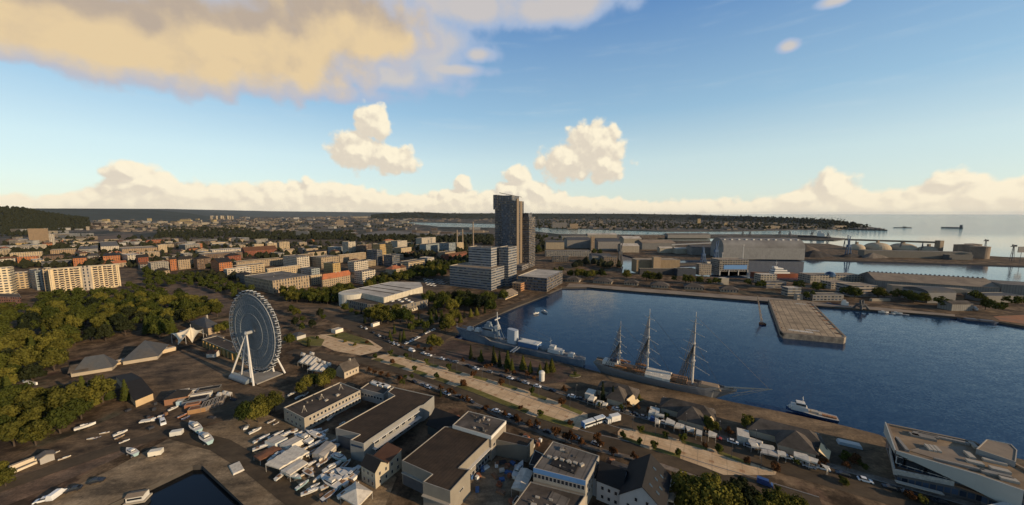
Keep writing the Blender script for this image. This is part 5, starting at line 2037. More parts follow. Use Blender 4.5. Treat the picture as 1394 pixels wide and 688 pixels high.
# shopping hall with a white roof
p = gh([(464.5, 397), (493, 399), (522.4, 405.3), (575.4, 390.3), (572, 384.4), (531.6, 383.7)], 14)
sr = bld('white_roofed_hall', 'big sports hall with long white seamed roof behind the park trees', 'hall', p, 14, 'fac_rib', (.55, .48, .36), rm='roof_pale', par=.15, clut=0, cope='trim_white')
mb = MB()
rf = bpy.data.objects[sr['_rf']]
for f in (.3, .5, .72):
 a, b = p[0].lerp(p[2], f), p[5].lerp(p[3], f)
 a, b = p[0].lerp(p[5], f).lerp(p[2].lerp(p[3], f), .06), p[0].lerp(p[5], f).lerp(p[2].lerp(p[3], f), .95)
 d = (b - a).normalized()
 mb = MB()
 c = (a + b) / 2
 mb.box((c.x, c.y, 13.85), ((b - a).length, .9, .5), math.atan2(d.y, d.x))
 mb.build('roof_seam', 'roof_felt', rf)
c = G(480, 398, 14)
mb = MB()
mb.lathe((c.x - 1, c.y + 4, 0), [(15, 0), (15, 13.4), (0, 13.6)], 28)
mb.build('round_end', 'wall', sr, (.5, .46, .38))
p = gh([(468, 407), (500, 414), (545, 416), (582.6, 408), (574, 399), (522, 405.5), (495, 405), (468, 401)], 8.5)
lw = bld('low_hall', 'lower brown flat-roofed hall wrapped round the big white-roofed hall', 'hall', p, 8.5, 'fac_tall', (.20, .17, .13), rm='roof_felt', par=.4)
rf = bpy.data.objects[lw['_rf']]
for k in range(9):
 q = G(526 + (k % 3) * 13 + (k // 3) * 4, 405.5 + (k // 3) * 2.2 + (k % 3) * .6, 8.6)
 mb = MB()
 mb.box((q.x, q.y, 8.1), (3.4, 2.6, .8), rad(60))
 mb.build('roof_light', 'trim_white', rf)
a, b = G(551, 427.5), G(582, 417.5)
d = (b - a).normalized()
bld('front_terrace', 'low cream columned terrace in front of the brown flat-roofed hall', 'terrace', rect(a, b - a, V((-d.y, d.x, 0)) * 4), 2.6, 'fac_tall', (.5, .42, .3), rm='roof_tan', par=.1)
a, b = G(462, 413), G(495, 423)
d = (b - a).normalized()
bld('blue_glass_front', 'dark blue glazed entrance front below the round end of the white-roofed hall', 'entrance', rect(a, b - a, V((-d.y, d.x, 0)) * 4), 5.5, 'fac_office', (.04, .07, .12), rm='roof_dark', par=.1)
# cream balcony slab: balconies as parts
def slab_block():
 h = 31.0
 a, b = G(65.2, 367.3, h), G(161.5, 360.2, h)
 a.z = b.z = 0
 d = (b - a).normalized()
 n = V((-d.y, d.x, 0))
 pts = rect(a, b - a, n * 13)
 root = bld('balcony_slab', 'long cream eleven-storey apartment slab with rows of balconies and grey stair bay', 'apartment block', pts, h, 'fac_punched', (.56, .44, .27), rm='roof_felt', clut=9, par=.9)
 L = (b - a).length
 yaw = math.atan2(d.y, d.x)
 bm_ = MB()
 bm_.box((0, 0, 0), (1, 1.5, 1.1), 0, 0)
 bm_.box((0, .3, 1.1), (.96, .8, 1.6), 0, 1)
 me = bm_.mesh('balcony', ['balcony_paint', 'pane'])
 for fl in range(10):
  for k in range(10):
   f = (.055 + .36 * (k + .5) / 5) if k < 5 else (.605 + .36 * (k - 4.5) / 5)
   p = a + d * L * f - n * .75
   o = link('balcony', me, root)
   o.location = V((p.x, p.y, 1.8 + fl * 2.85)) - V(root['_o'])
   o.rotation_euler = (0, 0, yaw)
   o.scale = (L * .36 / 5 * .62, 1, 1)
 st = MB()
 p = a + d * L * .51 - n * .5
 st.box((p.x, p.y, 0), (L * .135, 2.2, h + 1.5), yaw)
 st.build('stair_bay', 'fac_tall', root, (.33, .28, .22))
 for f in (.03, .46, .56, .985):
  mb = MB()
  p = a + d * L * f - n * .5
  mb.box((p.x, p.y, 0), (1.0, 1.4, h), yaw)
  mb.build('pier', 'wall', root, (.56, .44, .28))
mat('balcony_paint', (.58, .45, .29), .85, .35, .6, c2=(.30, .16, .09), amt=.25, sc2=1.2)
slab_block()
p = corner(22, 363.5, 36, 60, -90, 50)
pL = [V((q.x, q.y, 0)) for q in (G(-95, 371, 34), G(12.5, 364.5, 34))]
d = (pL[1] - pL[0]).normalized()
bld('cream_slab', 'cream slab with strip windows cut by the left edge of the photo', 'apartment block', rect(pL[0], pL[1] - pL[0], V((-d.y, d.x, 0)) * 14), 34, 'fac_wide', (.58, .47, .30), rm='roof_pale', par=.8)
def city(name, pxc, pyt, h, xr, xl, c, roof='flat', rm='roof_felt', wm='fac_punched', rh=4, a1=60, clut=3, phrase=None, cat='building', group='city buildings', swap=False):
 pts = corner(pxc, pyt, h, xr, xl, a1)
 o = bld(name, '', cat, pts, h, wm, [k * (.76, .69, .59)[i] for i, k in enumerate(COL[c])], roof=roof, rh=rh, rm=rm, clut=clut if roof == 'flat' else min(clut, 2), par=.6, swap=swap, eave=.6)
 rn = {'roof_tile': 'orange-tiled', 'roof_dark': 'dark', 'roof_slate': 'slate', 'roof_pale': 'pale', 'roof_grey': 'grey', 'roof_tan': 'tan', 'roof_brown': 'brown', 'roof_felt': 'flat dark', 'roof_shingle': 'dark brown', 'roof_redbrown': 'red-brown'}[rm]
 if roof in ('hip', 'gable'): rn += ' pitched'
 elif 'flat' not in rn: rn += ' flat'
 c_ = sum(pts, V((0, 0, 0))) / 4
 later(o, phrase or '%s %s with %s roof' % (CN[c], {'house': 'house'}.get(cat, 'block'), rn), (c_.x, c_.y, h), group)
 return o, pts
# grand corner building
o, pts = city('corner_building', 371, 382.5, 16.5, 421, 332.5, 'beige', wm='fac_tall', rm='roof_grey', clut=8)
LAB.pop()
tag(o, 'grand beige four-storey corner building with tall windows facing the wheel', 'building')
o['group'] = 'city buildings'
for args in [
 # x, y(top), h, xr, xl, colour, roof...
 ('cream_building', 423, 375.5, 14, 438, 421, 'cream', 'flat', 'roof_tan'),
 ('orange_roofed_building', 439, 381, 11, 478, 437.5, 'beige', 'hip', 'roof_tile', 'fac_punched', 7),
 ('cream_building', 364, 366.5, 17, 409, 361, 'cream', 'flat', 'roof_pale', 'fac_punched'),
 ('blue_building', 424, 366.5, 14, 435, 409, 'blue', 'flat', 'roof_grey', 'fac_wide'),
 ('office_building', 404, 350.5, 22, 421, 385, 'white', 'flat', 'roof_grey', 'fac_wide'),
 ('office_building', 437, 351, 20, 461, 421, 'beige', 'flat', 'roof_tan', 'fac_tall'),
 ('apartment_building', 453, 359, 17, 463, 440, 'yellow', 'flat', 'roof_felt', 'fac_punched'),
 ('apartment_building', 482, 357, 18, 501, 473, 'white', 'flat', 'roof_grey', 'fac_wide'),
 ('apartment_building', 493, 370, 18, 511, 482, 'white', 'flat', 'roof_tan', 'fac_wide'),
 ('long_building', 462, 347.5, 16, 498, 459, 'beige', 'flat', 'roof_tan', 'fac_punched'),
 ('tower_block', 474, 329.5, 34, 484, 465.5, 'white', 'flat', 'roof_felt', 'fac_wide'),
 ('brown_block', 486, 334, 26, 506, 484.5, 'brown', 'flat', 'roof_felt', 'fac_wide'),
 ('yellow_tower_block', 517, 333, 34, 534, 507, 'yellow', 'flat', 'roof_felt', 'fac_tall'),
 ('sloped_grey_block', 513, 341, 30, 520.5, 499, 'dgrey', 'flat', 'roof_felt', 'fac_office'),
 ('white_block', 541, 328.5, 26, 554, 532, 'white', 'flat', 'roof_felt', 'fac_wide'),
 ('cream_block', 546, 338, 20, 560, 536, 'cream', 'flat', 'roof_felt', 'fac_punched'),
 ('white_block', 574, 324.5, 27, 593, 566, 'white', 'flat', 'roof_grey', 'fac_wide'),
 ('white_block', 580, 333, 22, 598, 571, 'blue', 'flat', 'roof_felt', 'fac_wide'),
 ('glass_block', 611, 331.5, 26, 620, 598, 'blue', 'flat', 'roof_felt', 'fac_office'),
 ('cream_block', 622, 331, 22, 631, 619, 'cream', 'flat', 'roof_tan', 'fac_punched'),
 ('dark_office', 534, 348, 22, 544, 522, 'dgrey', 'flat', 'roof_felt', 'fac_office'),
 ('cream_office', 556, 357, 14, 578, 545, 'cream', 'flat', 'roof_grey', 'fac_band'),
 ('white_office', 582, 351.5, 14, 591, 571, 'white', 'flat', 'roof_pale', 'fac_band'),
 ('orange_house', 534, 367, 8, 548, 525, 'cream', 'hip', 'roof_tile', 'fac_punched', 5),
 ('red_roofed_house', 546, 365, 8, 553, 541, 'tan', 'hip', 'roof_redbrown', 'fac_punched', 5),
 ('long_red_building', 604, 349.5, 8, 636, 600, 'brick', 'gable', 'roof_redbrown', 'fac_punched', 4),
 ('orange_brick_block', 23, 350, 15, 51, 21, 'orange', 'flat', 'roof_tan', 'fac_punched', 4, 48),
 ('cream_block', 13, 345, 15, 57, 11, 'cream', 'flat', 'roof_tan', 'fac_punched', 4, 48),
 ('cream_house', 5, 351.5, 11, 17, 3.5, 'cream', 'flat', 'roof_pale', 'fac_punched', 4, 48),
 ('olive_roofed_block', 58, 349, 11, 86, 56, 'brown', 'hip', 'roof_brown', 'fac_punched', 3, 48),
 ('grey_roofed_hall', 56, 357, 10, 96, 53, 'dgrey', 'flat', 'roof_felt', 'fac_band', 3, 48),
 ('orange_house', 99, 352, 17, 117, 97, 'orange', 'hip', 'roof_dark', 'fac_punched', 4, 48),
 ('grey_house', 119, 349, 13, 132, 116, 'grey', 'hip', 'roof_shingle', 'fac_punched', 4, 48),
 ('orange_house', 140, 349, 17, 163, 138, 'orange', 'hip', 'roof_dark', 'fac_punched', 4, 48),
 ('white_block', 173.5, 347.5, 19, 192, 165, 'white', 'flat', 'roof_pale', 'fac_wide'),
 ('brick_block', 188, 351, 17, 202, 185, 'brick', 'gable', 'roof_dark', 'fac_punched', 5),
 ('grey_block', 205, 358, 17, 229, 201, 'grey', 'flat', 'roof_grey', 'fac_punched'),
 ('dark_roofed_house', 212, 370, 7, 231, 209, 'beige', 'hip', 'roof_dark', 'fac_punched', 5),
 ('orange_house', 231, 353.5, 20, 240, 230, 'orange', 'gable', 'roof_dark', 'fac_punched', 4),
 ('mansard_block', 242, 354, 18, 264, 240, 'beige', 'hip', 'roof_dark', 'fac_punched', 6),
 ('brown_block', 268, 353, 19, 287, 263, 'brown', 'hip', 'roof_dark', 'fac_punched', 5),
 ('orange_gabled_house', 298, 358, 22, 316, 286.5, 'orange', 'gable', 'roof_dark', 'fac_punched', 6),
 ('white_terrace', 309, 367, 14, 341, 304, 'white', 'flat', 'roof_pale', 'fac_wide'),
 ('dark_blue_house', 333, 374.5, 12, 345, 321, 'dgrey', 'hip', 'roof_dark', 'fac_punched', 3),
 ('tan_block', 166, 339.5, 15, 214, 162, 'tan', 'flat', 'roof_tan', 'fac_punched', 4, 52),
 ('cream_tower', 215, 334, 20, 227, 213, 'cream', 'flat', 'roof_tan', 'fac_punched'),
 ('grey_roofed_block', 194, 344, 12, 217, 191, 'beige', 'flat', 'roof_grey', 'fac_punched'),
 ('white_grey_block', 252, 333.5, 16, 272, 243, 'grey', 'flat', 'roof_pale', 'fac_wide'),
 ('white_long_block', 289, 341, 12, 330, 285, 'white', 'flat', 'roof_pale', 'fac_wide', 4, 50),
 ('red_brick_block', 331, 340, 15, 347, 328, 'brick', 'hip', 'roof_redbrown', 'fac_punched', 5),
 ('church_like_hall', 333, 342, 12, 377, 328, 'brick', 'gable', 'roof_redbrown', 'fac_punched', 8, 52),
 ('cream_block', 346, 333, 20, 359, 343, 'cream', 'flat', 'roof_felt', 'fac_punched'),
 ('cream_block', 364, 331.5, 22, 377, 361, 'cream', 'flat', 'roof_felt', 'fac_wide'),
 ('cream_block', 380, 330, 22, 394, 377, 'cream', 'flat', 'roof_felt', 'fac_wide'),
 ('cream_low_block', 386, 341.5, 10, 401, 384, 'cream', 'gable', 'roof_tan', 'fac_punched', 3),
 ('dark_blue_block', 412, 337.5, 16, 414.5, 405, 'dgrey', 'flat', 'roof_dark', 'fac_office'),
 ('beige_block', 417, 339.5, 13, 433, 414.5, 'beige', 'flat', 'roof_tan', 'fac_punched'),
 ('blue_white_block', 457, 337, 18, 466, 446, 'blue', 'flat', 'roof_pale', 'fac_wide'),
 ('tan_roofed_block', 275, 347, 14, 330, 270, 'brown', 'flat', 'roof_tan', 'fac_punched', 4, 50),
 ('tan_roofed_block', 322, 357, 13, 385, 318, 'beige', 'flat', 'roof_brown', 'fac_punched', 4, 52),
 ('cream_block', 322, 363, 14, 360, 317, 'cream', 'flat', 'roof_tan', 'fac_wide', 4, 52),
 ('brick_block', 310, 349, 16, 328, 305, 'brick', 'hip', 'roof_dark', 'fac_punched', 5),
 ('pale_block', 137, 336, 12, 162, 133, 'white', 'flat', 'roof_grey', 'fac_punched', 4, 50),
 ('grey_block', 106, 340, 12, 133, 102, 'grey', 'flat', 'roof_grey', 'fac_band', 4, 50),
 ('cream_block', 68, 341, 12, 103, 65, 'tan', 'flat', 'roof_tan', 'fac_punched', 4, 48),
 ('grey_block', 30, 337, 12, 52, 27, 'grey', 'flat', 'roof_tan', 'fac_tall', 4, 48),
 ('yellow_house', 21, 331, 12, 33, 18, 'yellow', 'gable', 'roof_tan', 'fac_punched', 4, 48),
 ('white_house', 94, 335, 9, 105, 92, 'white', 'hip', 'roof_tan', 'fac_punched', 3, 48),
 ('white_house', 110, 334, 10, 122, 108, 'cream', 'flat', 'roof_tan', 'fac_punched', 3, 48),
 ('tan_block', 505, 350, 12, 524, 498, 'tan', 'flat', 'roof_tan', 'fac_punched'),
 ('beige_block', 606, 344, 12, 620, 596, 'beige', 'flat', 'roof_felt', 'fac_punched'),
 ('blue_annex', 47, 369, 26, 60, 39.5, 'blue', 'flat', 'roof_slate', 'fac_wide', 4, 62),
 ('cream_annex', 57.5, 366.5, 30, 68, 55.5, 'cream', 'flat', 'roof_felt', 'fac_punched', 4, 50),
 ('cream_courtyard_block', 17, 372, 22, 36, 14, 'cream', 'flat', 'roof_pale', 'fac_wide', 4, 48),
]:
 a = list(args) + [None] * (11 - len(args))
 nm, x, y, h, xr, xl, c, roof, rm, wm, rh = a[:11]
 a1 = args[11] if len(args) > 11 else 60
 city(nm, x, y, h, xr, xl, c, roof, rm, wm or 'fac_punched', rh or 4, a1)
# smaller blocks filling the streets between them
def infill(n):
 Z = [(p.x, p.y) for p in g2([(-40, 331), (330, 327), (640, 334), (630, 345), (560, 352), (505, 366), (330, 370), (215, 371), (-60, 362)])]
 k = 0
 for t in range(6000):
  px, py = RN.uniform(-30, 640), 328 + 43 * RN.random() ** 1.3
  p = G(px, py)
  if not inpoly(p.x, p.y, Z): continue
  a, b = RN.uniform(14, 46), RN.uniform(11, 15)
  if RN.random() < .5: a, b = b, a
  if any((p.x - x) ** 2 + (p.y - y) ** 2 < (r * .8 + max(a, b) * .55) ** 2 for x, y, r in OCC): continue
  c = RN.choice(['cream', 'beige', 'tan', 'white', 'grey', 'brown', 'beige', 'cream', 'orange'])
  rf = RN.choice(['flat', 'flat', 'hip', 'gable'])
  rm = RN.choice(['roof_tan', 'roof_felt', 'roof_grey', 'roof_pale']) if rf == 'flat' else RN.choice(['roof_redbrown', 'roof_dark', 'roof_shingle', 'roof_tile', 'roof_brown'])
  pts = rect(p, E1 * a, E2 * b)
  h = RN.uniform(7, 13)
  o = bld('town_house', '', 'building', pts, h, RN.choice(['fac_punched', 'fac_wide']), (lambda f: [v * f * k for v, k in zip(COL[c], (1, .93, .82))])(RN.uniform(.5, .85)), roof=rf, rh=3.2, rm=rm, clut=2, eave=.4, swap=b > a and rf == 'gable')
  later(o, '%s %s town house' % (CN[c], 'flat-roofed' if rf == 'flat' else 'pitched-roof'), (p.x, p.y, h), 'city buildings')
  k += 1
  if k >= n: break
infill(80)
# tall grey slab far at the left
o, p = city('grey_tower_slab', 37, 311.5, 52, 63.5, 35.5, 'tan', 'flat', 'roof_felt', 'fac_rib', a1=20)
LAB.pop()
tag(o, 'tall ribbed grey-brown slab standing alone below the wooded hill', 'tower block')
o, p = city('white_annex', 66, 319, 36, 73, 65, 'white', 'flat', 'roof_pale', 'fac_wide', a1=30)
LAB.pop()
tag(o, 'small white block beside the tall ribbed slab below the wooded hill', 'building')
# far rows of buildings: each its own object while it can still be told apart
FARN = 0
def farblock(px, py, w, hpx, c, rm='roof_grey', a1=None):
 """front at ground pixel (px,py), w pixels wide, hpx pixels tall"""
 global FARN
 a, b = G(px - w / 2, py), G(px + w / 2, py + RN.uniform(-.1, .1))
 h = HT(px, py, py - hpx)
 d = (b - a).normalized()
 pts = rect(a, b - a, V((-d.y, d.x, 0)) * RN.uniform(14, 40))
 mb = MB()
 mb.prism(pts, 0, h, 0, 1)
 kk = RN.uniform(.4, .75)
 o = mb.build(RN.choice(['far_block', 'far_house', 'distant_building']), ['fac_punched', rm], None, [k * kk for k in COL[c]])
 tag(o, '', 'building')
 ctr = sum(pts, V((0, 0, 0))) / 4
 later(o, 'far %s building' % CN[c], (ctr.x, ctr.y, h), 'distant city buildings')
 FARN += 1
zones = [  # x0,x1,y0,y1,count,heights(px),colours
 (75, 215, 303, 316, 38, (1.6, 4), ['beige', 'cream', 'tan', 'white', 'brown']),
 (200, 330, 300, 312, 30, (1.4, 4), ['beige', 'cream', 'tan', 'yellow']),
 (30, 120, 312, 335, 22, (3, 6), ['beige', 'cream', 'grey', 'tan']),
 (120, 330, 327, 336, 26, (2.5, 5), ['beige', 'grey', 'tan', 'white', 'brown']),
 (330, 560, 297, 313, 52, (1.2, 3), ['beige', 'grey', 'tan', 'white', 'cream']),
 (390, 660, 312, 320, 20, (1.5, 3.5), ['brown', 'grey', 'tan', 'beige']),
 (0, 40, 316, 345, 12, (4, 7), ['cream', 'beige', 'white']),
]
for x0, x1, y0, y1, n, hp, cs in zones:
 for k in range(n):
  y = y0 + (y1 - y0) * RN.random()
  farblock(RN.uniform(x0, x1), y, RN.uniform(3, 14) * (.5 + (y - 290) / 40), RN.uniform(*hp), RN.choice(cs), RN.choice(['roof_grey', 'roof_tan', 'roof_felt', 'roof_pale']))
for k in range(9):
 farblock(290 + k * 3.1, 299, 2.4, 5.2 - .2 * (k % 3), 'cream')
farblock(311, 299, 3, 5, 'cream')
farblock(463, 308, 9, 8, 'tan')
farblock(143, 304, 7, 5.5, 'yellow')
farblock(490, 297.5, 20, 2.5, 'cream')
farblock(252, 304, 14, 5, 'yellow')
farblock(411, 322, 16, 7, 'dgrey')
farblock(440, 318, 20, 3.5, 'dgrey')
# masses of still smaller houses further off: uncountable
def mass(name, label, zones, m=('fac_punched', 'roof_grey'), colr=(.2, .155, .11)):
 mb = MB()
 for x0, x1, y0, y1, n, w, hp in zones:
  for k in range(n):
   px, py = RN.uniform(x0, x1), RN.uniform(y0, y1)
   ww = RN.uniform(*w)
   a, b = G(px, py), G(px + ww, py)
   h = max(3, HT(px, py, py - RN.uniform(*hp)))
   mb.prism(rect(a, b - a, V((0, 1, 0)) * RN.uniform(10, 40)), 0, min(h, 40), 0, 1)
 o = mb.build(name, list(m), None, colr)
 return tag(o, label, 'houses', None, 'stuff')
mass('distant_houses', 'mass of tiny pale houses spread over the plain below the hills', [(80, 560, 296.5, 304, 260, (1.2, 5), (.6, 1.6)), (120, 420, 303, 316, 130, (2, 7), (1, 2.2)), (430, 560, 294.5, 298, 60, (1, 4), (.5, 1.2))])
mass('distant_houses', 'tiny houses along the far shore and among the trees of the headland', [(730, 1150, 303, 313.5, 170, (1.5, 6), (.8, 2.0)), (560, 690, 295, 302, 60, (1.5, 6), (.7, 1.6)), (690, 1000, 297, 303, 90, (1, 4), (.6, 1.3))])
# construction masts behind the offices
for x, y0, y1 in ((622.5, 331, 314), (630, 332, 313), (644.3, 331, 303)):
 p = G(x, y0 + 6)
 h = HT(x, y0 + 6, y1)
 root = thing('chimney_stack', '', 'chimney', tuple(p))
 mb = MB()
 mb.tube(p, (p.x, p.y, h), 2.2, 1.6, 10)
 mb.build('shaft', 'roof_tan', root)
 mb = MB()
 mb.tube((p.x, p.y, h), (p.x, p.y, h + 2), 1.9, 1.9, 10)
 mb.build('cap', 'concrete', root)
 later(root, 'tall thin tan stack', tuple(p), 'stacks behind the office block')
# ---------------------------------------------------------------- harbour
def blk(name, label, cat, pxl, pxr, pyb, pyt, depth, c=(.3, .28, .25), roof='flat', rh=3, rm='roof_grey', wm='wall', pyb2=None, par=.4, clut=0, swap=False, group=None, z0=0):
 c = [c[0] * .8, c[1] * .77, c[2] * .72]
 pts = front(pxl, pxr, pyb, depth, pyb2)
 h = HT((pxl + pxr) / 2, pyb if pyb2 is None else (pyb + pyb2) / 2, pyt)
 return bld(name, label, cat, pts, h, wm, c, roof=roof, rh=rh, rm=rm, par=par, clut=clut, swap=swap, group=group), pts, h
# jetty platform
ring = [(1046, 407.4), (1105.4, 412.3), (1152, 459), (1149, 461), (1066, 453.5), (1062, 450)]
pts = gh(ring, 2.6)
jt = thing('jetty', 'wide tan concrete jetty platform standing out into the basin', 'jetty', tuple(sum(pts, V((0, 0, 0))) / 6))
mb = MB()
mb.prism(pts, -3, 2.6, 0, 1)
mb.build('platform', ['quay_side', 'jetty_top'] if False else [mat('jetty_side', (.30, .25, .19), .9, .4, .3, c2=(.12, .1, .08), amt=.7, sc2=.25), mat('jetty_top', (.40, .29, .175), .93, .3, .22, c2=(.25, .18, .11), amt=.7, sc2=.05, mott=.35)], jt)
mb = MB()
c0 = inset(pts, 1.2)
for i in range(6):
 a, b = pts[i], pts[(i + 1) % 6]
 a2, b2 = c0[i], c0[(i + 1) % 6]
 mb.prism([a, b, b2, a2], 2.6, 2.95, 0, 0)
mb.build('edge_beam', 'roof_tan', jt)
mb = MB()
for k in range(1, 9):
 a, b = pts[0].lerp(pts[1], k / 9), pts[5].lerp(pts[3], k / 9)
 d = (b - a).normalized()
 n = V((-d.y, d.x, 0)) * .28
 mb.flat([a - n, b - n, b + n, a + n], 2.606)
for k in range(1, 22):
 a, b = pts[0].lerp(pts[5], k / 22), pts[1].lerp(pts[2], k / 22)
 d = (b - a).normalized()
 n = V((-d.y, d.x, 0)) * .2
 mb.flat([a - n, b - n, b + n, a + n], 2.61)
mb.build('paving_joint', mat('joint', (.16, .115, .07)), jt)
for (x, y, sx, sy, mm) in ((1090, 414, 9, 4, 0), (1090, 451, 16, 4, 0), (1106, 450, 9, 3, 0)):
 q = G(x, y, 2.6)
 mb = MB()
 mb.box((q.x, q.y, 2.6), (sx, sy, .1), rad(-28))
 mb.build('pale_slab', 'roof_pale', jt)
for k in range(9):
 f = (k + .5) / 9
 a = pts[1].lerp(pts[2], f)
 q = a + (pts[0] - pts[1]).normalized() * 3.4
 mb = MB()
 mb.box((q.x, q.y, 2.6), (4.6, .9, .5), rad(-28 + (20 if k % 2 else -28)))
 mb.build('rusty_beam', 'rust', jt)
for k in range(8):
 f = (k + .5) / 8
 a = pts[0].lerp(pts[5], f)
 q = a + (pts[1] - pts[0]).normalized() * 1.8
 mb = MB()
 mb.tube((q.x, q.y, 2.6), (q.x, q.y, 3.5), .28, n=7)
 mb.build('bollard', 'rust', jt)
for k in range(5):
 a = pts[5].lerp(pts[4], .0).lerp(pts[2], (k + .5) / 5)
 mb = MB()
 q = pts[4].lerp(pts[5], 0).lerp(pts[5], k / 5)
 mb.box((q.x, q.y - .2, .2), (1.2, .8, 2.0), 0)
 mb.build('fender', 'tyre', jt)
# back quay pavilions
for k, (xl, xr, yb, yt) in enumerate(((770, 789, 386.5, 376.5), (807, 833, 388.5, 378.5), (850, 869, 391, 381.5), (886, 911, 394.5, 385), (932, 959, 397, 387), (981, 1006, 400.5, 390.5))):
 yaw = ang(-24)
 a = G(xl, yb - 3)
 s = abs(reach(a, yaw, xr - 1))
 pts = rect(a, yaw * s, ang(66) * s * .75)
 r = bld('quay_pavilion', '', 'pavilion', pts, 3.6, 'fac_tall', (.30, .24, .17), roof='hip', rh=4.2, rm='roof_shingle', eave=1.2)
 later(r, 'low brown hip-roofed pavilion', tuple(sum(pts, V((0, 0, 0))) / 4), 'hipped pavilions on the back quay')
# strip of buildings on the mole
blk('brown_clad_hall', 'brown-clad hall with ribbed walls and pale tower in its middle', 'hall', 866, 925, 372, 354, 24, (.32, .235, .14), wm='fac_rib', rm='roof_tan', par=.5)
o = blk('pale_stair_tower', 'pale brown tower rising in the middle of the ribbed brown hall', 'tower', 889, 899, 373.5, 350.5, 8, (.36, .27, .18), wm='wall', rm='roof_tan')
blk('dark_lower_front', 'dark lower shed along the front of the ribbed brown hall', 'shed', 871, 921, 374.5, 366, 6, (.06, .06, .065), rm='roof_dark')
blk('dark_quay_shed', 'long dark blue shed next to the ribbed brown hall', 'shed', 922, 947, 376, 366.5, 14, (.05, .06, .08), rm='roof_dark')
blk('white_quay_house', 'small white-topped house between dark shed and blue-bannered building', 'house', 951.5, 968, 375, 360, 12, (0.29, 0.25, 0.20), wm='fac_punched', rm='roof_tan')
o, pts, h = blk('bannered_building', 'boxy grey building raised on legs with big blue banner', 'building', 978.6, 1018, 375, 354, 26, (0.24, 0.22, 0.19), wm='fac_wide', rm='roof_tan', par=.6, clut=4, z0=6)
mb = MB()
a, b = pts[0], pts[1]
mb.box((a.lerp(b, .55).x, a.y - .2, 10), ((b - a).length * .8, .3, 7), 0)
mb.build('banner', 'blue_sheet', o)
mb = MB()
q = a.lerp(b, .5)
mb.box((q.x, q.y + 6, 0), ((b - a).length * .9, 12, 6.2), 0)
mb.build('base', 'concrete', o)
for f in (0.02, .33, .66, .98):
 q = a.lerp(b, f)
 mb = MB()
 mb.box((q.x, q.y - .3, 0), (1.3, 1.3, 8), 0)
 mb.build('leg', 'steel', o)
for i, (x, y, t) in enumerate(((982, 375, 345), (1010, 374, 334))):
 p = G(x, y - 4)
 h_ = HT(x, y - 4, t)
 root = thing('light_mast', '', 'mast', tuple(p))
 mb = MB()
 mb.tube(p, (p.x, p.y, h_), .7, .35)
 mb.build('pole', 'trim_white', root)
 mb = MB()
 mb.box((p.x, p.y, h_), (3, 1, .8))
 mb.build('lamp_head', 'steel', root)
 later(root, 'tall white lamp mast', (p.x, p.y, h_ / 2), 'lamp masts of the harbour')
blk('white_gatehouse', 'small white hut with dark doorway in front of the blue-bannered building', 'hut', 981, 992, 388, 379, 8, (0.35, 0.32, 0.27), rm='roof_pale')
blk('white_stepped_house', 'stepped white quay house in front of the red-hulled ship', 'building', 1035, 1057, 386, 374, 14, (0.37, 0.33, 0.27), wm='fac_wide', rm='roof_pale')
blk('white_long_house', 'long low white house with strip windows below the stepped white house', 'building', 1043, 1070, 393, 384, 12, (0.26, 0.23, 0.20), wm='fac_band', rm='roof_grey')
blk('white_slatted_house', 'white slatted house at the root of the jetty', 'building', 1072, 1090, 403.5, 392, 10, (0.32, 0.30, 0.26), wm='fac_band', rm='roof_pale')
blk('white_slip_hut', 'tiny white hut beside the head of the jetty', 'hut', 1085, 1093, 408.5, 401, 5, (0.36, 0.32, 0.27), rm='roof_pale')
blk('grey_quay_warehouse', 'long low grey warehouse behind the jetty', 'warehouse', 1106, 1148, 410, 401.5, 12, (.22, .21, .20), wm='fac_wide', rm='roof_grey')
o, pts, h = blk('white_institute', 'long white institute building with dark glass dome in its middle', 'building', 1103, 1174, 386, 375, 22, (0.36, 0.32, 0.26), wm='fac_wide', rm='roof_tan', clut=5)
q = pts[0].lerp(pts[1], .42)
mb = MB()
mb.lathe((q.x, q.y + 5, h - 2), [(7, 0), (6.4, 3), (4.6, 5.2), (2.4, 6.5), (0, 7)], 18)
mb.build('dome', 'glass_blue', o)
blk('white_terrace_house', 'white house with tan roof in front of the domed institute', 'building', 1131, 1158, 394, 384.5, 16, (0.36, 0.32, 0.27), wm='fac_wide', rm='roof_tan')
blk('white_corner_house', 'tall white house with tan roof nearest the quay beside the institute', 'building', 1158, 1193, 404, 389, 20, (0.36, 0.32, 0.28), wm='fac_band', rm='roof_tan')
# long warehouse
o, pts, h = blk('long_warehouse', 'very long warehouse with tan pitched roof and row of roof vents', 'warehouse', 1191, 1360, 392, 387, 52, (.24, .23, .21), roof='gable', rh=7.5, rm='roof_tan', wm='fac_rib', pyb2=404)
a, b = pts[0].lerp(pts[3], .5), pts[1].lerp(pts[2], .5)
for k in range(26):
 q = a.lerp(b, (k + .5) / 26)
 mb = MB()
 mb.tube((q.x, q.y, h + 7.0), (q.x, q.y, h + 9.0), .9, n=8)
 mb.build('roof_vent', 'steel_dark', o)
blk('grey_warehouse', 'plain grey warehouse at the right end of the very long warehouse', 'warehouse', 1361, 1440, 404, 389.5, 36, (.22, .215, .20), wm='fac_rib', rm='roof_grey', pyb2=410)
blk('pale_roof_shed', 'low shed with long pale roof in front of the very long warehouse', 'shed', 1214, 1322, 400, 392, 12, (.3, .27, .22), rm='roof_tan', pyb2=407)
blk('grey_roof_shed', 'grey-roofed shed sunk behind the quay trees', 'shed', 1262, 1300, 413, 399, 26, (.22, .22, .22), roof='barrel', rh=4, rm='roof_slate')
blk('grey_roof_shed', 'slate-roofed shed at the right behind the dense quay trees', 'shed', 1342, 1394, 412, 403, 18, (.24, .23, .21), rm='roof_slate')
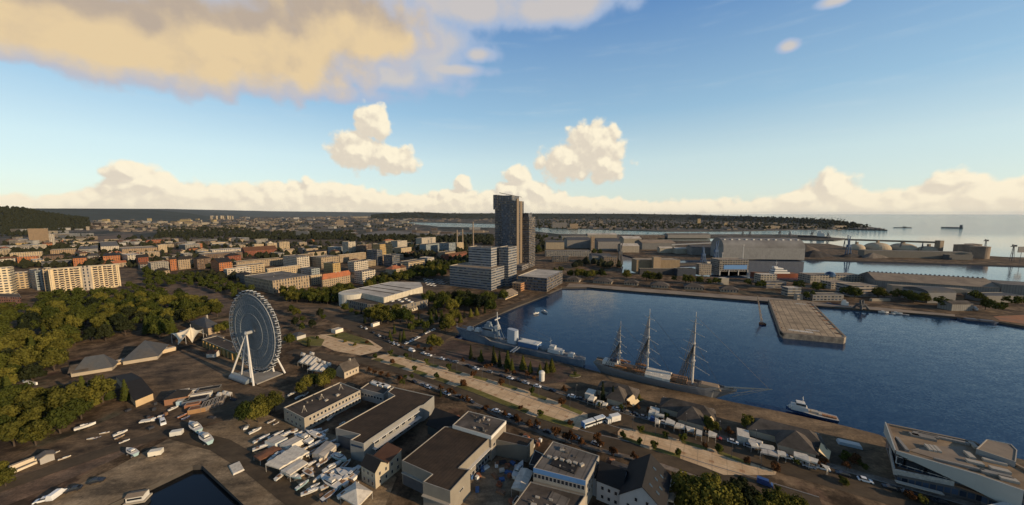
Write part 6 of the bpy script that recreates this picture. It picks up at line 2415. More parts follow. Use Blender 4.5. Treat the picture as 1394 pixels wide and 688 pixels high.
blk('slatted_boathouse', 'grey slatted boathouse on the quay beside the white yacht ashore', 'boathouse', 1295, 1324, 423.5, 414, 12, (.26, .25, .23), wm='fac_rib', roof='gable', rh=2, rm='roof_shingle')
blk('brown_quay_shed', 'low brown shed under trees beside the boathouse', 'shed', 1297, 1312, 409, 403, 8, (.2, .15, .1), roof='gable', rh=2, rm='roof_brown')
blk('white_quay_wall', 'long low pale wall at the quay right of the white corner house', 'wall', 1187, 1212, 410.5, 407, 3, (0.32, 0.28, 0.22), rm='roof_tan', par=.1)
# hangar with a rounded roof
pts = front(984, 1095, 352.5, 62, 354)
h = HT(1040, 353, 338)
root = bld('barrel_hangar', 'huge grey hangar with rounded roof and row of bright roof lights', 'hangar', pts, h, 'fac_rib', (.25, .24, .22), roof='barrel', rh=HT(1040, 353, 324) - h - 2, rm='roof_hangar' if 'roof_hangar' in MATS else mat('roof_hangar', (.20, .19, .175), .85, .25, .08, c2=(.14, .13, .12), amt=.6) and 'roof_hangar')
rh_ = HT(1040, 353, 324) - h - 2
n_ = (pts[3] - pts[0])
for k in range(11):
 q = pts[0].lerp(pts[1], (k + .5) / 11)
 a = rad(58)
 p = q + n_ / 2 * (1 - math.cos(a))
 mb = MB()
 mb.box((p.x, p.y, h + rh_ * math.sin(a) - .8), (3.6, 3.6, 2.2), 0)
 mb.build('roof_light', 'trim_white', root)
# domes on the coal pier with conveyor gallery
for x, yb, w, yt in ((1170, 340.5, 18, 332.8), (1201, 341, 28, 331), (1236.6, 341.5, 28, 332), (1270, 343, 22, 336)):
 c = G(x, yb)
 r = abs(reach(c, V((1, 0, 0)), x + w / 2))
 c = c + V((0, r * .5, 0))
 root = thing('storage_dome', '', 'dome', tuple(c))
 hh = HT(x, yb, yt)
 mb = MB()
 mb.lathe(c, [(r * math.cos(a * PI / 16) ** .8 if a < 8 else 0, 3 + (hh - 3) * math.sin(a * PI / 16)) for a in range(9)], 28)
 mb.build('shell', mat('dome_shell', (.42, .33, .22), .9, .15, .15), root, smooth=True)
 mb = MB()
 mb.lathe(c, [(r * 1.02, 0), (r * 1.02, 3.2), (r * .98, 3.2)], 28)
 mb.build('ring_wall', 'concrete', root)
 mb = MB()
 mb.box((c.x, c.y, hh - .6), (5, 5, 6.5))
 mb.build('head_house', 'roof_tan', root)
 later(root, 'pale tan storage dome', (c.x, c.y, hh), 'storage domes on the coal pier')
a, b = G(1158, 339.5), G(1290, 344.5)
a.y += 20
b.y += 20
za, zb = HT(1160, 341, 329), HT(1288, 343, 331)
root = thing('conveyor_gallery', 'long raised conveyor gallery running over the storage domes', 'conveyor', tuple((a + b) / 2))
mb = MB()
A, B = V((a.x, a.y, za)), V((b.x, b.y, zb))
for dz in (0, 3.4):
 mb.tube(A + V((0, 0, dz)), B + V((0, 0, dz)), 1.1, n=4)
mb.tube(A + V((0, 0, 1.7)), B + V((0, 0, 1.7)), 1.6, n=4)
mb.build('gallery', 'roof_tan', root)
for f in (.0, .13, .36, .62, .84, .99):
 q = A.lerp(B, f)
 mb = MB()
 mb.tube((q.x - 3, q.y, 0), (q.x, q.y, q.z), .8, n=5)
 mb.tube((q.x + 3, q.y, 0), (q.x, q.y, q.z), .8, n=5)
 mb.build('trestle', 'steel_dark', root)
mb = MB()
mb.box((b.x, b.y, 0), (10, 12, zb + 7))
mb.build('end_tower', 'roof_tan', root)
blk('coal_shed', 'long low grey shed in front of the storage domes', 'shed', 1176, 1322, 350, 342.5, 20, (.20, .185, .16), rm='roof_grey', pyb2=353.5)
blk('dark_pier_shed', 'dark low shed at the right end of the coal pier shed', 'shed', 1292, 1324, 354, 347, 12, (.10, .10, .10), rm='roof_dark')
# heaps of coal and sand
def heap(label, px, py, wpx, hpx, dep, m):
 c = G(px, py)
 r = abs(reach(c, V((1, 0, 0)), px + wpx / 2))
 c.y += dep
 hh = HT(px, py, py - hpx)
 rn = random.Random(int(px))
 mb = MB()
 K, N = 6, 22
 pr = [[((1 - k / K) * (1 + .18 * math.sin(3 * 2 * PI * i / N + px) + rn.uniform(-.08, .08)), hh * (k / K) ** .8) for i in range(N)] for k in range(K + 1)]
 for k in range(K):
  for i in range(N):
   j = (i + 1) % N
   def P(k_, i_):
    f, zz = pr[k_][i_]
    return (c.x + r * f * math.cos(2 * PI * i_ / N), c.y + dep * f * math.sin(2 * PI * i_ / N), zz)
   mb.poly([P(k, i), P(k, j), P(k + 1, j), P(k + 1, i)])
 o = mb.build('bulk_heap', m)
 tag(o, label, 'heap', 'bulk heaps on the piers')
heap('dark coal heap right of the rounded hangar', 1120, 351, 46, 9, 24, mat('coal', (.035, .03, .027), .97, .4, .1))
heap('brown bulk heap behind the dark coal heap', 1106, 343, 40, 8, 20, mat('ore', (.10, .075, .055), .97, .4, .1))
heap('grey-brown heap below the second storage dome', 1196, 352, 34, 7, 14, mat('ore2', (.12, .10, .08), .97, .3, .1))
heap('dark heap at the foot of the blue pier crane', 1165, 351, 30, 6, 14, 'coal')
# tank cluster
for k, (x, y, w, t) in enumerate(((1318, 347, 15, 334), (1326, 349.5, 16, 334), (1333, 346, 15, 333), (1344, 353, 18, 336.5))):
 c = G(x, y)
 r = abs(reach(c, V((1, 0, 0)), x + w / 2))
 c = c + V((0, r, 0))
 hh = HT(x, y, t)
 root = thing('storage_tank', '', 'tank', tuple(c))
 mb = MB()
 mb.lathe(c, [(r, 0), (r, hh)], 26)
 mb.build('shell', mat('tank_shell', (.24, .18, .125), .8, .2, .1, c2=(.14, .105, .08), amt=.6), root)
 mb = MB()
 mb.lathe(c, [(r * 1.02, hh - .8), (r * 1.02, hh), (0, hh + 1.5)], 26)
 mb.build('roof', 'roof_tan', root)
 later(root, 'round brown storage tank', (c.x, c.y, hh), 'storage tanks at the pier end')
def radar(name, label, px, pyb, pyt, cat='tower', big=False, base=0):
 p = G(px, pyb)
 h = HT(px, pyb, pyt)
 root = thing(name, label, cat, tuple(p))
 mb = MB()
 for k in range(4):
  a = PI / 4 + PI / 2 * k
  mb.tube((p.x + 3 * math.cos(a), p.y + 3 * math.sin(a), base), (p.x + .8 * math.cos(a), p.y + .8 * math.sin(a), h * .86), .35, n=5)
 for z in (.2, .45, .7):
  mb.box((p.x, p.y, base + (h - base) * z), (4.2 * (1 - z * .6), 4.2 * (1 - z * .6), .4))
 mb.build('lattice_mast', 'steel_dark', root)
 mb = MB()
 mb.box((p.x, p.y, h * .86), (6, 6, h * .04))
 mb.box((p.x - 2, p.y, h * .9), (4, 2, h * .1), .4)
 mb.box((p.x + 3, p.y, h * .9), (4, 2, h * .07), -.5)
 mb.build('radar_head', 'steel_dark', root)
radar('radar_tower', 'dark radar mast rising behind the storage tanks', 1340, 345, 326)
radar('signal_tower', 'thin lattice signal mast near the end of the coal pier', 1377, 356, 333)
p = G(1388, 358)
h = HT(1388, 358, 336)
root = thing('signal_board', 'dark square signal board on a post at the pier end', 'sign', tuple(p))
mb = MB()
mb.tube(p, (p.x, p.y, h - 6), .35)
mb.build('post', 'steel_dark', root)
mb = MB()
mb.box((p.x, p.y, h - 12), (15, .8, 12))
mb.build('board', 'steel_dark', root)
# cranes
def crane(label, px, pyb, pyt, c=(.06, .065, .075), lean=1, group='harbour cranes'):
 p = G(px, pyb)
 h = HT(px, pyb, pyt)
 root = thing('harbour_crane', label, 'crane', tuple(p), group)
 mb = MB()
 for sx in (-1, 1):
  for sy in (-1, 1):
   mb.tube((p.x + sx * 4, p.y + sy * 4, 0), (p.x + sx * 2, p.y + sy * 2, h * .45), 1.2, .9, 5)
 mb.box((p.x, p.y, h * .22), (7, 7, .8))
 mb.build('portal', 'paint_matte', root, c)
 mb = MB()
 mb.box((p.x, p.y, h * .45), (7, 6, h * .12))
 mb.build('machine_house', 'paint_matte', root, c)
 mb = MB()
 mb.tube((p.x - lean * 2, p.y, h * .57), (p.x - lean * 3, p.y, h * .95), 1.5, .8, 5)
 mb.tube((p.x + lean * 2, p.y, h * .52), (p.x + lean * h * .33, p.y, h), 1.5, .8, 5)
 mb.tube((p.x - lean * 3, p.y, h * .95), (p.x + lean * h * .33, p.y, h), .5, .5, 4)
 mb.tube((p.x - lean * 3, p.y, h * .95), (p.x + lean * 2, p.y, h * .52), .6, .6, 4)
 mb.build('jib', 'paint_matte', root, c)
crane('tall blue crane at the end of the conveyor gallery', 1154, 350, 320.5, (.05, .09, .16), -.3)
crane('blue crane behind the left end of the rounded hangar', 974, 356, 328, (.05, .09, .16), .3)
crane('dark crane on the far quay above the middle of the hangar', 1061, 322.5, 311, lean=.7)
crane('dark crane on the far quay right of the tallest far crane', 1075, 323, 314.5, lean=-.5)
crane('dark crane beside the white ship on the far quay', 1105, 323, 314, lean=.8)
crane('dark crane at the tip of the far quay', 1127, 325, 316, lean=-.6)
crane('small crane above the left end of the hangar', 1011, 321, 313.5, lean=.4)
crane('small dark crane above the hangar roof lights', 1021, 321.5, 313.8, lean=-.5)
crane('thin dark crane beside the narrow canal', 844, 360, 329, (.08, .08, .08), .25)
crane('blue crane on the canal quay behind the narrow wharf', 957, 358, 336, (.05, .09, .16), -.25)
p = G(1172, 421)
crane('small dark quay crane right of the jetty', 1172, 420.5, 408.5, (.06, .06, .06), .5)
# warehouses between the tower and the hangar
WH = [('white_gabled_building', 'white building with two gables below the dark tree clump', 743, 768, 339.5, 330, 22, (0.37, 0.31, 0.22), 'gable', 5, 'roof_slate'),
  ('grey_hall', 'broad grey-roofed hall left of the tan silo tower', 772, 804, 338, 327, 60, (.25, .24, .23), 'gable', 6, 'roof_slate'),
  ('silo_tower', 'slim tan silo tower between two broad grey halls', 804.6, 809, 341, 322, 9, (.40, .29, .18), 'flat', 0, 'roof_tan'),
  ('grey_hall', 'broad grey-roofed hall right of the tan silo tower', 814, 844, 341, 329, 70, (.26, .25, .24), 'gable', 6, 'roof_slate'),
  ('long_grey_shed', 'long low grey shed stretching right from the twin tower', 743, 804, 349.5, 342, 26, (.24, .23, .21), 'flat', 0, 'roof_grey'),
  ('dark_low_shed', 'dark low shed with tan end wall in front of the long grey shed', 752, 774, 357, 349, 16, (.12, .11, .10), 'flat', 0, 'roof_dark'),
  ('grey_yard_hall', 'grey hall with pale end beside the dark quay trees', 806, 832, 358.5, 349, 30, (.24, .24, .235), 'gable', 4, 'roof_slate'),
  ('white_store', 'small white store on the long grey shed roof line', 784, 791, 348.5, 342, 8, (0.42, 0.34, 0.26), 'flat', 0, 'roof_pale'),
  ('brown_quay_building', 'brown building by the left end of the canal', 822, 840, 361, 350, 18, (.22, .17, .12), 'flat', 0, 'roof_grey'),
  ('white_warehouse', 'white warehouse with gables at the canal head', 846, 870, 344, 335, 34, (0.36, 0.32, 0.26), 'gable', 5, 'roof_pale'),
  ('white_warehouse', 'white-roofed warehouse behind the canal head warehouse', 849, 873, 333, 325, 50, (0.33, 0.30, 0.24), 'gable', 6, 'roof_pale'),
  ('pale_long_warehouse', 'long warehouse with pale tan roof across the canal', 874, 919, 340, 331, 60, (.20, .20, .20), 'gable', 7, 'roof_tan'),
  ('white_shed_cluster', 'low white shed on the canal bank under the pale tan warehouse', 898, 915, 344.5, 338, 16, (0.43, 0.39, 0.31), 'gable', 3, 'roof_pale'),
  ('white_shed_cluster', 'second low white shed on the canal bank, beside the grey store', 919, 940, 345.5, 339, 16, (0.43, 0.39, 0.31), 'gable', 3, 'roof_pale'),
  ('grey_store', 'grey store with slate roof left of the blue canal crane', 941, 972, 347, 337, 26, (.25, .24, .23), 'gable', 5, 'roof_slate'),
  ('far_pier_warehouse', 'long low warehouse on the far pier behind the conveyor bridge', 909, 967, 324.6, 319.5, 40, (.26, .25, .24), 'gable', 4, 'roof_grey'),
  ('far_pier_shed', 'low brown shed on the far pier left of the long warehouse', 864, 905, 324.5, 320.5, 30, (.16, .12, .09), 'flat', 0, 'roof_tan'),
  ('pale_far_hall', 'pale hall near the water left of the far pier', 800, 840, 324, 319.5, 40, (0.32, 0.29, 0.24), 'gable', 4, 'roof_pale'),
  ('grey_far_hall', 'grey hall near the far water right of the dark tree clump', 765, 800, 327, 322, 30, (.28, .27, .25), 'flat', 0, 'roof_grey'),
  ('tan_shore_block', 'tan block on the far shore across the water from the twin tower', 776, 787, 311.5, 305, 30, (.42, .3, .18), 'flat', 0, 'roof_tan'),
  ('grey_shore_hall', 'grey shipyard hall on the far shore left of the tan block', 752, 772, 310.5, 303.5, 40, (.24, .22, .20), 'flat', 0, 'roof_grey'),
  ('yellow_tower_block', 'lone yellow tower block among the headland trees', 949.5, 953.5, 306.5, 298, 12, (.52, .38, .18), 'flat', 0, 'roof_tan'),
  ('tan_shore_block', 'tan shore building near the lone yellow tower block', 986, 990, 308, 304, 14, (.5, .36, .18), 'flat', 0, 'roof_tan'),
  ('white_shore_hall', 'long white hall on the headland shore', 1040, 1062, 311.5, 308, 25, (0.40, 0.31, 0.20), 'flat', 0, 'roof_tan'),
  ('white_shore_hall', 'low pale hall on the headland shore near its tip', 1090, 1112, 311.5, 308.5, 25, (0.36, 0.29, 0.20), 'flat', 0, 'roof_tan'),
  ('white_shore_hall', 'small pale hall at the wooded tip of the headland', 1136, 1152, 311.2, 307.5, 20, (.5, .4, .28), 'flat', 0, 'roof_tan'),
  ]
for nm, lab, xl, xr, yb, yt, dep, c, roof, rh, rm in WH:
 blk(nm, lab, 'warehouse' if 'ware' in nm else 'building', xl, xr, yb, yt, dep, c, roof=roof, rh=rh, rm=rm, wm='fac_wide' if roof == 'flat' else 'fac_rib')
# conveyor bridge and thin wharf
a, b = G(919, 345), G(983, 346)
root = thing('conveyor_bridge', 'thin raised conveyor bridge leading into the rounded hangar', 'conveyor', tuple((a + b) / 2))
mb = MB()
A, B = V((a.x, a.y + 20, 20)), V((b.x, b.y + 20, 27))
mb.tube(A, B, 1.8, n=4)
mb.build('gallery', 'steel', root)
for f in (.1, .4, .7, .95):
 q = A.lerp(B, f)
 mb = MB()
 mb.tube((q.x, q.y, 0), q, .7, n=5)
 mb.build('trestle', 'steel_dark', root)
pts = gh([(862, 361.5), (975, 358.2), (975, 356.6), (862, 359.5)], 1.5)
root = thing('wharf', 'narrow dark wharf lying along the middle of the canal', 'wharf', tuple(sum(pts, V((0, 0, 0))) / 4))
mb = MB()
mb.prism(pts, -3, 1.5, 0, 1)
mb.build('deck', ['quay_wall', 'roof_felt'], root)
# breakwater with the two anchored ships out at sea
def simple_ship(name, label, a, b, beam, zd, hullc, sup, group=None, deckc='roof_grey', water=WZ):
 """sup: list of (f along, width, length, z height, material)"""
 A, B = G(*a, water), G(*b, water)
 d = (B - A)
 L = d.length
 mid = (A + B) / 2
 root = thing(name, label, 'ship', (mid.x, mid.y, water), group)
 M = Matrix.Translation(mid) @ Matrix.Rotation(math.atan2(d.y, d.x), 4, 'Z')
 mb = MB()
 mb.M = M
 st = []
 for i in range(11):
  t = i / 10
  w = beam / 2 * min(1, .7 + t * 2) * (1 - max(0, (t - .72) / .28) ** 2)
  st.append((-L / 2 + L * t, max(w, .1), max(w * .8, .08), zd * (1 + .25 * max(0, t - .7) / .3), -1))
 mb.loft(st, 0, 1)
 mb.build('hull', ['paint_matte', deckc], root, hullc)
 for f, w, l, z0, z1, m in sup:
  mb = MB()
  mb.M = M
  mb.box((-L / 2 + L * f, 0, z0), (l, w, z1 - z0), 0, 0, .92)
  mb.build('superstructure' if z1 - z0 > 2.6 else 'hatch', m, root)
 return root, M, L
simple_ship('anchored_ship', 'dark ship low on the horizon right of the headland tip', (1217, 310.2), (1241, 310.4), 22, 3.5, (.06, .06, .06), [(.6, 12, 14, 3, 9, 'steel_dark')])
simple_ship('anchored_ship', 'larger dark ship at sea with tall stern house', (1311, 311.2), (1281, 310.6), 26, 6, (.05, .05, .055), [(.1, 20, 14, 5, 24, 'steel_dark'), (.5, 16, 60, 6, 8, 'steel_dark')])
simple_ship('cargo_ship', 'grey cargo ship with white superstructure at the far quay', (1131, 325.0), (1086, 323.4), 26, 8, (.07, .06, .06), [(.3, 22, 26, 7, 22, 'trim_white'), (.34, 14, 12, 22, 30, 'trim_white'), (.6, 16, 60, 8, 10, 'rust')])
r, M, L = simple_ship('red_ship', 'ship with red-brown hull and gleaming white superstructure in the canal', (1083, 377.3), (1021, 377.0), 17, 6.5, (.17, .045, .02), [(.36, 12, 26, 6, 9, 'trim_white'), (.37, 11.5, 25, 9, 9.9, 'pane'), (.38, 11, 20, 9.9, 12.2, 'trim_white'), (.39, 10, 17, 12.2, 13.1, 'pane'), (.41, 9, 13, 13.1, 15, 'trim_white'), (.47, 6, 6, 15, 17.4, 'trim_white')], deckc='rust')
mb = MB()
mb.M = M
mb.tube((-L / 2 + L * .44, 0, 19), (-L / 2 + L * .44, 0, 27), .4, .2)
mb.box((-L / 2 + L * .44, 0, 23), (1, 5, .4))
mb.build('mast', 'trim_white', r)
simple_ship('moored_barge', 'dark barge moored beside the narrow canal wharf', (970, 360.5), (925, 361.5), 9, 3, (.08, .07, .065), [(.15, 6, 8, 3, 6.5, 'trim_pale')])
r, M, L = simple_ship('fishing_boat', 'blue fishing boat with white wheelhouse moored right of the jetty', (1158, 419.5), (1125, 415.5), 7, 2.6, (.05, .09, .17), [(.25, 4.6, 6, 2.4, 6.0, 'trim_white'), (.28, 3, 3, 6, 8, 'trim_white'), (.65, 3, 6, 2.5, 3.6, 'rust')])
r, M, L = simple_ship('dark_barge', 'low dark barge moored at the quay below the slatted boathouse', (1305, 436), (1360, 441), 9, 1.6, (.04, .06, .10), [(.3, 5, 8, 1.6, 2.6, 'steel_dark'), (.7, 5, 10, 1.6, 2.4, 'steel_dark')], deckc='roof_dark')
a, b = G(1155, 313.2, WZ), G(1208, 314.2, WZ)
d = (b - a).normalized()
bw = thing('breakwater', 'dark breakwater with navigation marks running out from the headland tip', 'breakwater', tuple((a + b) / 2))
mb = MB()
mb.prism(rect(a, b - a, V((-d.y, d.x, 0)) * 14), -3, 4, 0, 0)
mb.build('mole', 'quay_wall', bw)
for k in range(9):
 q = a.lerp(b, (k + .6) / 9.2)
 mb = MB()
 mb.box((q.x, q.y + 5, 4), (7, 6, 5 + 7 * (k * 37 % 5) / 5))
 mb.build('mark', 'steel_dark', bw)
a, b = G(1172, 311.8, WZ), G(1400, 313.4, WZ)
p, q = G(1038, 442, WZ), G(1029, 430, WZ)
h = HT(1038, 442, 412)
root = thing('leaning_mast', 'slim tan leaning mast rising from the water left of the jetty', 'mast', tuple(p))
mb = MB()
for o_ in (-.7, .7):
 mb.tube((p.x + o_, p.y, -4), (q.x + o_ * .4, q.y, h * .9), .4, .2, 5)
for k in range(7):
 a_, b_ = (p.x - .7, p.y), (q.x - .3, q.y)
 f0, f1 = k / 7, (k + 1) / 7
 mb.tube((p.x + (q.x - p.x) * f0 - .7, p.y + (q.y - p.y) * f0, h * .9 * f0), (p.x + (q.x - p.x) * f1 + .6, p.y + (q.y - p.y) * f1, h * .9 * f1), .2, n=4)
mb.build('lattice', 'roof_tan', root)
mb = MB()
mb.box((p.x, p.y, -2.6), (4, 4, 2.2))
mb.build('footing', 'rust', root)
# ---------------------------------------------------------------- tall ship
def tall_ship():
 A, B = G(806, 496.5, 4), G(997, 541.5, 4)
 A.z = B.z = 0
 d = (B - A).normalized()
 L = (B - A).length
 n = V((-d.y, d.x, 0))
 beam = 12.5
 mid = (A + B) / 2 + n * beam / 2
 root = thing('tall_ship', 'white three-masted tall ship with bare yards moored along the quay', 'sailing ship', (mid.x, mid.y, WZ))
 M = Matrix.Translation((mid.x, mid.y, 0)) @ Matrix.Rotation(math.atan2(d.y, d.x), 4, 'Z')
 mb = MB()
 mb.M = M
 st = []
 for i in range(19):
  t = i / 18
  w = beam / 2 * (math.sin(min(1, t * 3.2 + .35) * PI / 2) ** .8) * (1 - max(0, (t - .62) / .38) ** 1.9)
  st.append((-L / 2 + L * t + (2 if t == 1 else 0), max(w, .15), max(w * .72, .1), 3.0 + 1.5 * (2 * t - 1) ** 2 + (.7 if t > .85 else 0), -2.6, -L / 2 + L * t - 9 * max(0, (t - .8) / .2) ** 2 + 6 * max(0, (.15 - t) / .15)))
 mb.loft(st, 0, 1)
 mat('deck_wood', (.30, .21, .13), .85, .3, .8)
 mb.build('hull', [mat('hull_white', (.17, .17, .165), .6, .12, .3), 'deck_wood'], root)
 rl = MB()
 rl.M = M
 for s in (-1, 1):
  for a, b in zip(st, st[1:]):
   rl.tube((a[0], s * a[1], a[3] + 1.0), (b[0], s * b[1], b[3] + 1.0), .16, n=4)
   rl.poly([(a[0], s * a[1], a[3]), (b[0], s * b[1], b[3]), (b[0], s * b[1], b[3] + .9), (a[0], s * a[1], a[3] + .9)])
 rl.build('bulwark', 'hull_white', root)
 def part(nm, m, f):
  b = MB()
  b.M = M
  f(b)
  return b.build(nm, m, root)
 X = lambda t: -L / 2 + L * t
 part('poop_house', 'trim_white', lambda b: b.box((X(.13), 0, 4.4), (9, 5.5, 2.6), 0, 0, .93))
 part('wheelhouse', 'glass_blue', lambda b: b.box((X(.16), 0, 7.0), (4, 3.6, 1.9), 0, 0, .9))
 part('deckhouse', 'wood', lambda b: b.box((X(.29), 0, 3.7), (8, 4.4, 2.4), 0, 0, .95))
 part('deckhouse', 'wood', lambda b: b.box((X(.66), 0, 3.8), (8, 5, 2.4), 0, 0, .95))
 part('forecastle', 'deck_wood', lambda b: b.box((X(.86), 0, 4.3), (11, 6, 1.5), 0, 0, .75))
 def aw(b):
  x0, x1 = X(.42), X(.60)
  b.poly([(x0, -5.6, 5.4), (x1, -5.6, 5.4), (x1, 0, 7.3), (x0, 0, 7.3)])
  b.poly([(x0, 5.6, 5.4), (x1, 5.6, 5.4), (x1, 0, 7.3), (x0, 0, 7.3)])
  for xx in (x0, x1):
   b.poly([(xx, -5.6, 5.4), (xx, 0, 7.3), (xx, 5.6, 5.4)])
  b.poly([(x0, -5.6, 5.4), (x1, -5.6, 5.4), (x1, -5.9, 3.9), (x0, -5.9, 3.9)])
 part('deck_awning', 'canvas', aw)
 for t, s in ((.23, -1), (.37, -1), (.23, 1), (.37, 1)):
  def lb(b, t=t, s=s):
   b.M = M @ Matrix.Translation((X(t), s * 5.0, 5.6))
   b.loft(hull_stations(7.5, 2.2, 1.0, 7, .3, .2), 0, 0)
  part('lifeboat', mat('lifeboat_orange', (.42, .17, .05), .7, .15, .5), lb)
 for t in (.48, .55):
  part('davit', 'trim_white', lambda b: (b.tube((X(t), -6, 3.5), (X(t), -6.4, 7.5), .14, n=5), b.tube((X(t), -6.4, 7.5), (X(t) - 1, -7.6, 8.2), .12, n=5)))
 part('bowsprit', 'trim_pale', lambda b: (b.tube((X(.95), 0, 6.0), (X(1.0) + 17, 0, 10.5), .42, .2, 8),
           b.tube((X(1.0) + 16, 0, 10.3), (X(.98), 3.0, 4.2), .1, n=4), b.tube((X(1.0) + 16, 0, 10.3), (X(.98), -3.0, 4.2), .1, n=4),
           b.tube((X(1.0) + 10, 0, 8.8), (X(1.0), 0, 1.5), .1, n=4), b.tube((X(1.0) + 16.5, 0, 10.4), (X(1.0), 0, 1.5), .1, n=4)))
 yd = V((.20, -.98, 0))
 yl = Matrix.Rotation(-math.atan2(d.y, d.x), 3, 'Z') @ yd     # yards braced round, in ship axes
 mat('mast_paint', (.52, .47, .40), .6, .15, .5)
 Hm = HT(887, 506, 414.5)
 masts = ((.205, HT(845, 500, 432), .8), (.425, Hm, 1.0), (.745, HT(946, 529, 424), 1.0))
 prev = None
 for t, hm, k in masts:
  x = X(t)
  part('mast', 'mast_paint', lambda b: (b.tube((x, 0, 3.5), (x, 0, hm * .62), .65 * k, .5 * k, 8), b.tube((x, 0, hm * .55), (x, 0, hm), .38 * k, .12, 7),
            b.box((x, 0, hm * .38), (2.0, 3.0, .25)), b.box((x, 0, hm * .60), (1.4, 2.0, .2))))
  for f, w in ((.32, 12.0), (.46, 10.6), (.58, 9.2), (.74, 7.0), (.87, 5.0)):
   zz = hm * f
   w *= k
   if k < 1 and f > .8: continue
   part('yard', 'mast_paint', lambda b: (b.tube((x + yl.x * w, yl.y * w, zz), (x, 0, zz), .15, .32, 6), b.tube((x, 0, zz), (x - yl.x * w, -yl.y * w, zz), .32, .15, 6)))
  def shr(b):
   for s in (-1, 1):
    for j in range(6):
     b.tube((x - 1.5 - j * 1.3, s * 6.0, 4.4), (x, s * .3, hm * .60), .15, n=3, caps=False)
    for j in range(3):
     b.tube((x - 4 - j * 1.6, s * 5.8, 4.4), (x, 0, hm * (.80 + .06 * j)), .12, n=3, caps=False)
    for q in range(12):
     f = (q + 1) / 13
     b.tube((x - 1.5 * (1 - f), s * (6 * (1 - f) + .3 * f), 4.4 + (hm * .6 - 4.4) * f), (x - 8 * (1 - f), s * (6 * (1 - f) + .3 * f), 4.4 + (hm * .6 - 4.4) * f), .05, n=3, caps=False)
  part('shrouds', mat('rigging', (.10, .09, .08), .9, .2, 1), shr)
  def stay(b, px_=prev):
   x1, z1 = (px_[0], 5.0) if px_ else (x - 12, 5)
   b.tube((x, 0, hm * .62), (x + 14, 0, 5.5), .07, n=3, caps=False)
   b.tube((x, 0, hm * .95), (x + 24 if t < .7 else X(1.0) + 16, 0, hm * .3 if t < .7 else 10), .07, n=3, caps=False)
   for w_ in (1, -1):
    b.tube((x + yl.x * 11 * w_, yl.y * 11 * w_, hm * .32), (x, 0, hm * .5), .05, n=3, caps=False)
    b.tube((x + yl.x * 9 * w_, yl.y * 9 * w_, hm * .46), (x, 0, hm * .66), .05, n=3, caps=False)
  part('stays', 'rigging', stay)
  prev = (x, hm)
 return root
tall_ship()
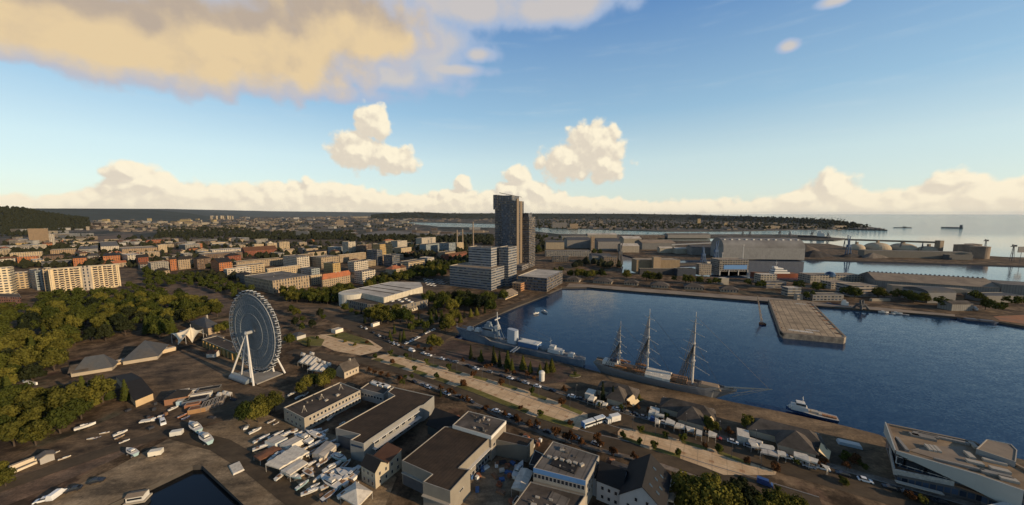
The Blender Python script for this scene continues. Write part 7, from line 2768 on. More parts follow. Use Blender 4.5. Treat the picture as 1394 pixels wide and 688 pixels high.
# ---------------------------------------------------------------- museum destroyer
def warship():
 A, B = G(791, 492, 3.5), G(614, 449.5, 5)     # stern, bow
 A.z = B.z = 0
 d = (B - A).normalized()
 L = (B - A).length
 n = V((-d.y, d.x, 0))
 beam = 11.3
 mid = (A + B) / 2 - n * beam / 2
 root = thing('grey_warship', 'long blue-grey camouflaged museum warship moored at the near quay', 'warship', (mid.x, mid.y, WZ))
 M = Matrix.Translation((mid.x, mid.y, 0)) @ Matrix.Rotation(math.atan2(d.y, d.x), 4, 'Z')
 grey = mat('ship_grey', (.20, .23, .25), .65, .15, .1, c2=(.055, .085, .13), amt=.75, sc2=.07)
 pale = mat('ship_pale', (.46, .45, .42), .7, .15, .3)
 mb = MB()
 mb.M = M
 st = []
 for i in range(21):
  t = i / 20
  w = beam / 2 * (.55 + .45 * min(1, t * 4)) * (1 - max(0, (t - .6) / .4) ** 1.7)
  st.append((-L / 2 + L * t, max(w, .15), max(w * .75, .1), 3.0 + (2.0 if t > .68 else 0) + 1.2 * max(0, t - .68) / .32, -2.6, -L / 2 + L * t - 8 * max(0, (t - .85) / .15) ** 2))
 mb.loft(st, 0, 1)
 mb.build('hull', [grey, mat('ship_deck', (.19, .18, .17), .85, .25, .4)], root)
 X = lambda t: -L / 2 + L * t
 def part(nm, m, f):
  b = MB()
  b.M = M
  f(b)
  return b.build(nm, m, root)
 part('bridge', grey, lambda b: (b.box((X(.68), 0, 5.5), (13, 7.5, 3.2), 0, 0, .95), b.box((X(.69), 0, 8.7), (9, 6, 3.0), 0, 0, .95), b.box((X(.70), 0, 11.7), (5, 4.5, 2.2), 0, 0, .9), b.box((X(.695), 0, 13.9), (3.2, 2.4, 2.0))))
 part('bridge_glazing', 'pane', lambda b: b.box((X(.695), 0, 10.2), (9.0, 6.1, .9)))
 part('tripod_mast', pale, lambda b: (b.tube((X(.625), 0, 4), (X(.625), 0, 25), .55, .3, 8), b.tube((X(.58), 2.2, 4), (X(.622), 0, 18), .3, n=6), b.tube((X(.58), -2.2, 4), (X(.622), 0, 18), .3, n=6),
           b.box((X(.625), 0, 19.2), (.8, 7, .7)), b.box((X(.625), 0, 11.5), (3.2, 3.4, 2.6))))
 part('funnel', mat('funnel_grey', (.34, .37, .40), .6, .1, .4), lambda b: b.loft([(X(.5) - 4.2, 1.2, 1.7, 13.5, 3.4), (X(.5) - 3, 2.2, 2.7, 13.6, 3.4), (X(.5) + 2, 2.3, 2.8, 13.9, 3.4), (X(.5) + 4, 1.2, 1.9, 14, 3.4)], 0, 0))
 part('searchlight_platform', grey, lambda b: (b.box((X(.435), 0, 3.4), (5, 4, 3)), b.tube((X(.435), 0, 6.4), (X(.435), 0, 8.4), 1.2, n=10)))
 part('white_roof_house', 'trim_white', lambda b: b.box((X(.37), 0, 6.6), (16, 7.2, .5)))
 part('exhibit_house', mat('blue_side', (.06, .12, .24), .7, .15, .4), lambda b: b.box((X(.37), 0, 3.4), (15.5, 6.8, 3.2)))
 def tubes(b, t):
  for y in (-1.1, 0, 1.1):
   b.tube((X(t) - 4, y, 4.6), (X(t) + 4, y, 4.6), .5, n=8)
  b.box((X(t), 0, 3.4), (3, 3.6, .9))
 part('torpedo_tubes', grey, lambda b: tubes(b, .26))
 for t, z, s in ((.86, 7.1, 1), (.79, 7.6, 1), (.15, 4.2, -1), (.08, 3.6, -1)):
  g = part('gun_turret', pale, lambda b: (b.box((X(t), 0, z - .9), (4.6, 4.2, 2.6), 0, 0, .75),))
  b = MB()
  b.M = M
  for y in (-.7, .7):
   b.tube((X(t) + s * 1.5, y, z + .7), (X(t) + s * 7.5, y, z + 1.5), .2, .14, 6)
  b.build('gun_barrels', grey, g)
 part('after_deckhouse', pale, lambda b: (b.box((X(.19), 0, 3.4), (9, 6, 2.4), 0, 0, .95), b.box((X(.205), 0, 5.8), (4, 3.6, 2.0))))
 part('after_mast', grey, lambda b: (b.tube((X(.22), 0, 5), (X(.22), 0, 13), .22, .1), b.box((X(.22), 0, 10.5), (.3, 4, .25))))
 part('jack_staff', pale, lambda b: b.tube((X(.985), 0, 6), (X(.985), 0, 9.5), .1))
 part('aerial', 'rigging', lambda b: (b.tube((X(.625), 0, 24), (X(.22), 0, 12.6), .06, n=3), b.tube((X(.625), 3, 19.4), (X(.22), 2, 10.6), .05, n=3), b.tube((X(.625), 0, 24), (X(.985), 0, 9), .06, n=3)))
 for t in (.33, .55):
  for s in (-1, 1):
   part('ship_boat', pale, lambda b: b.loft([(x + X(t), w * 1.2, w, z + 3.8, zz + 3.6) for x, w, _, z, zz in hull_stations(6, 1.6, 1.0, 6, .3)] if False else [(X(t) - 3, .3, .2, 5.2, 4.2), (X(t) - 1, .9, .6, 5.0, 4.1), (X(t) + 1.5, .8, .5, 5.0, 4.1), (X(t) + 3, .1, .08, 5.3, 4.3)], 0, 0))
 part('rail', grey, lambda b: [b.tube((a[0], s * a[1], a[3] + .9), (c[0], s * c[1], c[3] + .9), .06, n=3, caps=False) for s in (-1, 1) for a, c in zip(st, st[1:])] and None)
 part('gangway', pale, lambda b: (b.tube((X(.44), 5, 3.2), (X(.46), 11, 1.0), .5, n=4), b.tube((X(.42), 5, 3.2), (X(.44), 11, 1.0), .5, n=4)))
 return root
warship()
# blue and white workboat by the right-hand restaurant
def workboat():
 A, B = G(1141, 577, WZ), G(1070, 560, WZ)
 d = (B - A).normalized()
 L = (B - A).length
 mid = (A + B) / 2 + V((d.y, -d.x, 0)) * 1.0
 root = thing('workboat', 'blue and white workboat with bulky white wheelhouse moored beside the quay corner', 'boat', (mid.x, mid.y, WZ))
 M = Matrix.Translation((mid.x, mid.y, WZ)) @ Matrix.Rotation(math.atan2(d.y, d.x), 4, 'Z')
 def part(nm, m, f):
  b = MB()
  b.M = M
  f(b)
  return b.build(nm, m, root)
 part('hull', [mat('boat_blue', (.04, .085, .19), .6, .15, .6), 'trim_pale'], lambda b: b.loft(hull_stations(L, 5.6, 2.1, 11, .8, .3), 0, 1))
 part('rubbing_strake', 'trim_white', lambda b: [b.tube((a[0], s * a[1], a[3]), (c[0], s * c[1], c[3]), .16, n=5) for s in (-1, 1) for a, c in zip(hull_stations(L, 5.7, 2.1, 11, .8, .3), hull_stations(L, 5.7, 2.1, 11, .8, .3)[1:])] and None)
 part('wheelhouse', 'trim_white', lambda b: (b.box((L * .24, 0, 2.2), (L * .34, 4.4, 2.2), 0, 0, .92), b.box((L * .22, 0, 4.4), (L * .2, 3.6, 1.9), 0, 0, .88), b.box((L * .40, 0, 2.3), (L * .10, 3.0, 1.1), 0, 0, .8)))
 part('wheelhouse_window', 'pane', lambda b: b.box((L * .22, 0, 5.1), (L * .196, 3.55, .8), 0, 0, .97))
 part('mast', 'trim_white', lambda b: (b.tube((L * .18, 0, 6), (L * .18, 0, 9.5), .12), b.box((L * .18, 0, 8.2), (.3, 2.2, .2))))
 for t in (-.42, -.33, -.24):
  part('deck_crate', mat('crate_orange', (.40, .18, .08), .8, .2, 1), lambda b: b.box((L * t, .8, 2.0), (1.6, 1.4, .9)))
 part('deck_house', 'trim_pale', lambda b: b.box((-L * .06, 0, 2.0), (L * .14, 2.6, 1.3), 0, 0, .95))
workboat()
# small craft near the left quay
boat('motor', (738, 422), (745, 424.5), 'white', 'white motorboat floating beside the left basin quay', 'boats afloat in the basin', z=-2.0, minlen=9)
boat('motor', (727, 426), (733, 425), 'white', 'small white boat floating off the warship bow', 'boats afloat in the basin', z=-2.0, minlen=7)
for k in range(4):
 boat('dinghy' if k % 2 else 'motor', (1200 + k * 9, 423.5 + k * .6), (1206 + k * 9, 424 + k * .7), 'white', 'small white boat at the back quay right of the jetty', 'boats afloat in the basin', z=-2.0, minlen=8)
yacht_ashore = boat('cruiser', (1318, 419), (1337, 428), 'white', '', None, z=1.0)
LAB.pop()
tag(yacht_ashore, 'white motor yacht standing ashore beside the grey slatted boathouse', 'yacht')
# ---------------------------------------------------------------- boats laid up on the yard
for k, a, b, c, ph in (
 ('motor', (339, 593), (356, 585), 'white', 'white motor cruiser alone on the gravel by the round trees'),
 ('cruiser', (424, 607), (401, 597), 'white', 'white cabin cruiser beside the grey boat tent'),
 ('sail', (443, 600), (416, 592), 'white', 'white yacht hull behind the cabin cruiser near the club building'),
 ('sail', (344, 616), (371, 607), 'white', 'white covered boat under the rust-brown sheet roof'),
 ('motor', (409, 623), (424, 618), 'white', 'pale boat tucked behind the boat tents'),
 ('sail', (426, 640), (408, 652), 'cream', 'long cream yacht lying in front of the flat boat tent'),
 ('sail', (461, 609), (434, 634), 'cream', 'long cream yacht by the grey shed door'),
 ('motor', (439, 622), (452, 612), 'white', 'small cabin boat beside the grey boat tent end'),
 ('sail', (441, 652), (467, 640), 'cream', 'cream sailing yacht hull at the head of the boat cluster'),
 ('cruiser', (462, 669), (437, 655), 'teal', 'pale teal cabin cruiser in the boat cluster'),
 ('sail', (472, 665), (449, 652), 'cream', 'cream yacht hull in the middle of the boat cluster'),
 ('sail', (484, 656), (458, 646), 'white', 'white yacht hull on the far side of the boat cluster'),
 ('sail', (488, 649), (466, 642), 'cream', 'cream yacht hull next to the small gabled house'),
 ('motor', (418, 671), (436, 661), 'white', 'white open boat in front of the boat cluster'),
 ('cruiser', (276, 595), (255, 577), 'teal', 'large pale cabin boat nearest the container huts'),
 ('cruiser', (290, 610), (269, 592), 'teal', 'large pale cabin boat nearest the dock corner'),
 ('motor', (186, 623), (173, 616), 'teal', 'blue-topped cabin boat beside the dock apron'),
 ('motor', (101, 588), (131, 579), 'white', 'long white boat at the edge of the park trees'),
 ('sail', (133, 597.5), (118, 600), 'cream', 'cream hull in the upper row of laid-up boats'),
 ('sail', (149, 589.5), (135, 592.5), 'cream', 'cream hull behind the upper row of laid-up boats'),
 ('dinghy', (138, 595.5), (127, 600), 'navy', 'dark blue dinghy in the upper row of laid-up boats'),
 ('motor', (154, 596), (174, 588), 'white', 'white motorboat in the upper row of laid-up boats'),
 ('dinghy', (156, 600), (170, 594), 'tan', 'tan dinghy beside the white motorboat'),
 ('sail', (162, 605), (177, 599.5), 'white', 'slim white hull below the tan dinghy'),
 ('dinghy', (210, 573), (224, 567), 'blue', 'bright blue dinghy near the white van'),
 ('dinghy', (242, 571), (255, 565), 'orange', 'orange dinghy beside the container huts'),
 ('dinghy', (247, 573), (259, 568), 'blue', 'blue dinghy in front of the orange dinghy'),
 ('motor', (229, 561), (243, 555), 'white', 'white boat below the square dark-roofed hut'),
 ('sail', (70, 620), (82, 615), 'cream', 'faded hull on the dark patch of the parking ground'),
 ('sail', (79, 628), (97, 622), 'cream', 'faded longer hull on the dark patch of the parking ground'),
 ('motor', (700, 655), (712, 634), 'white', 'white motorboat beside the pale canvas canopy'),
 ('motor', (470, 576), (462, 580), 'white', 'white boat in the courtyard of the club building'),
 ('motor', (446, 574), (456, 566), 'white', 'pale boat against the club building wall'),
 ('dinghy', (364, 578), (375, 573), 'white', 'white dinghy below the brown-roofed hut'),
 ('dinghy', (372, 580), (380, 576), 'white', 'smaller white dinghy below the brown-roofed hut'),
 ('motor', (392, 541), (402, 536), 'white', 'white boat in the yard behind the round trees'),
 ('motor', (402, 545), (412, 540), 'white', 'second white boat in the yard behind the round trees'),
 ('dinghy', (413, 541), (420, 536), 'cream', 'cream dinghy in the yard behind the round trees'),
):
 boat(k, a, b, c, ph)
BZ = [(p.x, p.y) for p in g2([(352, 600), (395, 590), (440, 592), (482, 640), (480, 672), (440, 682), (395, 655), (372, 640)])]
BQ = []
for t_ in range(5000):
 x, y = RN.uniform(min(p[0] for p in BZ), max(p[0] for p in BZ)), RN.uniform(min(p[1] for p in BZ), max(p[1] for p in BZ))
 if not inpoly(x, y, BZ) or any((x - a) ** 2 + (y - b) ** 2 < (r_ + 2.2) ** 2 for a, b, r_ in OCC if r_ < 12) or any((x - a) ** 2 + (y - b) ** 2 < 20 for a, b in BQ): continue
 BQ.append((x, y))
 d_ = ang(RN.choice([62, -28, 240, 45]) + RN.uniform(-14, 14)) * RN.uniform(2.4, 4.4)
 q0, q1 = PX((x - d_.x, y - d_.y, 0)), PX((x + d_.x, y + d_.y, 0))
 c_ = RN.choice(['white', 'cream', 'white', 'teal', 'navy', 'white'])
 boat(RN.choice(['sail', 'motor', 'dinghy', 'sail']), q0, q1, c_, 'small %s boat hull in the packed yard' % c_)
 if len(BQ) >= 34: break
# houseboat in the corner dock
def houseboat():
 p = G(188, 681, WZ)
 root = thing('houseboat', 'small tan-roofed houseboat floating in the corner dock', 'boat', tuple(p))
 yaw = rad(15)
 M = Matrix.Translation(p) @ Matrix.Rotation(yaw, 4, 'Z')
 def part(nm, m, f):
  b = MB()
  b.M = M
  f(b)
  b.build(nm, m, root)
 part('pontoon', 'trim_pale', lambda b: b.box((0, 0, -.3), (6.2, 3.8, .9)))
 part('cabin', 'trim_white', lambda b: b.box((0, 0, .6), (5.0, 3.0, 1.9)))
 part('roof', 'roof_tan', lambda b: (b.poly([(-2.8, -1.8, 2.5), (2.8, -1.8, 2.5), (2.8, 0, 3.1), (-2.8, 0, 3.1)]), b.poly([(-2.8, 1.8, 2.5), (2.8, 1.8, 2.5), (2.8, 0, 3.1), (-2.8, 0, 3.1)])))
 part('window', 'pane', lambda b: b.box((0, 0, 1.3), (4.2, 3.06, .7)))
houseboat()
# ---------------------------------------------------------------- container huts and stalls on the parking ground
def hut(px, py, sx, sy, h, yaw, c, phrase, rm='roof_pale', name='container_hut', group='container huts on the parking ground'):
 p = G(px, py)
 pts = rect(p - ang(yaw) * sx / 2 - ang(yaw + 90) * sy / 2, ang(yaw) * sx, ang(yaw + 90) * sy)
 o = bld(name, '', 'hut', pts, h, 'wall', c, rm=rm, par=.06)
 later(o, phrase, tuple(p), group)
for px, py, sx, sy, h, c, ph, rm in (
 (247, 538, 6, 4, 2.6, (.62, .58, .5), 'white container hut', 'roof_pale'), (253, 543, 6, 4, 2.6, (.55, .52, .45), 'pale container hut', 'roof_pale'),
 (250, 550, 5, 3, 2.4, (.35, .45, .48), 'pale blue container hut', 'roof_pale'), (271, 535, 12, 2.4, 2.5, (.6, .56, .48), 'long white container hut', 'roof_pale'),
 (275, 541, 9, 2.4, 2.5, (.58, .54, .46), 'long white container hut', 'roof_pale'), (286, 535, 10, 4, 3.0, (.07, .06, .05), 'black open-fronted hut', 'roof_dark'),
 (267, 548, 10, 5, 2.4, (.10, .11, .13), 'dark blue container hut', 'roof_dark'), (263, 555, 6, 3, 2.4, (.28, .12, .06), 'rusty red container hut', 'rust'),
 (270, 560, 7, 4, 2.2, (.32, .18, .08), 'orange-brown container hut', 'rust')):
 hut(px, py, sx, sy, h, 25, c, ph, rm)
for k in range(5):
 hut(280 + k * 5.4, 556 - k * 2.1, 2.6, 7.5, 2.3, 25 + 6, (.22, .17, .13), 'brown-roofed lock-up hut', 'roof_shingle', 'lockup_hut', 'row of lock-up huts')
for k, (x, y) in enumerate(((298, 536), (305, 534), (311, 535.5))):
 r_ = shelter('yard_tent', '', [(x - 4, y + 2), (x + 2.5, y + 3.2), (x + 5, y - 1.5), (x - 1.5, y - 2.5)], 2.5, 'canvas', .9, n=1, ridge='peak', cat='tent')
 later(r_, 'white peaked tent', tuple(G(x, y)), 'tents at the end of the container huts')
for px, py, ph, c in ((212.7, 620, 'white box trailer beside the dock apron', (.68, .62, .5)), (199, 575, 'low white flatbed trailer on the parking ground', (.62, .58, .5)), (241, 593, 'small white cargo box beside the pale cabin boats', (.6, .57, .5))):
 root = thing('box_trailer', ph, 'trailer', tuple(G(px, py)))
 p = G(px, py)
 mb = MB()
 mb.box((p.x, p.y, .5), (4.2, 2.2, 1.9 if 'box' in ph else .6), rad(20))
 mb.build('body', 'wall', root, c)
 for s in (-1, 1):
  mb = MB()
  q = p + ang(110) * s * 1.0
  mb.tube(q + ang(110) * -.12 + V((0, 0, .35)), q + ang(110) * .12 + V((0, 0, .35)), .35, n=10)
  mb.build('wheel', 'tyre', root)
# loose crates, pallets and covered loads between the laid-up boats
CRT = [MB() for _ in range(3)]
CRT[0].box((0, 0, 0), (2, 1.3, .9))
CRT[1].box((0, 0, 0), (1.2, 1.2, 1.3))
CRT[2].box((0, 0, 0), (3.6, 1.6, .7), 0, 0, .8)
CRT = [m.mesh('crate', ['wall']) for m in CRT]
CZ = [[(p.x, p.y) for p in g2(z)] for z in ([(300, 590), (345, 565), (420, 595), (480, 640), (530, 650), (500, 688), (430, 688), (350, 620)], [(640, 640), (690, 620), (720, 640), (700, 685), (640, 685)], [(170, 560), (260, 540), (330, 545), (300, 570), (200, 590)], [(520, 545), (600, 560), (640, 575), (560, 560)], [(700, 590), (740, 600), (735, 615), (700, 600)])]
kk = 0
for t_ in range(4000):
 z = CZ[t_ % 5]
 x, y = RN.uniform(min(p[0] for p in z), max(p[0] for p in z)), RN.uniform(min(p[1] for p in z), max(p[1] for p in z))
 if not inpoly(x, y, z) or any((x - a) ** 2 + (y - b) ** 2 < 4 * r_ for a, b, r_ in OCC if r_ < 6): continue
 cn, c = RN.choice([('pale', (.5, .46, .38)), ('white', (.65, .62, .55)), ('dark', (.04, .04, .045)), ('brown', (.2, .11, .06)), ('blue', (.06, .12, .25)), ('rusty', (.26, .1, .05))])
 o = link('crate', CRT[kk % 3], None, c)
 o.location = (x, y, .06)
 o.rotation_euler = (0, 0, RN.uniform(0, 3))
 tag(o, '', 'crate')
 later(o, 'small %s crate' % cn, (x, y, .5), 'crates and covered loads in the yards')
 kk += 1
 if kk >= 64: break
tp = MB()
p = G(322, 638)
tp.box((p.x, p.y, .05), (7.5, 3.6, .5), rad(-40), 0, .9)
tag(tp.build('tarpaulin', 'canvas'), 'pale tarpaulin-covered load lying beside the corner dock', 'tarpaulin')
# ---------------------------------------------------------------- cars
RY = rad(-30)
def cars(l, yaw, group, jit=.08):
 for px, py, c in l:
  car(px, py, yaw + (PI if RN.random() < .5 else 0) + RN.uniform(-jit, jit), c, group)
W, D, S, K = 'white', 'dark', 'silver', 'grey'
cars([(576.4, 482, W), (584, 484.7, W), (602, 489.5, W), (610.5, 491.5, D), (620, 494, K), (637, 499, D), (648, 503, W), (666, 507.5, K), (683, 513, D), (694.5, 516, W), (704, 519, D), (715.6, 522.3, S), (731.5, 527, W), (752, 533, D),
  (778, 540.5, W), (789, 544, D), (802, 547.5, D), (824, 553.5, K), (839, 558, W), (848.7, 560.5, D), (855, 563, 'tan'), (863, 565, D), (876, 569, K), (889, 572.5, W), (901, 576, W), (917, 580.5, D), (932, 585, D), (952.6, 591, D), (975, 597, 'red'),
  (997.7, 603, W), (1020, 609, S), (1071.5, 624, W), (1092, 630, W), (1101, 636, S), (1120, 639, W), (1147, 647, D), (1177.7, 655.5, W), (1212, 665.6, D), (1238, 673.5, D), (1278.6, 684.7, D)], RY, 'cars parked along the avenue')
cars([(563.6, 521, D), (575, 525, K), (583, 528, W), (608, 537, W), (625, 541, D), (637, 545.5, W), (641, 548.5, D), (660, 558, D), (675, 560.5, W), (683, 564, 'tan'), (692, 567.6, W), (783, 597, W), (812, 606, S), (871, 631, D), (700, 571, D), (729, 582, K), (745, 589, D)], RY, 'cars parked along the lower road')
cars([(498, 448, W), (508, 453.5, D), (523, 461, D), (530.6, 466.5, K), (536.5, 468.6, W), (541, 470, S), (547.6, 473.8, D), (492, 446, K), (516, 458, S)], rad(-48), 'cars parked by the upper road')
cars([(554, 468, W), (561, 464.7, W), (565, 463, S), (569, 460.7, W), (576, 457, D), (584, 452.5, S), (590, 450, W), (579, 455, W)], rad(62), 'cars parked along the side road')
cars([(578 + 4.6 * (k % 7) + (k // 7) * 1.5, 380.5 + 2.6 * (k // 7) + .7 * (k % 7) % 2, [W, S, K, W, D, S, W][(k * 3) % 7]) for k in range(24)], rad(30), 'cars in the car park beside the office block', .15)
cars([(59, 682.6, W), (100, 668, D), (132, 656.5, D)], rad(25), 'cars on the dock apron')
cars([(632, 655, D), (790, 690, W)], rad(60), 'cars in the yards')
cars([(150, 409.5, W), (155, 412, S), (166, 409, W), (121, 431, W), (148, 428.5, W), (163, 428, W), (172, 427, W), (136, 430, 'blue'), (47, 424, W), (104, 412, S), (110, 414, K)], rad(20), 'cars parked by the cream apartment slab', .3)
car(77.6, 676, rad(100), W, 'vans', VAN)
car(222, 577, rad(-40), W, 'vans', VAN)
car(560.7, 478.5, rad(-30), W, 'vans', VAN)
car(1041, 660, rad(-35), 'blue', 'vans', VAN)
car(888.5, 571, rad(60), 'blue', 'vans', VAN)
# articulated bus and truck at the crossing
def bus():
 a, b = G(793.5, 583), G(823, 573)
 d = (b - a).normalized()
 root = thing('bus', 'long white and blue articulated bus turning at the crossing', 'bus', tuple((a + b) / 2))
 yaw = math.atan2(d.y, d.x)
 L = (b - a).length
 for f, nm, l in ((.26, 'front_section', .49), (.765, 'rear_section', .44)):
  c = a + d * L * f
  mb = MB()
  mb.box((c.x, c.y, .45), (L * l, 2.5, 2.4), yaw, 0, .97)
  o = mb.build(nm, 'paint', root, (.66, .66, .62))
  mb = MB()
  mb.box((c.x, c.y, 1.35), (L * l * .985, 2.53, .95), yaw)
  mb.build('window_band', 'pane', o)
  for s in (-.32, .32):
   for t in (-1, 1):
    q = c + d * L * l * s + V((-d.y, d.x, 0)) * t * 1.1
    mb = MB()
    mb.tube(q + V((-d.y, d.x, 0)) * -.15 + V((0, 0, .48)), q + V((-d.y, d.x, 0)) * .15 + V((0, 0, .48)), .48, n=10)
    mb.build('wheel', 'tyre', o)
 c = a + d * L * .525
 mb = MB()
 mb.box((c.x, c.y, .6), (L * .06, 2.2, 2.1), yaw)
 mb.build('bellows', 'tyre', root)
 c = a + d * .15
 mb = MB()
 mb.box((c.x, c.y, .6), (.5, 2.52, 2.1), yaw)
 mb.build('blue_front', 'blue_sheet', root)
bus()
def truck():
 p = G(834, 575)
 root = thing('lorry', 'white box lorry just ahead of the articulated bus', 'lorry', tuple(p))
 yaw = rad(20)
 d = ang(20)
 mb = MB()
 mb.box((p.x + d.x * 1.2, p.y + d.y * 1.2, .9), (5.2, 2.5, 2.7), yaw)
 mb.build('cargo_box', 'paint', root, (.7, .66, .58))
 mb = MB()
 mb.box((p.x - d.x * 2.6, p.y - d.y * 2.6, .5), (1.9, 2.4, 2.1), yaw, 0, .9)
 o = mb.build('cab', 'paint', root, (.6, .58, .52))
 mb = MB()
 mb.box((p.x - d.x * 2.62, p.y - d.y * 2.62, 1.6), (1.95, 2.2, .7), yaw, 0, .92)
 mb.build('windscreen', 'pane', o)
 for s in (-2.4, .2, 3.0):
  for t in (-1, 1):
   q = p + d * s + V((-d.y, d.x, 0)) * t * 1.05
   mb = MB()
   mb.tube(q + V((-d.y, d.x, 0)) * -.14 + V((0, 0, .5)), q + V((-d.y, d.x, 0)) * .14 + V((0, 0, .5)), .5, n=10)
   mb.build('wheel', 'tyre', root)
truck()
# small round-topped white kiosk, bus shelter, poster kiosk, plaza sign
p = G(737.5, 518)
root = thing('white_tank_kiosk', 'white round-topped cylinder kiosk among the trees beside the avenue', 'kiosk', tuple(p))
mb = MB()
mb.lathe(p, [(1.7, 0), (1.7, 4.6)], 20)
mb.build('body', 'trim_white', root)
mb = MB()
mb.lathe(p, [(1.9, 4.6), (1.9, 4.8), (1.5, 5.7), (0, 6.2)], 20)
mb.build('dome', 'trim_white', root)
shelter('bus_shelter', 'pale flat bus shelter in front of the largest hipped restaurant', [(1035, 616), (1060, 622), (1062, 616), (1038, 611)], 2.9, 'roof_pale', .15, n=1)
p = G(1156, 606)
root = thing('glass_skylight', 'long pale glass skylight box on the quay plaza', 'skylight', tuple(p))
mb = MB()
mb.box((p.x, p.y, 0), (8, 3.2, 1.1), rad(-28), 0, .9)
mb.build('glass_box', mat('sky_glass', (.36, .42, .44), .25, .15, .5, spec=.5), root)
mb = MB()
mb.box((p.x, p.y, 1.1), (7, 2.5, .2), rad(-28))
mb.build('rim', 'trim_white', root)
# lamp posts on the promenade and avenue
def lamppost():
 root = thing('street_lamp', '', 'street lamp', (0, 0, 0))
 mb = MB()
 mb.tube((0, 0, 0), (0, 0, 6.6), .10, .06, 6)
 mb.tube((0, 0, 6.5), (1.2, 0, 6.9), .05, .05, 5)
 mb.tube((0, 0, 0), (0, 0, .5), .2, .15, 6)
 mb.build('pole', 'steel_dark', root)
 mb = MB()
 mb.box((1.4, 0, 6.82), (.7, .28, .14))
 mb.build('lamp_head', 'trim_pale', root)
 return root
LP = lamppost()
KIDS[LP.name] = list(LP.children)
first = True
def lamps(line, off, n, ph, group):
 global first
 P = offset(g2(line), off)
 L = [0]
 for a, b in zip(P, P[1:]): L.append(L[-1] + (b - a).length)
 for k in range(n):
  s = L[-1] * (k + .5) / n
  for i in range(len(P) - 1):
   if s <= L[i + 1]:
    q = P[i].lerp(P[i + 1], (s - L[i]) / (L[i + 1] - L[i]))
    break
  if first:
   o = LP
   o.location = (q.x, q.y, .1)
   first = False
  else:
   o = copytree(LP, (q.x, q.y, .1), rad(60))
  later(o, ph, (q.x, q.y, 3), group)
lamps(prom1_top, -1.0, 8, 'dark upper promenade lamp post', 'promenade lamp posts')
lamps(prom2_top, -1.0, 6, 'dark lower promenade lamp post', 'promenade lamp posts')
lamps(roadR[9:15], 7.6, 7, 'dark restaurant pavement lamp post', 'promenade lamp posts')
# ---------------------------------------------------------------- planting
B4 = ['b0', 'b1', 'b2', 'b3', 'b5']
grove([(0, 447), (60, 428), (95, 428), (140, 442), (200, 446), (236, 442), (240, 460), (220, 464), (196, 458), (160, 461), (130, 468), (88, 482), (80, 503), (40, 528), (0, 555)], 10.4, (8, 16), B4 + ['b4', 'b4', 'c0'], 'park trees at the left')
grove([(0, 566), (30, 545), (75, 548), (110, 552), (118, 566), (100, 590), (62, 604), (20, 612), (0, 612)], 8.5, (10, 14), B4, 'trees beside the parking ground')
trees_at([(115, 548), (133, 545), (140, 549), (150, 545), (127, 553), (172, 546), (104, 553)], (11, 15), ['c2', 'c0', 'b2'], 'conifers by the dark long shed')
trees_at([(8, 662), (0, 655)], (7, 8), ['b0'], 'trees at the left edge')
trees_at([(175, 394), (184, 399), (193, 399), (202, 397), (210, 400), (217, 403), (170, 404), (190, 405)], (9, 12), ['b4', 'b1'], 'dark trees beside the cream slab')
trees_at([(225, 420), (236, 423), (246, 426), (256, 428), (266, 428), (277, 428), (286, 430), (222, 410), (212, 413), (228, 432), (216, 437), (207, 441), (198, 424), (190, 432), (252, 415), (265, 418)], (10, 14), B4, 'trees on the square behind the park')
trees_at([(60, 425), (75, 428), (82, 418), (68, 432), (108, 426), (125, 419), (140, 418), (150, 420), (175, 424), (30, 428), (12, 432), (165, 443), (150, 440)], (10, 15), B4, 'trees in front of the cream slab')
trees_at([(80, 402), (92, 402.5), (100, 402), (125, 401.5), (135, 401), (160, 400), (70, 404)], (4, 7), ['b4', 'b1'], 'low trees along the foot of the cream slab')
trees_at([(248, 378), (256, 377), (262, 379), (270, 381), (278, 382), (286, 383), (294, 384), (302, 388), (312, 393), (322, 396), (330, 398), (318, 402), (332, 407), (304, 396), (342, 404)], (9, 12), ['b4', 'b1', 'c1', 'b3'], 'trees along the orange houses')
grove([(62, 404), (165, 405), (215, 404), (262, 412), (300, 425), (300, 433), (262, 440), (240, 452), (205, 443), (140, 438), (62, 424)], 11, (9, 14), B4 + ['b4'], 'trees between the park and the cream slab')
grove([(195, 370), (232, 379), (268, 384), (330, 392), (345, 402), (335, 412), (300, 404), (268, 392), (225, 392), (200, 392)], 10, (8, 12), ['b4', 'b1', 'b3'], 'trees along the orange houses')
trees_at([(397, 428), (404, 431), (412, 440), (402, 444), (425, 447), (300, 455), (308, 452), (318, 450), (412, 452), (395, 470), (420, 472), (436, 432), (440, 437)], (6, 10), ['b0', 'b4', 'c1', 'b1'], 'trees around the wheel')
trees_at([(470, 425), (478, 428), (486, 432), (492, 428), (560, 452), (567, 448), (574, 446), (580, 450), (556, 447), (615, 446), (600, 430), (632, 434), (560, 440), (570, 436), (588, 432)], (6, 10), ['b4', 'b0', 'c1', 'b3'], 'trees on the upper plaza')
grove([(385, 402), (420, 405), (455, 400), (480, 398), (485, 408), (455, 416), (425, 414), (388, 411)], 8, (10, 13), B4, 'trees in front of the grand corner building')
grove([(500, 397), (540, 386), (570, 381), (604, 380), (608, 374), (575, 372), (545, 378), (505, 388)], 11, (11, 15), B4 + ['b4'], 'trees behind the white-roofed hall')
grove([(580, 366), (612, 362), (635, 363), (610, 372), (585, 373)], 12, (11, 14), B4, 'trees beside the low grey office block')
trees_at([(502, 437), (510, 440), (519, 441), (528, 441), (537, 440), (545, 439), (515, 433), (527, 433), (540, 432), (553, 441)], (12, 16), ['b0', 'b1', 'b2', 'b3'], 'big trees in front of the low brown hall')
trees_at([(497, 440), (506, 443)], (7, 9), ['c1'], 'dark conifers beside the big trees')
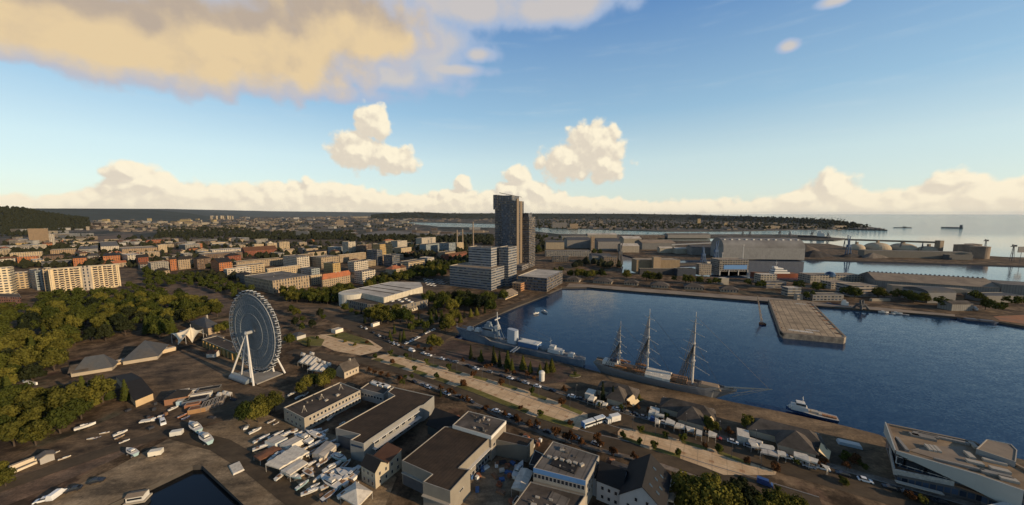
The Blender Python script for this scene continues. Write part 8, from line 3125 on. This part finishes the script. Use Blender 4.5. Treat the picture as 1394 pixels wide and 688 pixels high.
trees_at([(592, 414), (601, 411), (610, 413), (619, 411), (628, 413), (637, 412), (646, 414), (655, 416), (663, 417), (671, 413), (625, 421), (640, 422), (652, 424), (606, 420), (583, 416), (685, 410), (632, 417), (646, 419), (661, 421), (596, 424), (616, 426), (668, 426)], (12, 17), ['b0', 'b1', 'b3', 'b4'], 'trees in front of the low grey office block')
trees_at([(594, 436), (602, 438), (610, 441), (619, 438), (627, 440), (600, 446), (587, 442), (641, 432), (649, 430), (660, 427)], (9, 13), ['c0', 'c1', 'c2', 'b5'], 'slender trees along the left quay road')
trees_at([(533, 466), (545, 466), (550, 463), (537, 455), (578, 455), (531, 460)], (6, 9), ['c1', 'c0'], 'conifers at the upper crossroads')
trees_at([(588, 473), (595, 474), (606, 452), (612, 448)], (9, 12), ['b0', 'c0'], 'trees at the corner of the side road')
trees_at([(641, 486), (672, 496), (674, 494), (691, 502), (697, 505), (744, 508), (751, 507), (735, 511), (712, 504), (680, 500), (655, 493), (722, 508)], (8, 12), ['c2', 'c0', 'c1'], 'conifers between the avenue and the warship')
trees_at([(569, 476), (578, 478), (586, 480), (630, 495), (662, 504), (668, 502), (690, 510), (700, 511), (727, 519), (718, 515)], (3, 4.6), ['r0'], 'rust-leaved trees along the avenue')
trees_at([(503, 508), (510, 511), (519, 513), (528, 516), (545, 521), (618, 540), (612, 537), (600, 533), (629, 546), (636, 549), (662, 560), (687, 569), (706, 578), (720, 584)], (3.4, 5), ['r0'], 'rust-leaved trees along the lower road')
trees_at([(703, 573), (731, 583), (757, 597), (770, 601), (792, 609), (816, 612), (835, 622), (863, 628), (933, 656), (812, 603), (778, 604)], (4, 6.5), ['r0', 'c1', 'r0'], 'small trees behind the blue-banded block')
trees_at([(344, 571), (355, 566), (366, 563), (333, 570), (374, 560), (352, 575), (338, 577)], (7, 10.5), ['b0', 'b5', 'b1'], 'round trees in front of the wheel')
trees_at([(418, 531), (428, 527), (437, 524), (446, 521), (440, 530), (410, 537), (452, 520)], (6.5, 9), ['b0', 'b5', 'b3'], 'round trees behind the club building')
trees_at([(552, 518), (548, 526), (600, 540), (561, 517)], (3.5, 5.5), ['b4', 'c1'], 'small trees by the club wing')
trees_at([(932, 690), (948, 686), (965, 690), (957, 701), (940, 704), (975, 700), (990, 698)], (10, 13), ['b0', 'b5', 'b2'], 'large trees at the bottom edge')
trees_at([(1008, 686), (1000, 694), (1022, 696), (1015, 705)], (9, 12), ['b4', 'b4', 'b1'], 'dark trees at the bottom edge')
trees_at([(1055, 704), (1072, 706), (1040, 708), (1088, 710)], (8, 10), ['b0', 'b5'], 'olive trees at the bottom edge')
trees_at([(834, 548), (820, 546)], (8.5, 11), ['c1'], 'dark conifers by the restaurant')
trees_at([(963, 586), (1017, 585), (970, 590)], (6.5, 8.5), ['b0', 'b3'], 'green trees between the restaurants')
trees_at([(815, 556), (829, 561), (853, 556), (868, 560), (884, 565), (907, 572), (768, 536), (992, 595), (1035, 612), (1062, 624), (1083, 634), (1110, 636), (1121, 634), (1152, 640), (1160, 634)], (3, 5), ['r0', 'r0', 'b1'], 'small trees along the restaurant pavement')
trees_at([(846, 559), (1147, 630), (1170, 637)], (3, 4), ['b0'], 'young trees on the quay plaza')
trees_at([(1177, 642)], (3, 4), ['b5'], 'young trees on the quay plaza')
# back quay and mole
trees_at([(786, 379), (792, 378), (798, 380), (805, 379), (812, 378), (818, 377), (822, 379), (776, 378), (853, 381), (880, 382), (888, 383.5), (897, 384), (918, 385), (933, 386.5), (940, 387), (952, 387), (965, 389), (972, 388.5), (978, 388.5), (1018, 391), (1032, 394), (1038, 393), (1083, 394), (1090, 394), (1098, 409), (1105, 408), (1111, 398), (1118, 398), (1148, 404), (1156, 404), (1163, 407), (1195, 407), (1202, 407),
   (1217, 408), (1225, 408), (1236, 411), (1243, 413), (1250, 414), (1258, 413), (1266, 411), (1280, 420), (1287, 420), (1325, 411), (1333, 411), (1341, 422), (1348, 425), (1356, 426), (1362, 425), (1370, 415), (1383, 419), (1390, 418), (755, 374), (763, 373)], (10, 15), B4 + ['b4'], 'trees on the back quay')
trees_at([(746, 335), (739, 336), (760, 331), (768, 331), (774, 333), (757, 334), (752, 327), (762, 326), (744, 326), (733, 345), (808, 348), (816, 349)], (12, 20), ['b4'], 'dark trees among the warehouses')
# planters and low bushes
for i, (x, y, s) in enumerate(BUSH):
 bush(x, y, s * RN.uniform(.85, 1.15), 'green' if RN.random() < .55 else 'rust', 'bushes on the promenade beds', .26)
for x, y in ((1146, 655), (1054, 641), (1058, 668), (1150, 660), (420, 468), (432, 462), (458, 459), (470, 466), (483, 471), (500, 468), (640, 489), (646, 490), (652, 491), (1165, 628), (1152, 624), (783, 511), (868, 545), (1240, 681), (1255, 684)):
 p = G(x, y)
 bush(p.x, p.y, RN.uniform(.9, 1.6), RN.choice(['olive', 'rust', 'green']), 'bushes by the quay and plaza')
# far woods as masses
def woods(name, label, zones, hill=None, size=(5, 11), m='leaf_far'):
 mb = MB()
 rn = random.Random(len(label))
 pts = []
 for z in zones:
  x0, x1, y0, y1, n = z
  for k in range(n):
   y = y0 + (y1 - y0) * rn.random()
   pts.append(G(rn.uniform(x0, x1), y))
 if hill is not None:
  rows, n, fmax = hill
  for k in range(n):
   i = rn.randrange(len(rows) - 1)
   j = rn.randrange(1, len(rows[i]) - 1)
   a, b, c, d = rows[i][j], rows[i + 1][j], rows[i + 1][j + 1], rows[i][j + 1]
   f, g = rn.random(), rn.random()
   pts.append(a.lerp(b, f).lerp(d.lerp(c, f), g))
 for p in pts:
  s = rn.uniform(*size)
  w = s * rn.uniform(.42, .75)
  a0 = rn.uniform(0, 6)
  ring0 = [(p.x + w * .75 * math.cos(a0 + k * 1.2566), p.y + w * .75 * math.sin(a0 + k * 1.2566), p.z + s * .15) for k in range(5)]
  ring1 = [(p.x + w * rn.uniform(.7, 1.1) * math.cos(a0 + k * 1.2566), p.y + w * rn.uniform(.7, 1.1) * math.sin(a0 + k * 1.2566), p.z + s * rn.uniform(.45, .7)) for k in range(5)]
  top = (p.x + rn.uniform(-.2, .2) * w, p.y, p.z + s * rn.uniform(.95, 1.25))
  for k in range(5):
   j = (k + 1) % 5
   mb.poly([ring0[k], ring0[j], ring1[j], ring1[k]])
   mb.poly([ring1[k], ring1[j], top])
 o = mb.build(name, m)
 tag(o, label, 'woods', None, 'stuff')
woods('woods', 'dark woods covering the hill at the left edge', [(0, 90, 310, 322, 160)], (HILLROWS[0], 2600, 1), (10, 20))
woods('woods', 'dark band of trees crossing the town behind the city blocks', [(215, 350, 311, 324, 420), (330, 480, 316, 327, 420), (470, 670, 322, 330, 420), (150, 330, 324, 331, 60)], None, (9, 16))
woods('woods', 'wooded headland beyond the harbour water', [(690, 1150, 297, 310, 1500), (730, 1160, 310, 312.6, 130), (1120, 1185, 307, 312, 70)], (HILLROWS[4], 2200, 1), (9, 19))
woods('woods', 'scattered trees on the plain below the distant hills', [(80, 560, 296.5, 312, 900), (0, 130, 322, 345, 110)], None, (8, 14))
woods('woods', 'trees around the warehouses beside the twin tower', [(640, 672, 322, 334, 90), (728, 742, 322, 345, 30), (590, 672, 326, 335, 60), (780, 845, 360, 366, 14)], None, (9, 15))
plant()
for k, o in list(TREE.items()):
 if k not in TREE_USED:
  for ch in list(o.children):
   bpy.data.objects.remove(ch)
  bpy.data.objects.remove(o)
  del TREE[k]
woods('street_trees', 'dark street trees filling gaps between the town blocks', [(0, 330, 330, 366, 620), (330, 560, 330, 352, 420), (480, 640, 335, 350, 240), (560, 640, 352, 368, 90), (250, 330, 372, 384, 30)], None, (7, 12))
# ---------------------------------------------------------------- air
hz = MB()
hz.box((0, 43000, -6), (170000, 91000, 406))
hm = bpy.data.materials.new('haze')
hm.use_nodes = True
hn = NT(hm.node_tree)
hn.n.clear()
ho = hn.new('ShaderNodeOutputMaterial')
hv = hn.new('ShaderNodeVolumePrincipled')
hv.inputs['Color'].default_value = (.78, .86, .92, 1)
hv.inputs['Density'].default_value = 7e-6
hv.inputs['Anisotropy'].default_value = .1
hn.l.new(hv.outputs[0], ho.inputs['Volume'])
MATS['haze'] = hm
tag(hz.build('haze', 'haze'), None, None, None, 'stuff')
# ---------------------------------------------------------------- labels finished from what stands near
MARKS = [('the ferris wheel', 352, 470), ('the low grey office block', 645, 385), ('the twin tower', 697, 330), ('the white-roofed hall', 520, 400), ('the grand corner building', 372, 392), ('the cream balcony slab', 112, 385),
   ('the tall ship', 895, 505), ('the grey warship', 700, 470), ('the concrete jetty', 1095, 432), ('the club building', 440, 555), ('the grey shed', 520, 575), ('the brown hall', 605, 625), ('the blue-banded block', 770, 635),
   ('the peaked tent', 258, 460), ('the park pavilions', 150, 485), ('the first hipped restaurant', 840, 530), ('the middle hipped restaurant', 930, 560), ('the largest hipped restaurant', 1068, 595), ('the small gabled house', 516, 645),
   ('the dark gabled house', 870, 660), ('the angular building', 1300, 630), ('the long warehouse', 1275, 392), ('the bannered building', 998, 368), ('the ribbed brown hall', 895, 362), ('the rounded hangar', 1040, 340),
   ('the domed institute', 1138, 380), ('the articulated bus', 808, 577), ('the green-walled hall', 305, 480), ('the corner dock', 240, 660), ('the big park trees by the hall', 525, 436), ('the wooded hill', 50, 300), ('the ribbed slab', 50, 320),
   ('the storage domes', 1215, 338), ('the orange brick block', 37, 355), ('the church-like brick hall', 352, 344), ('the yellow tower block', 520, 340), ('the square', 270, 415), ('the container huts', 270, 548), ('the workboat', 1105, 565), ('the dark long shed', 185, 530)]
ORD = ['first', 'second', 'third', 'fourth', 'fifth', 'sixth', 'seventh', 'eighth', 'ninth', 'tenth', 'eleventh', 'twelfth', 'thirteenth', 'fourteenth', 'fifteenth', 'sixteenth', 'seventeenth', 'eighteenth', 'nineteenth', 'twentieth']
def finish_labels():
 by, cnt = {}, {}
 for o, ph, (px, py), g in LAB:
  if g: o['group'] = g
  nm, mx, my = min(MARKS, key=lambda m: (m[1] - px) ** 2 + (2 * (m[2] - py)) ** 2)
  dx, dy = px - mx, py - my
  if abs(dx) > 1.6 * abs(dy):
   rel = 'left of' if dx < 0 else 'right of'
  else:
   rel = 'in front of' if dy > 0 else 'behind'
  by.setdefault((ph, rel, nm), []).append((px, o))
  cnt[ph] = cnt.get(ph, 0) + 1
 for (ph, rel, nm), L in by.items():
  L.sort(key=lambda t: t[0])
  n = len(L)
  for k, (px, o) in enumerate(L):
   lb = ph if cnt[ph] == 1 and len(ph.split()) > 5 else ph + ' ' + rel + ' ' + nm
   if n > 1:
    lb += ', ' + (ORD[k] if k < n - 1 or n < 3 else 'last') + ' from left'
   if len(lb.split()) > 16:
    lb = lb.replace(' the ', ' ')
   o['label'] = lb
   if 'category' not in o:
    o['category'] = o.name.split('.')[0].replace('_', ' ')
finish_labels()
for ob in bpy.data.objects:
 for k in ('_o', '_rf', 'tint'):
  if k in ob:
   del ob[k]
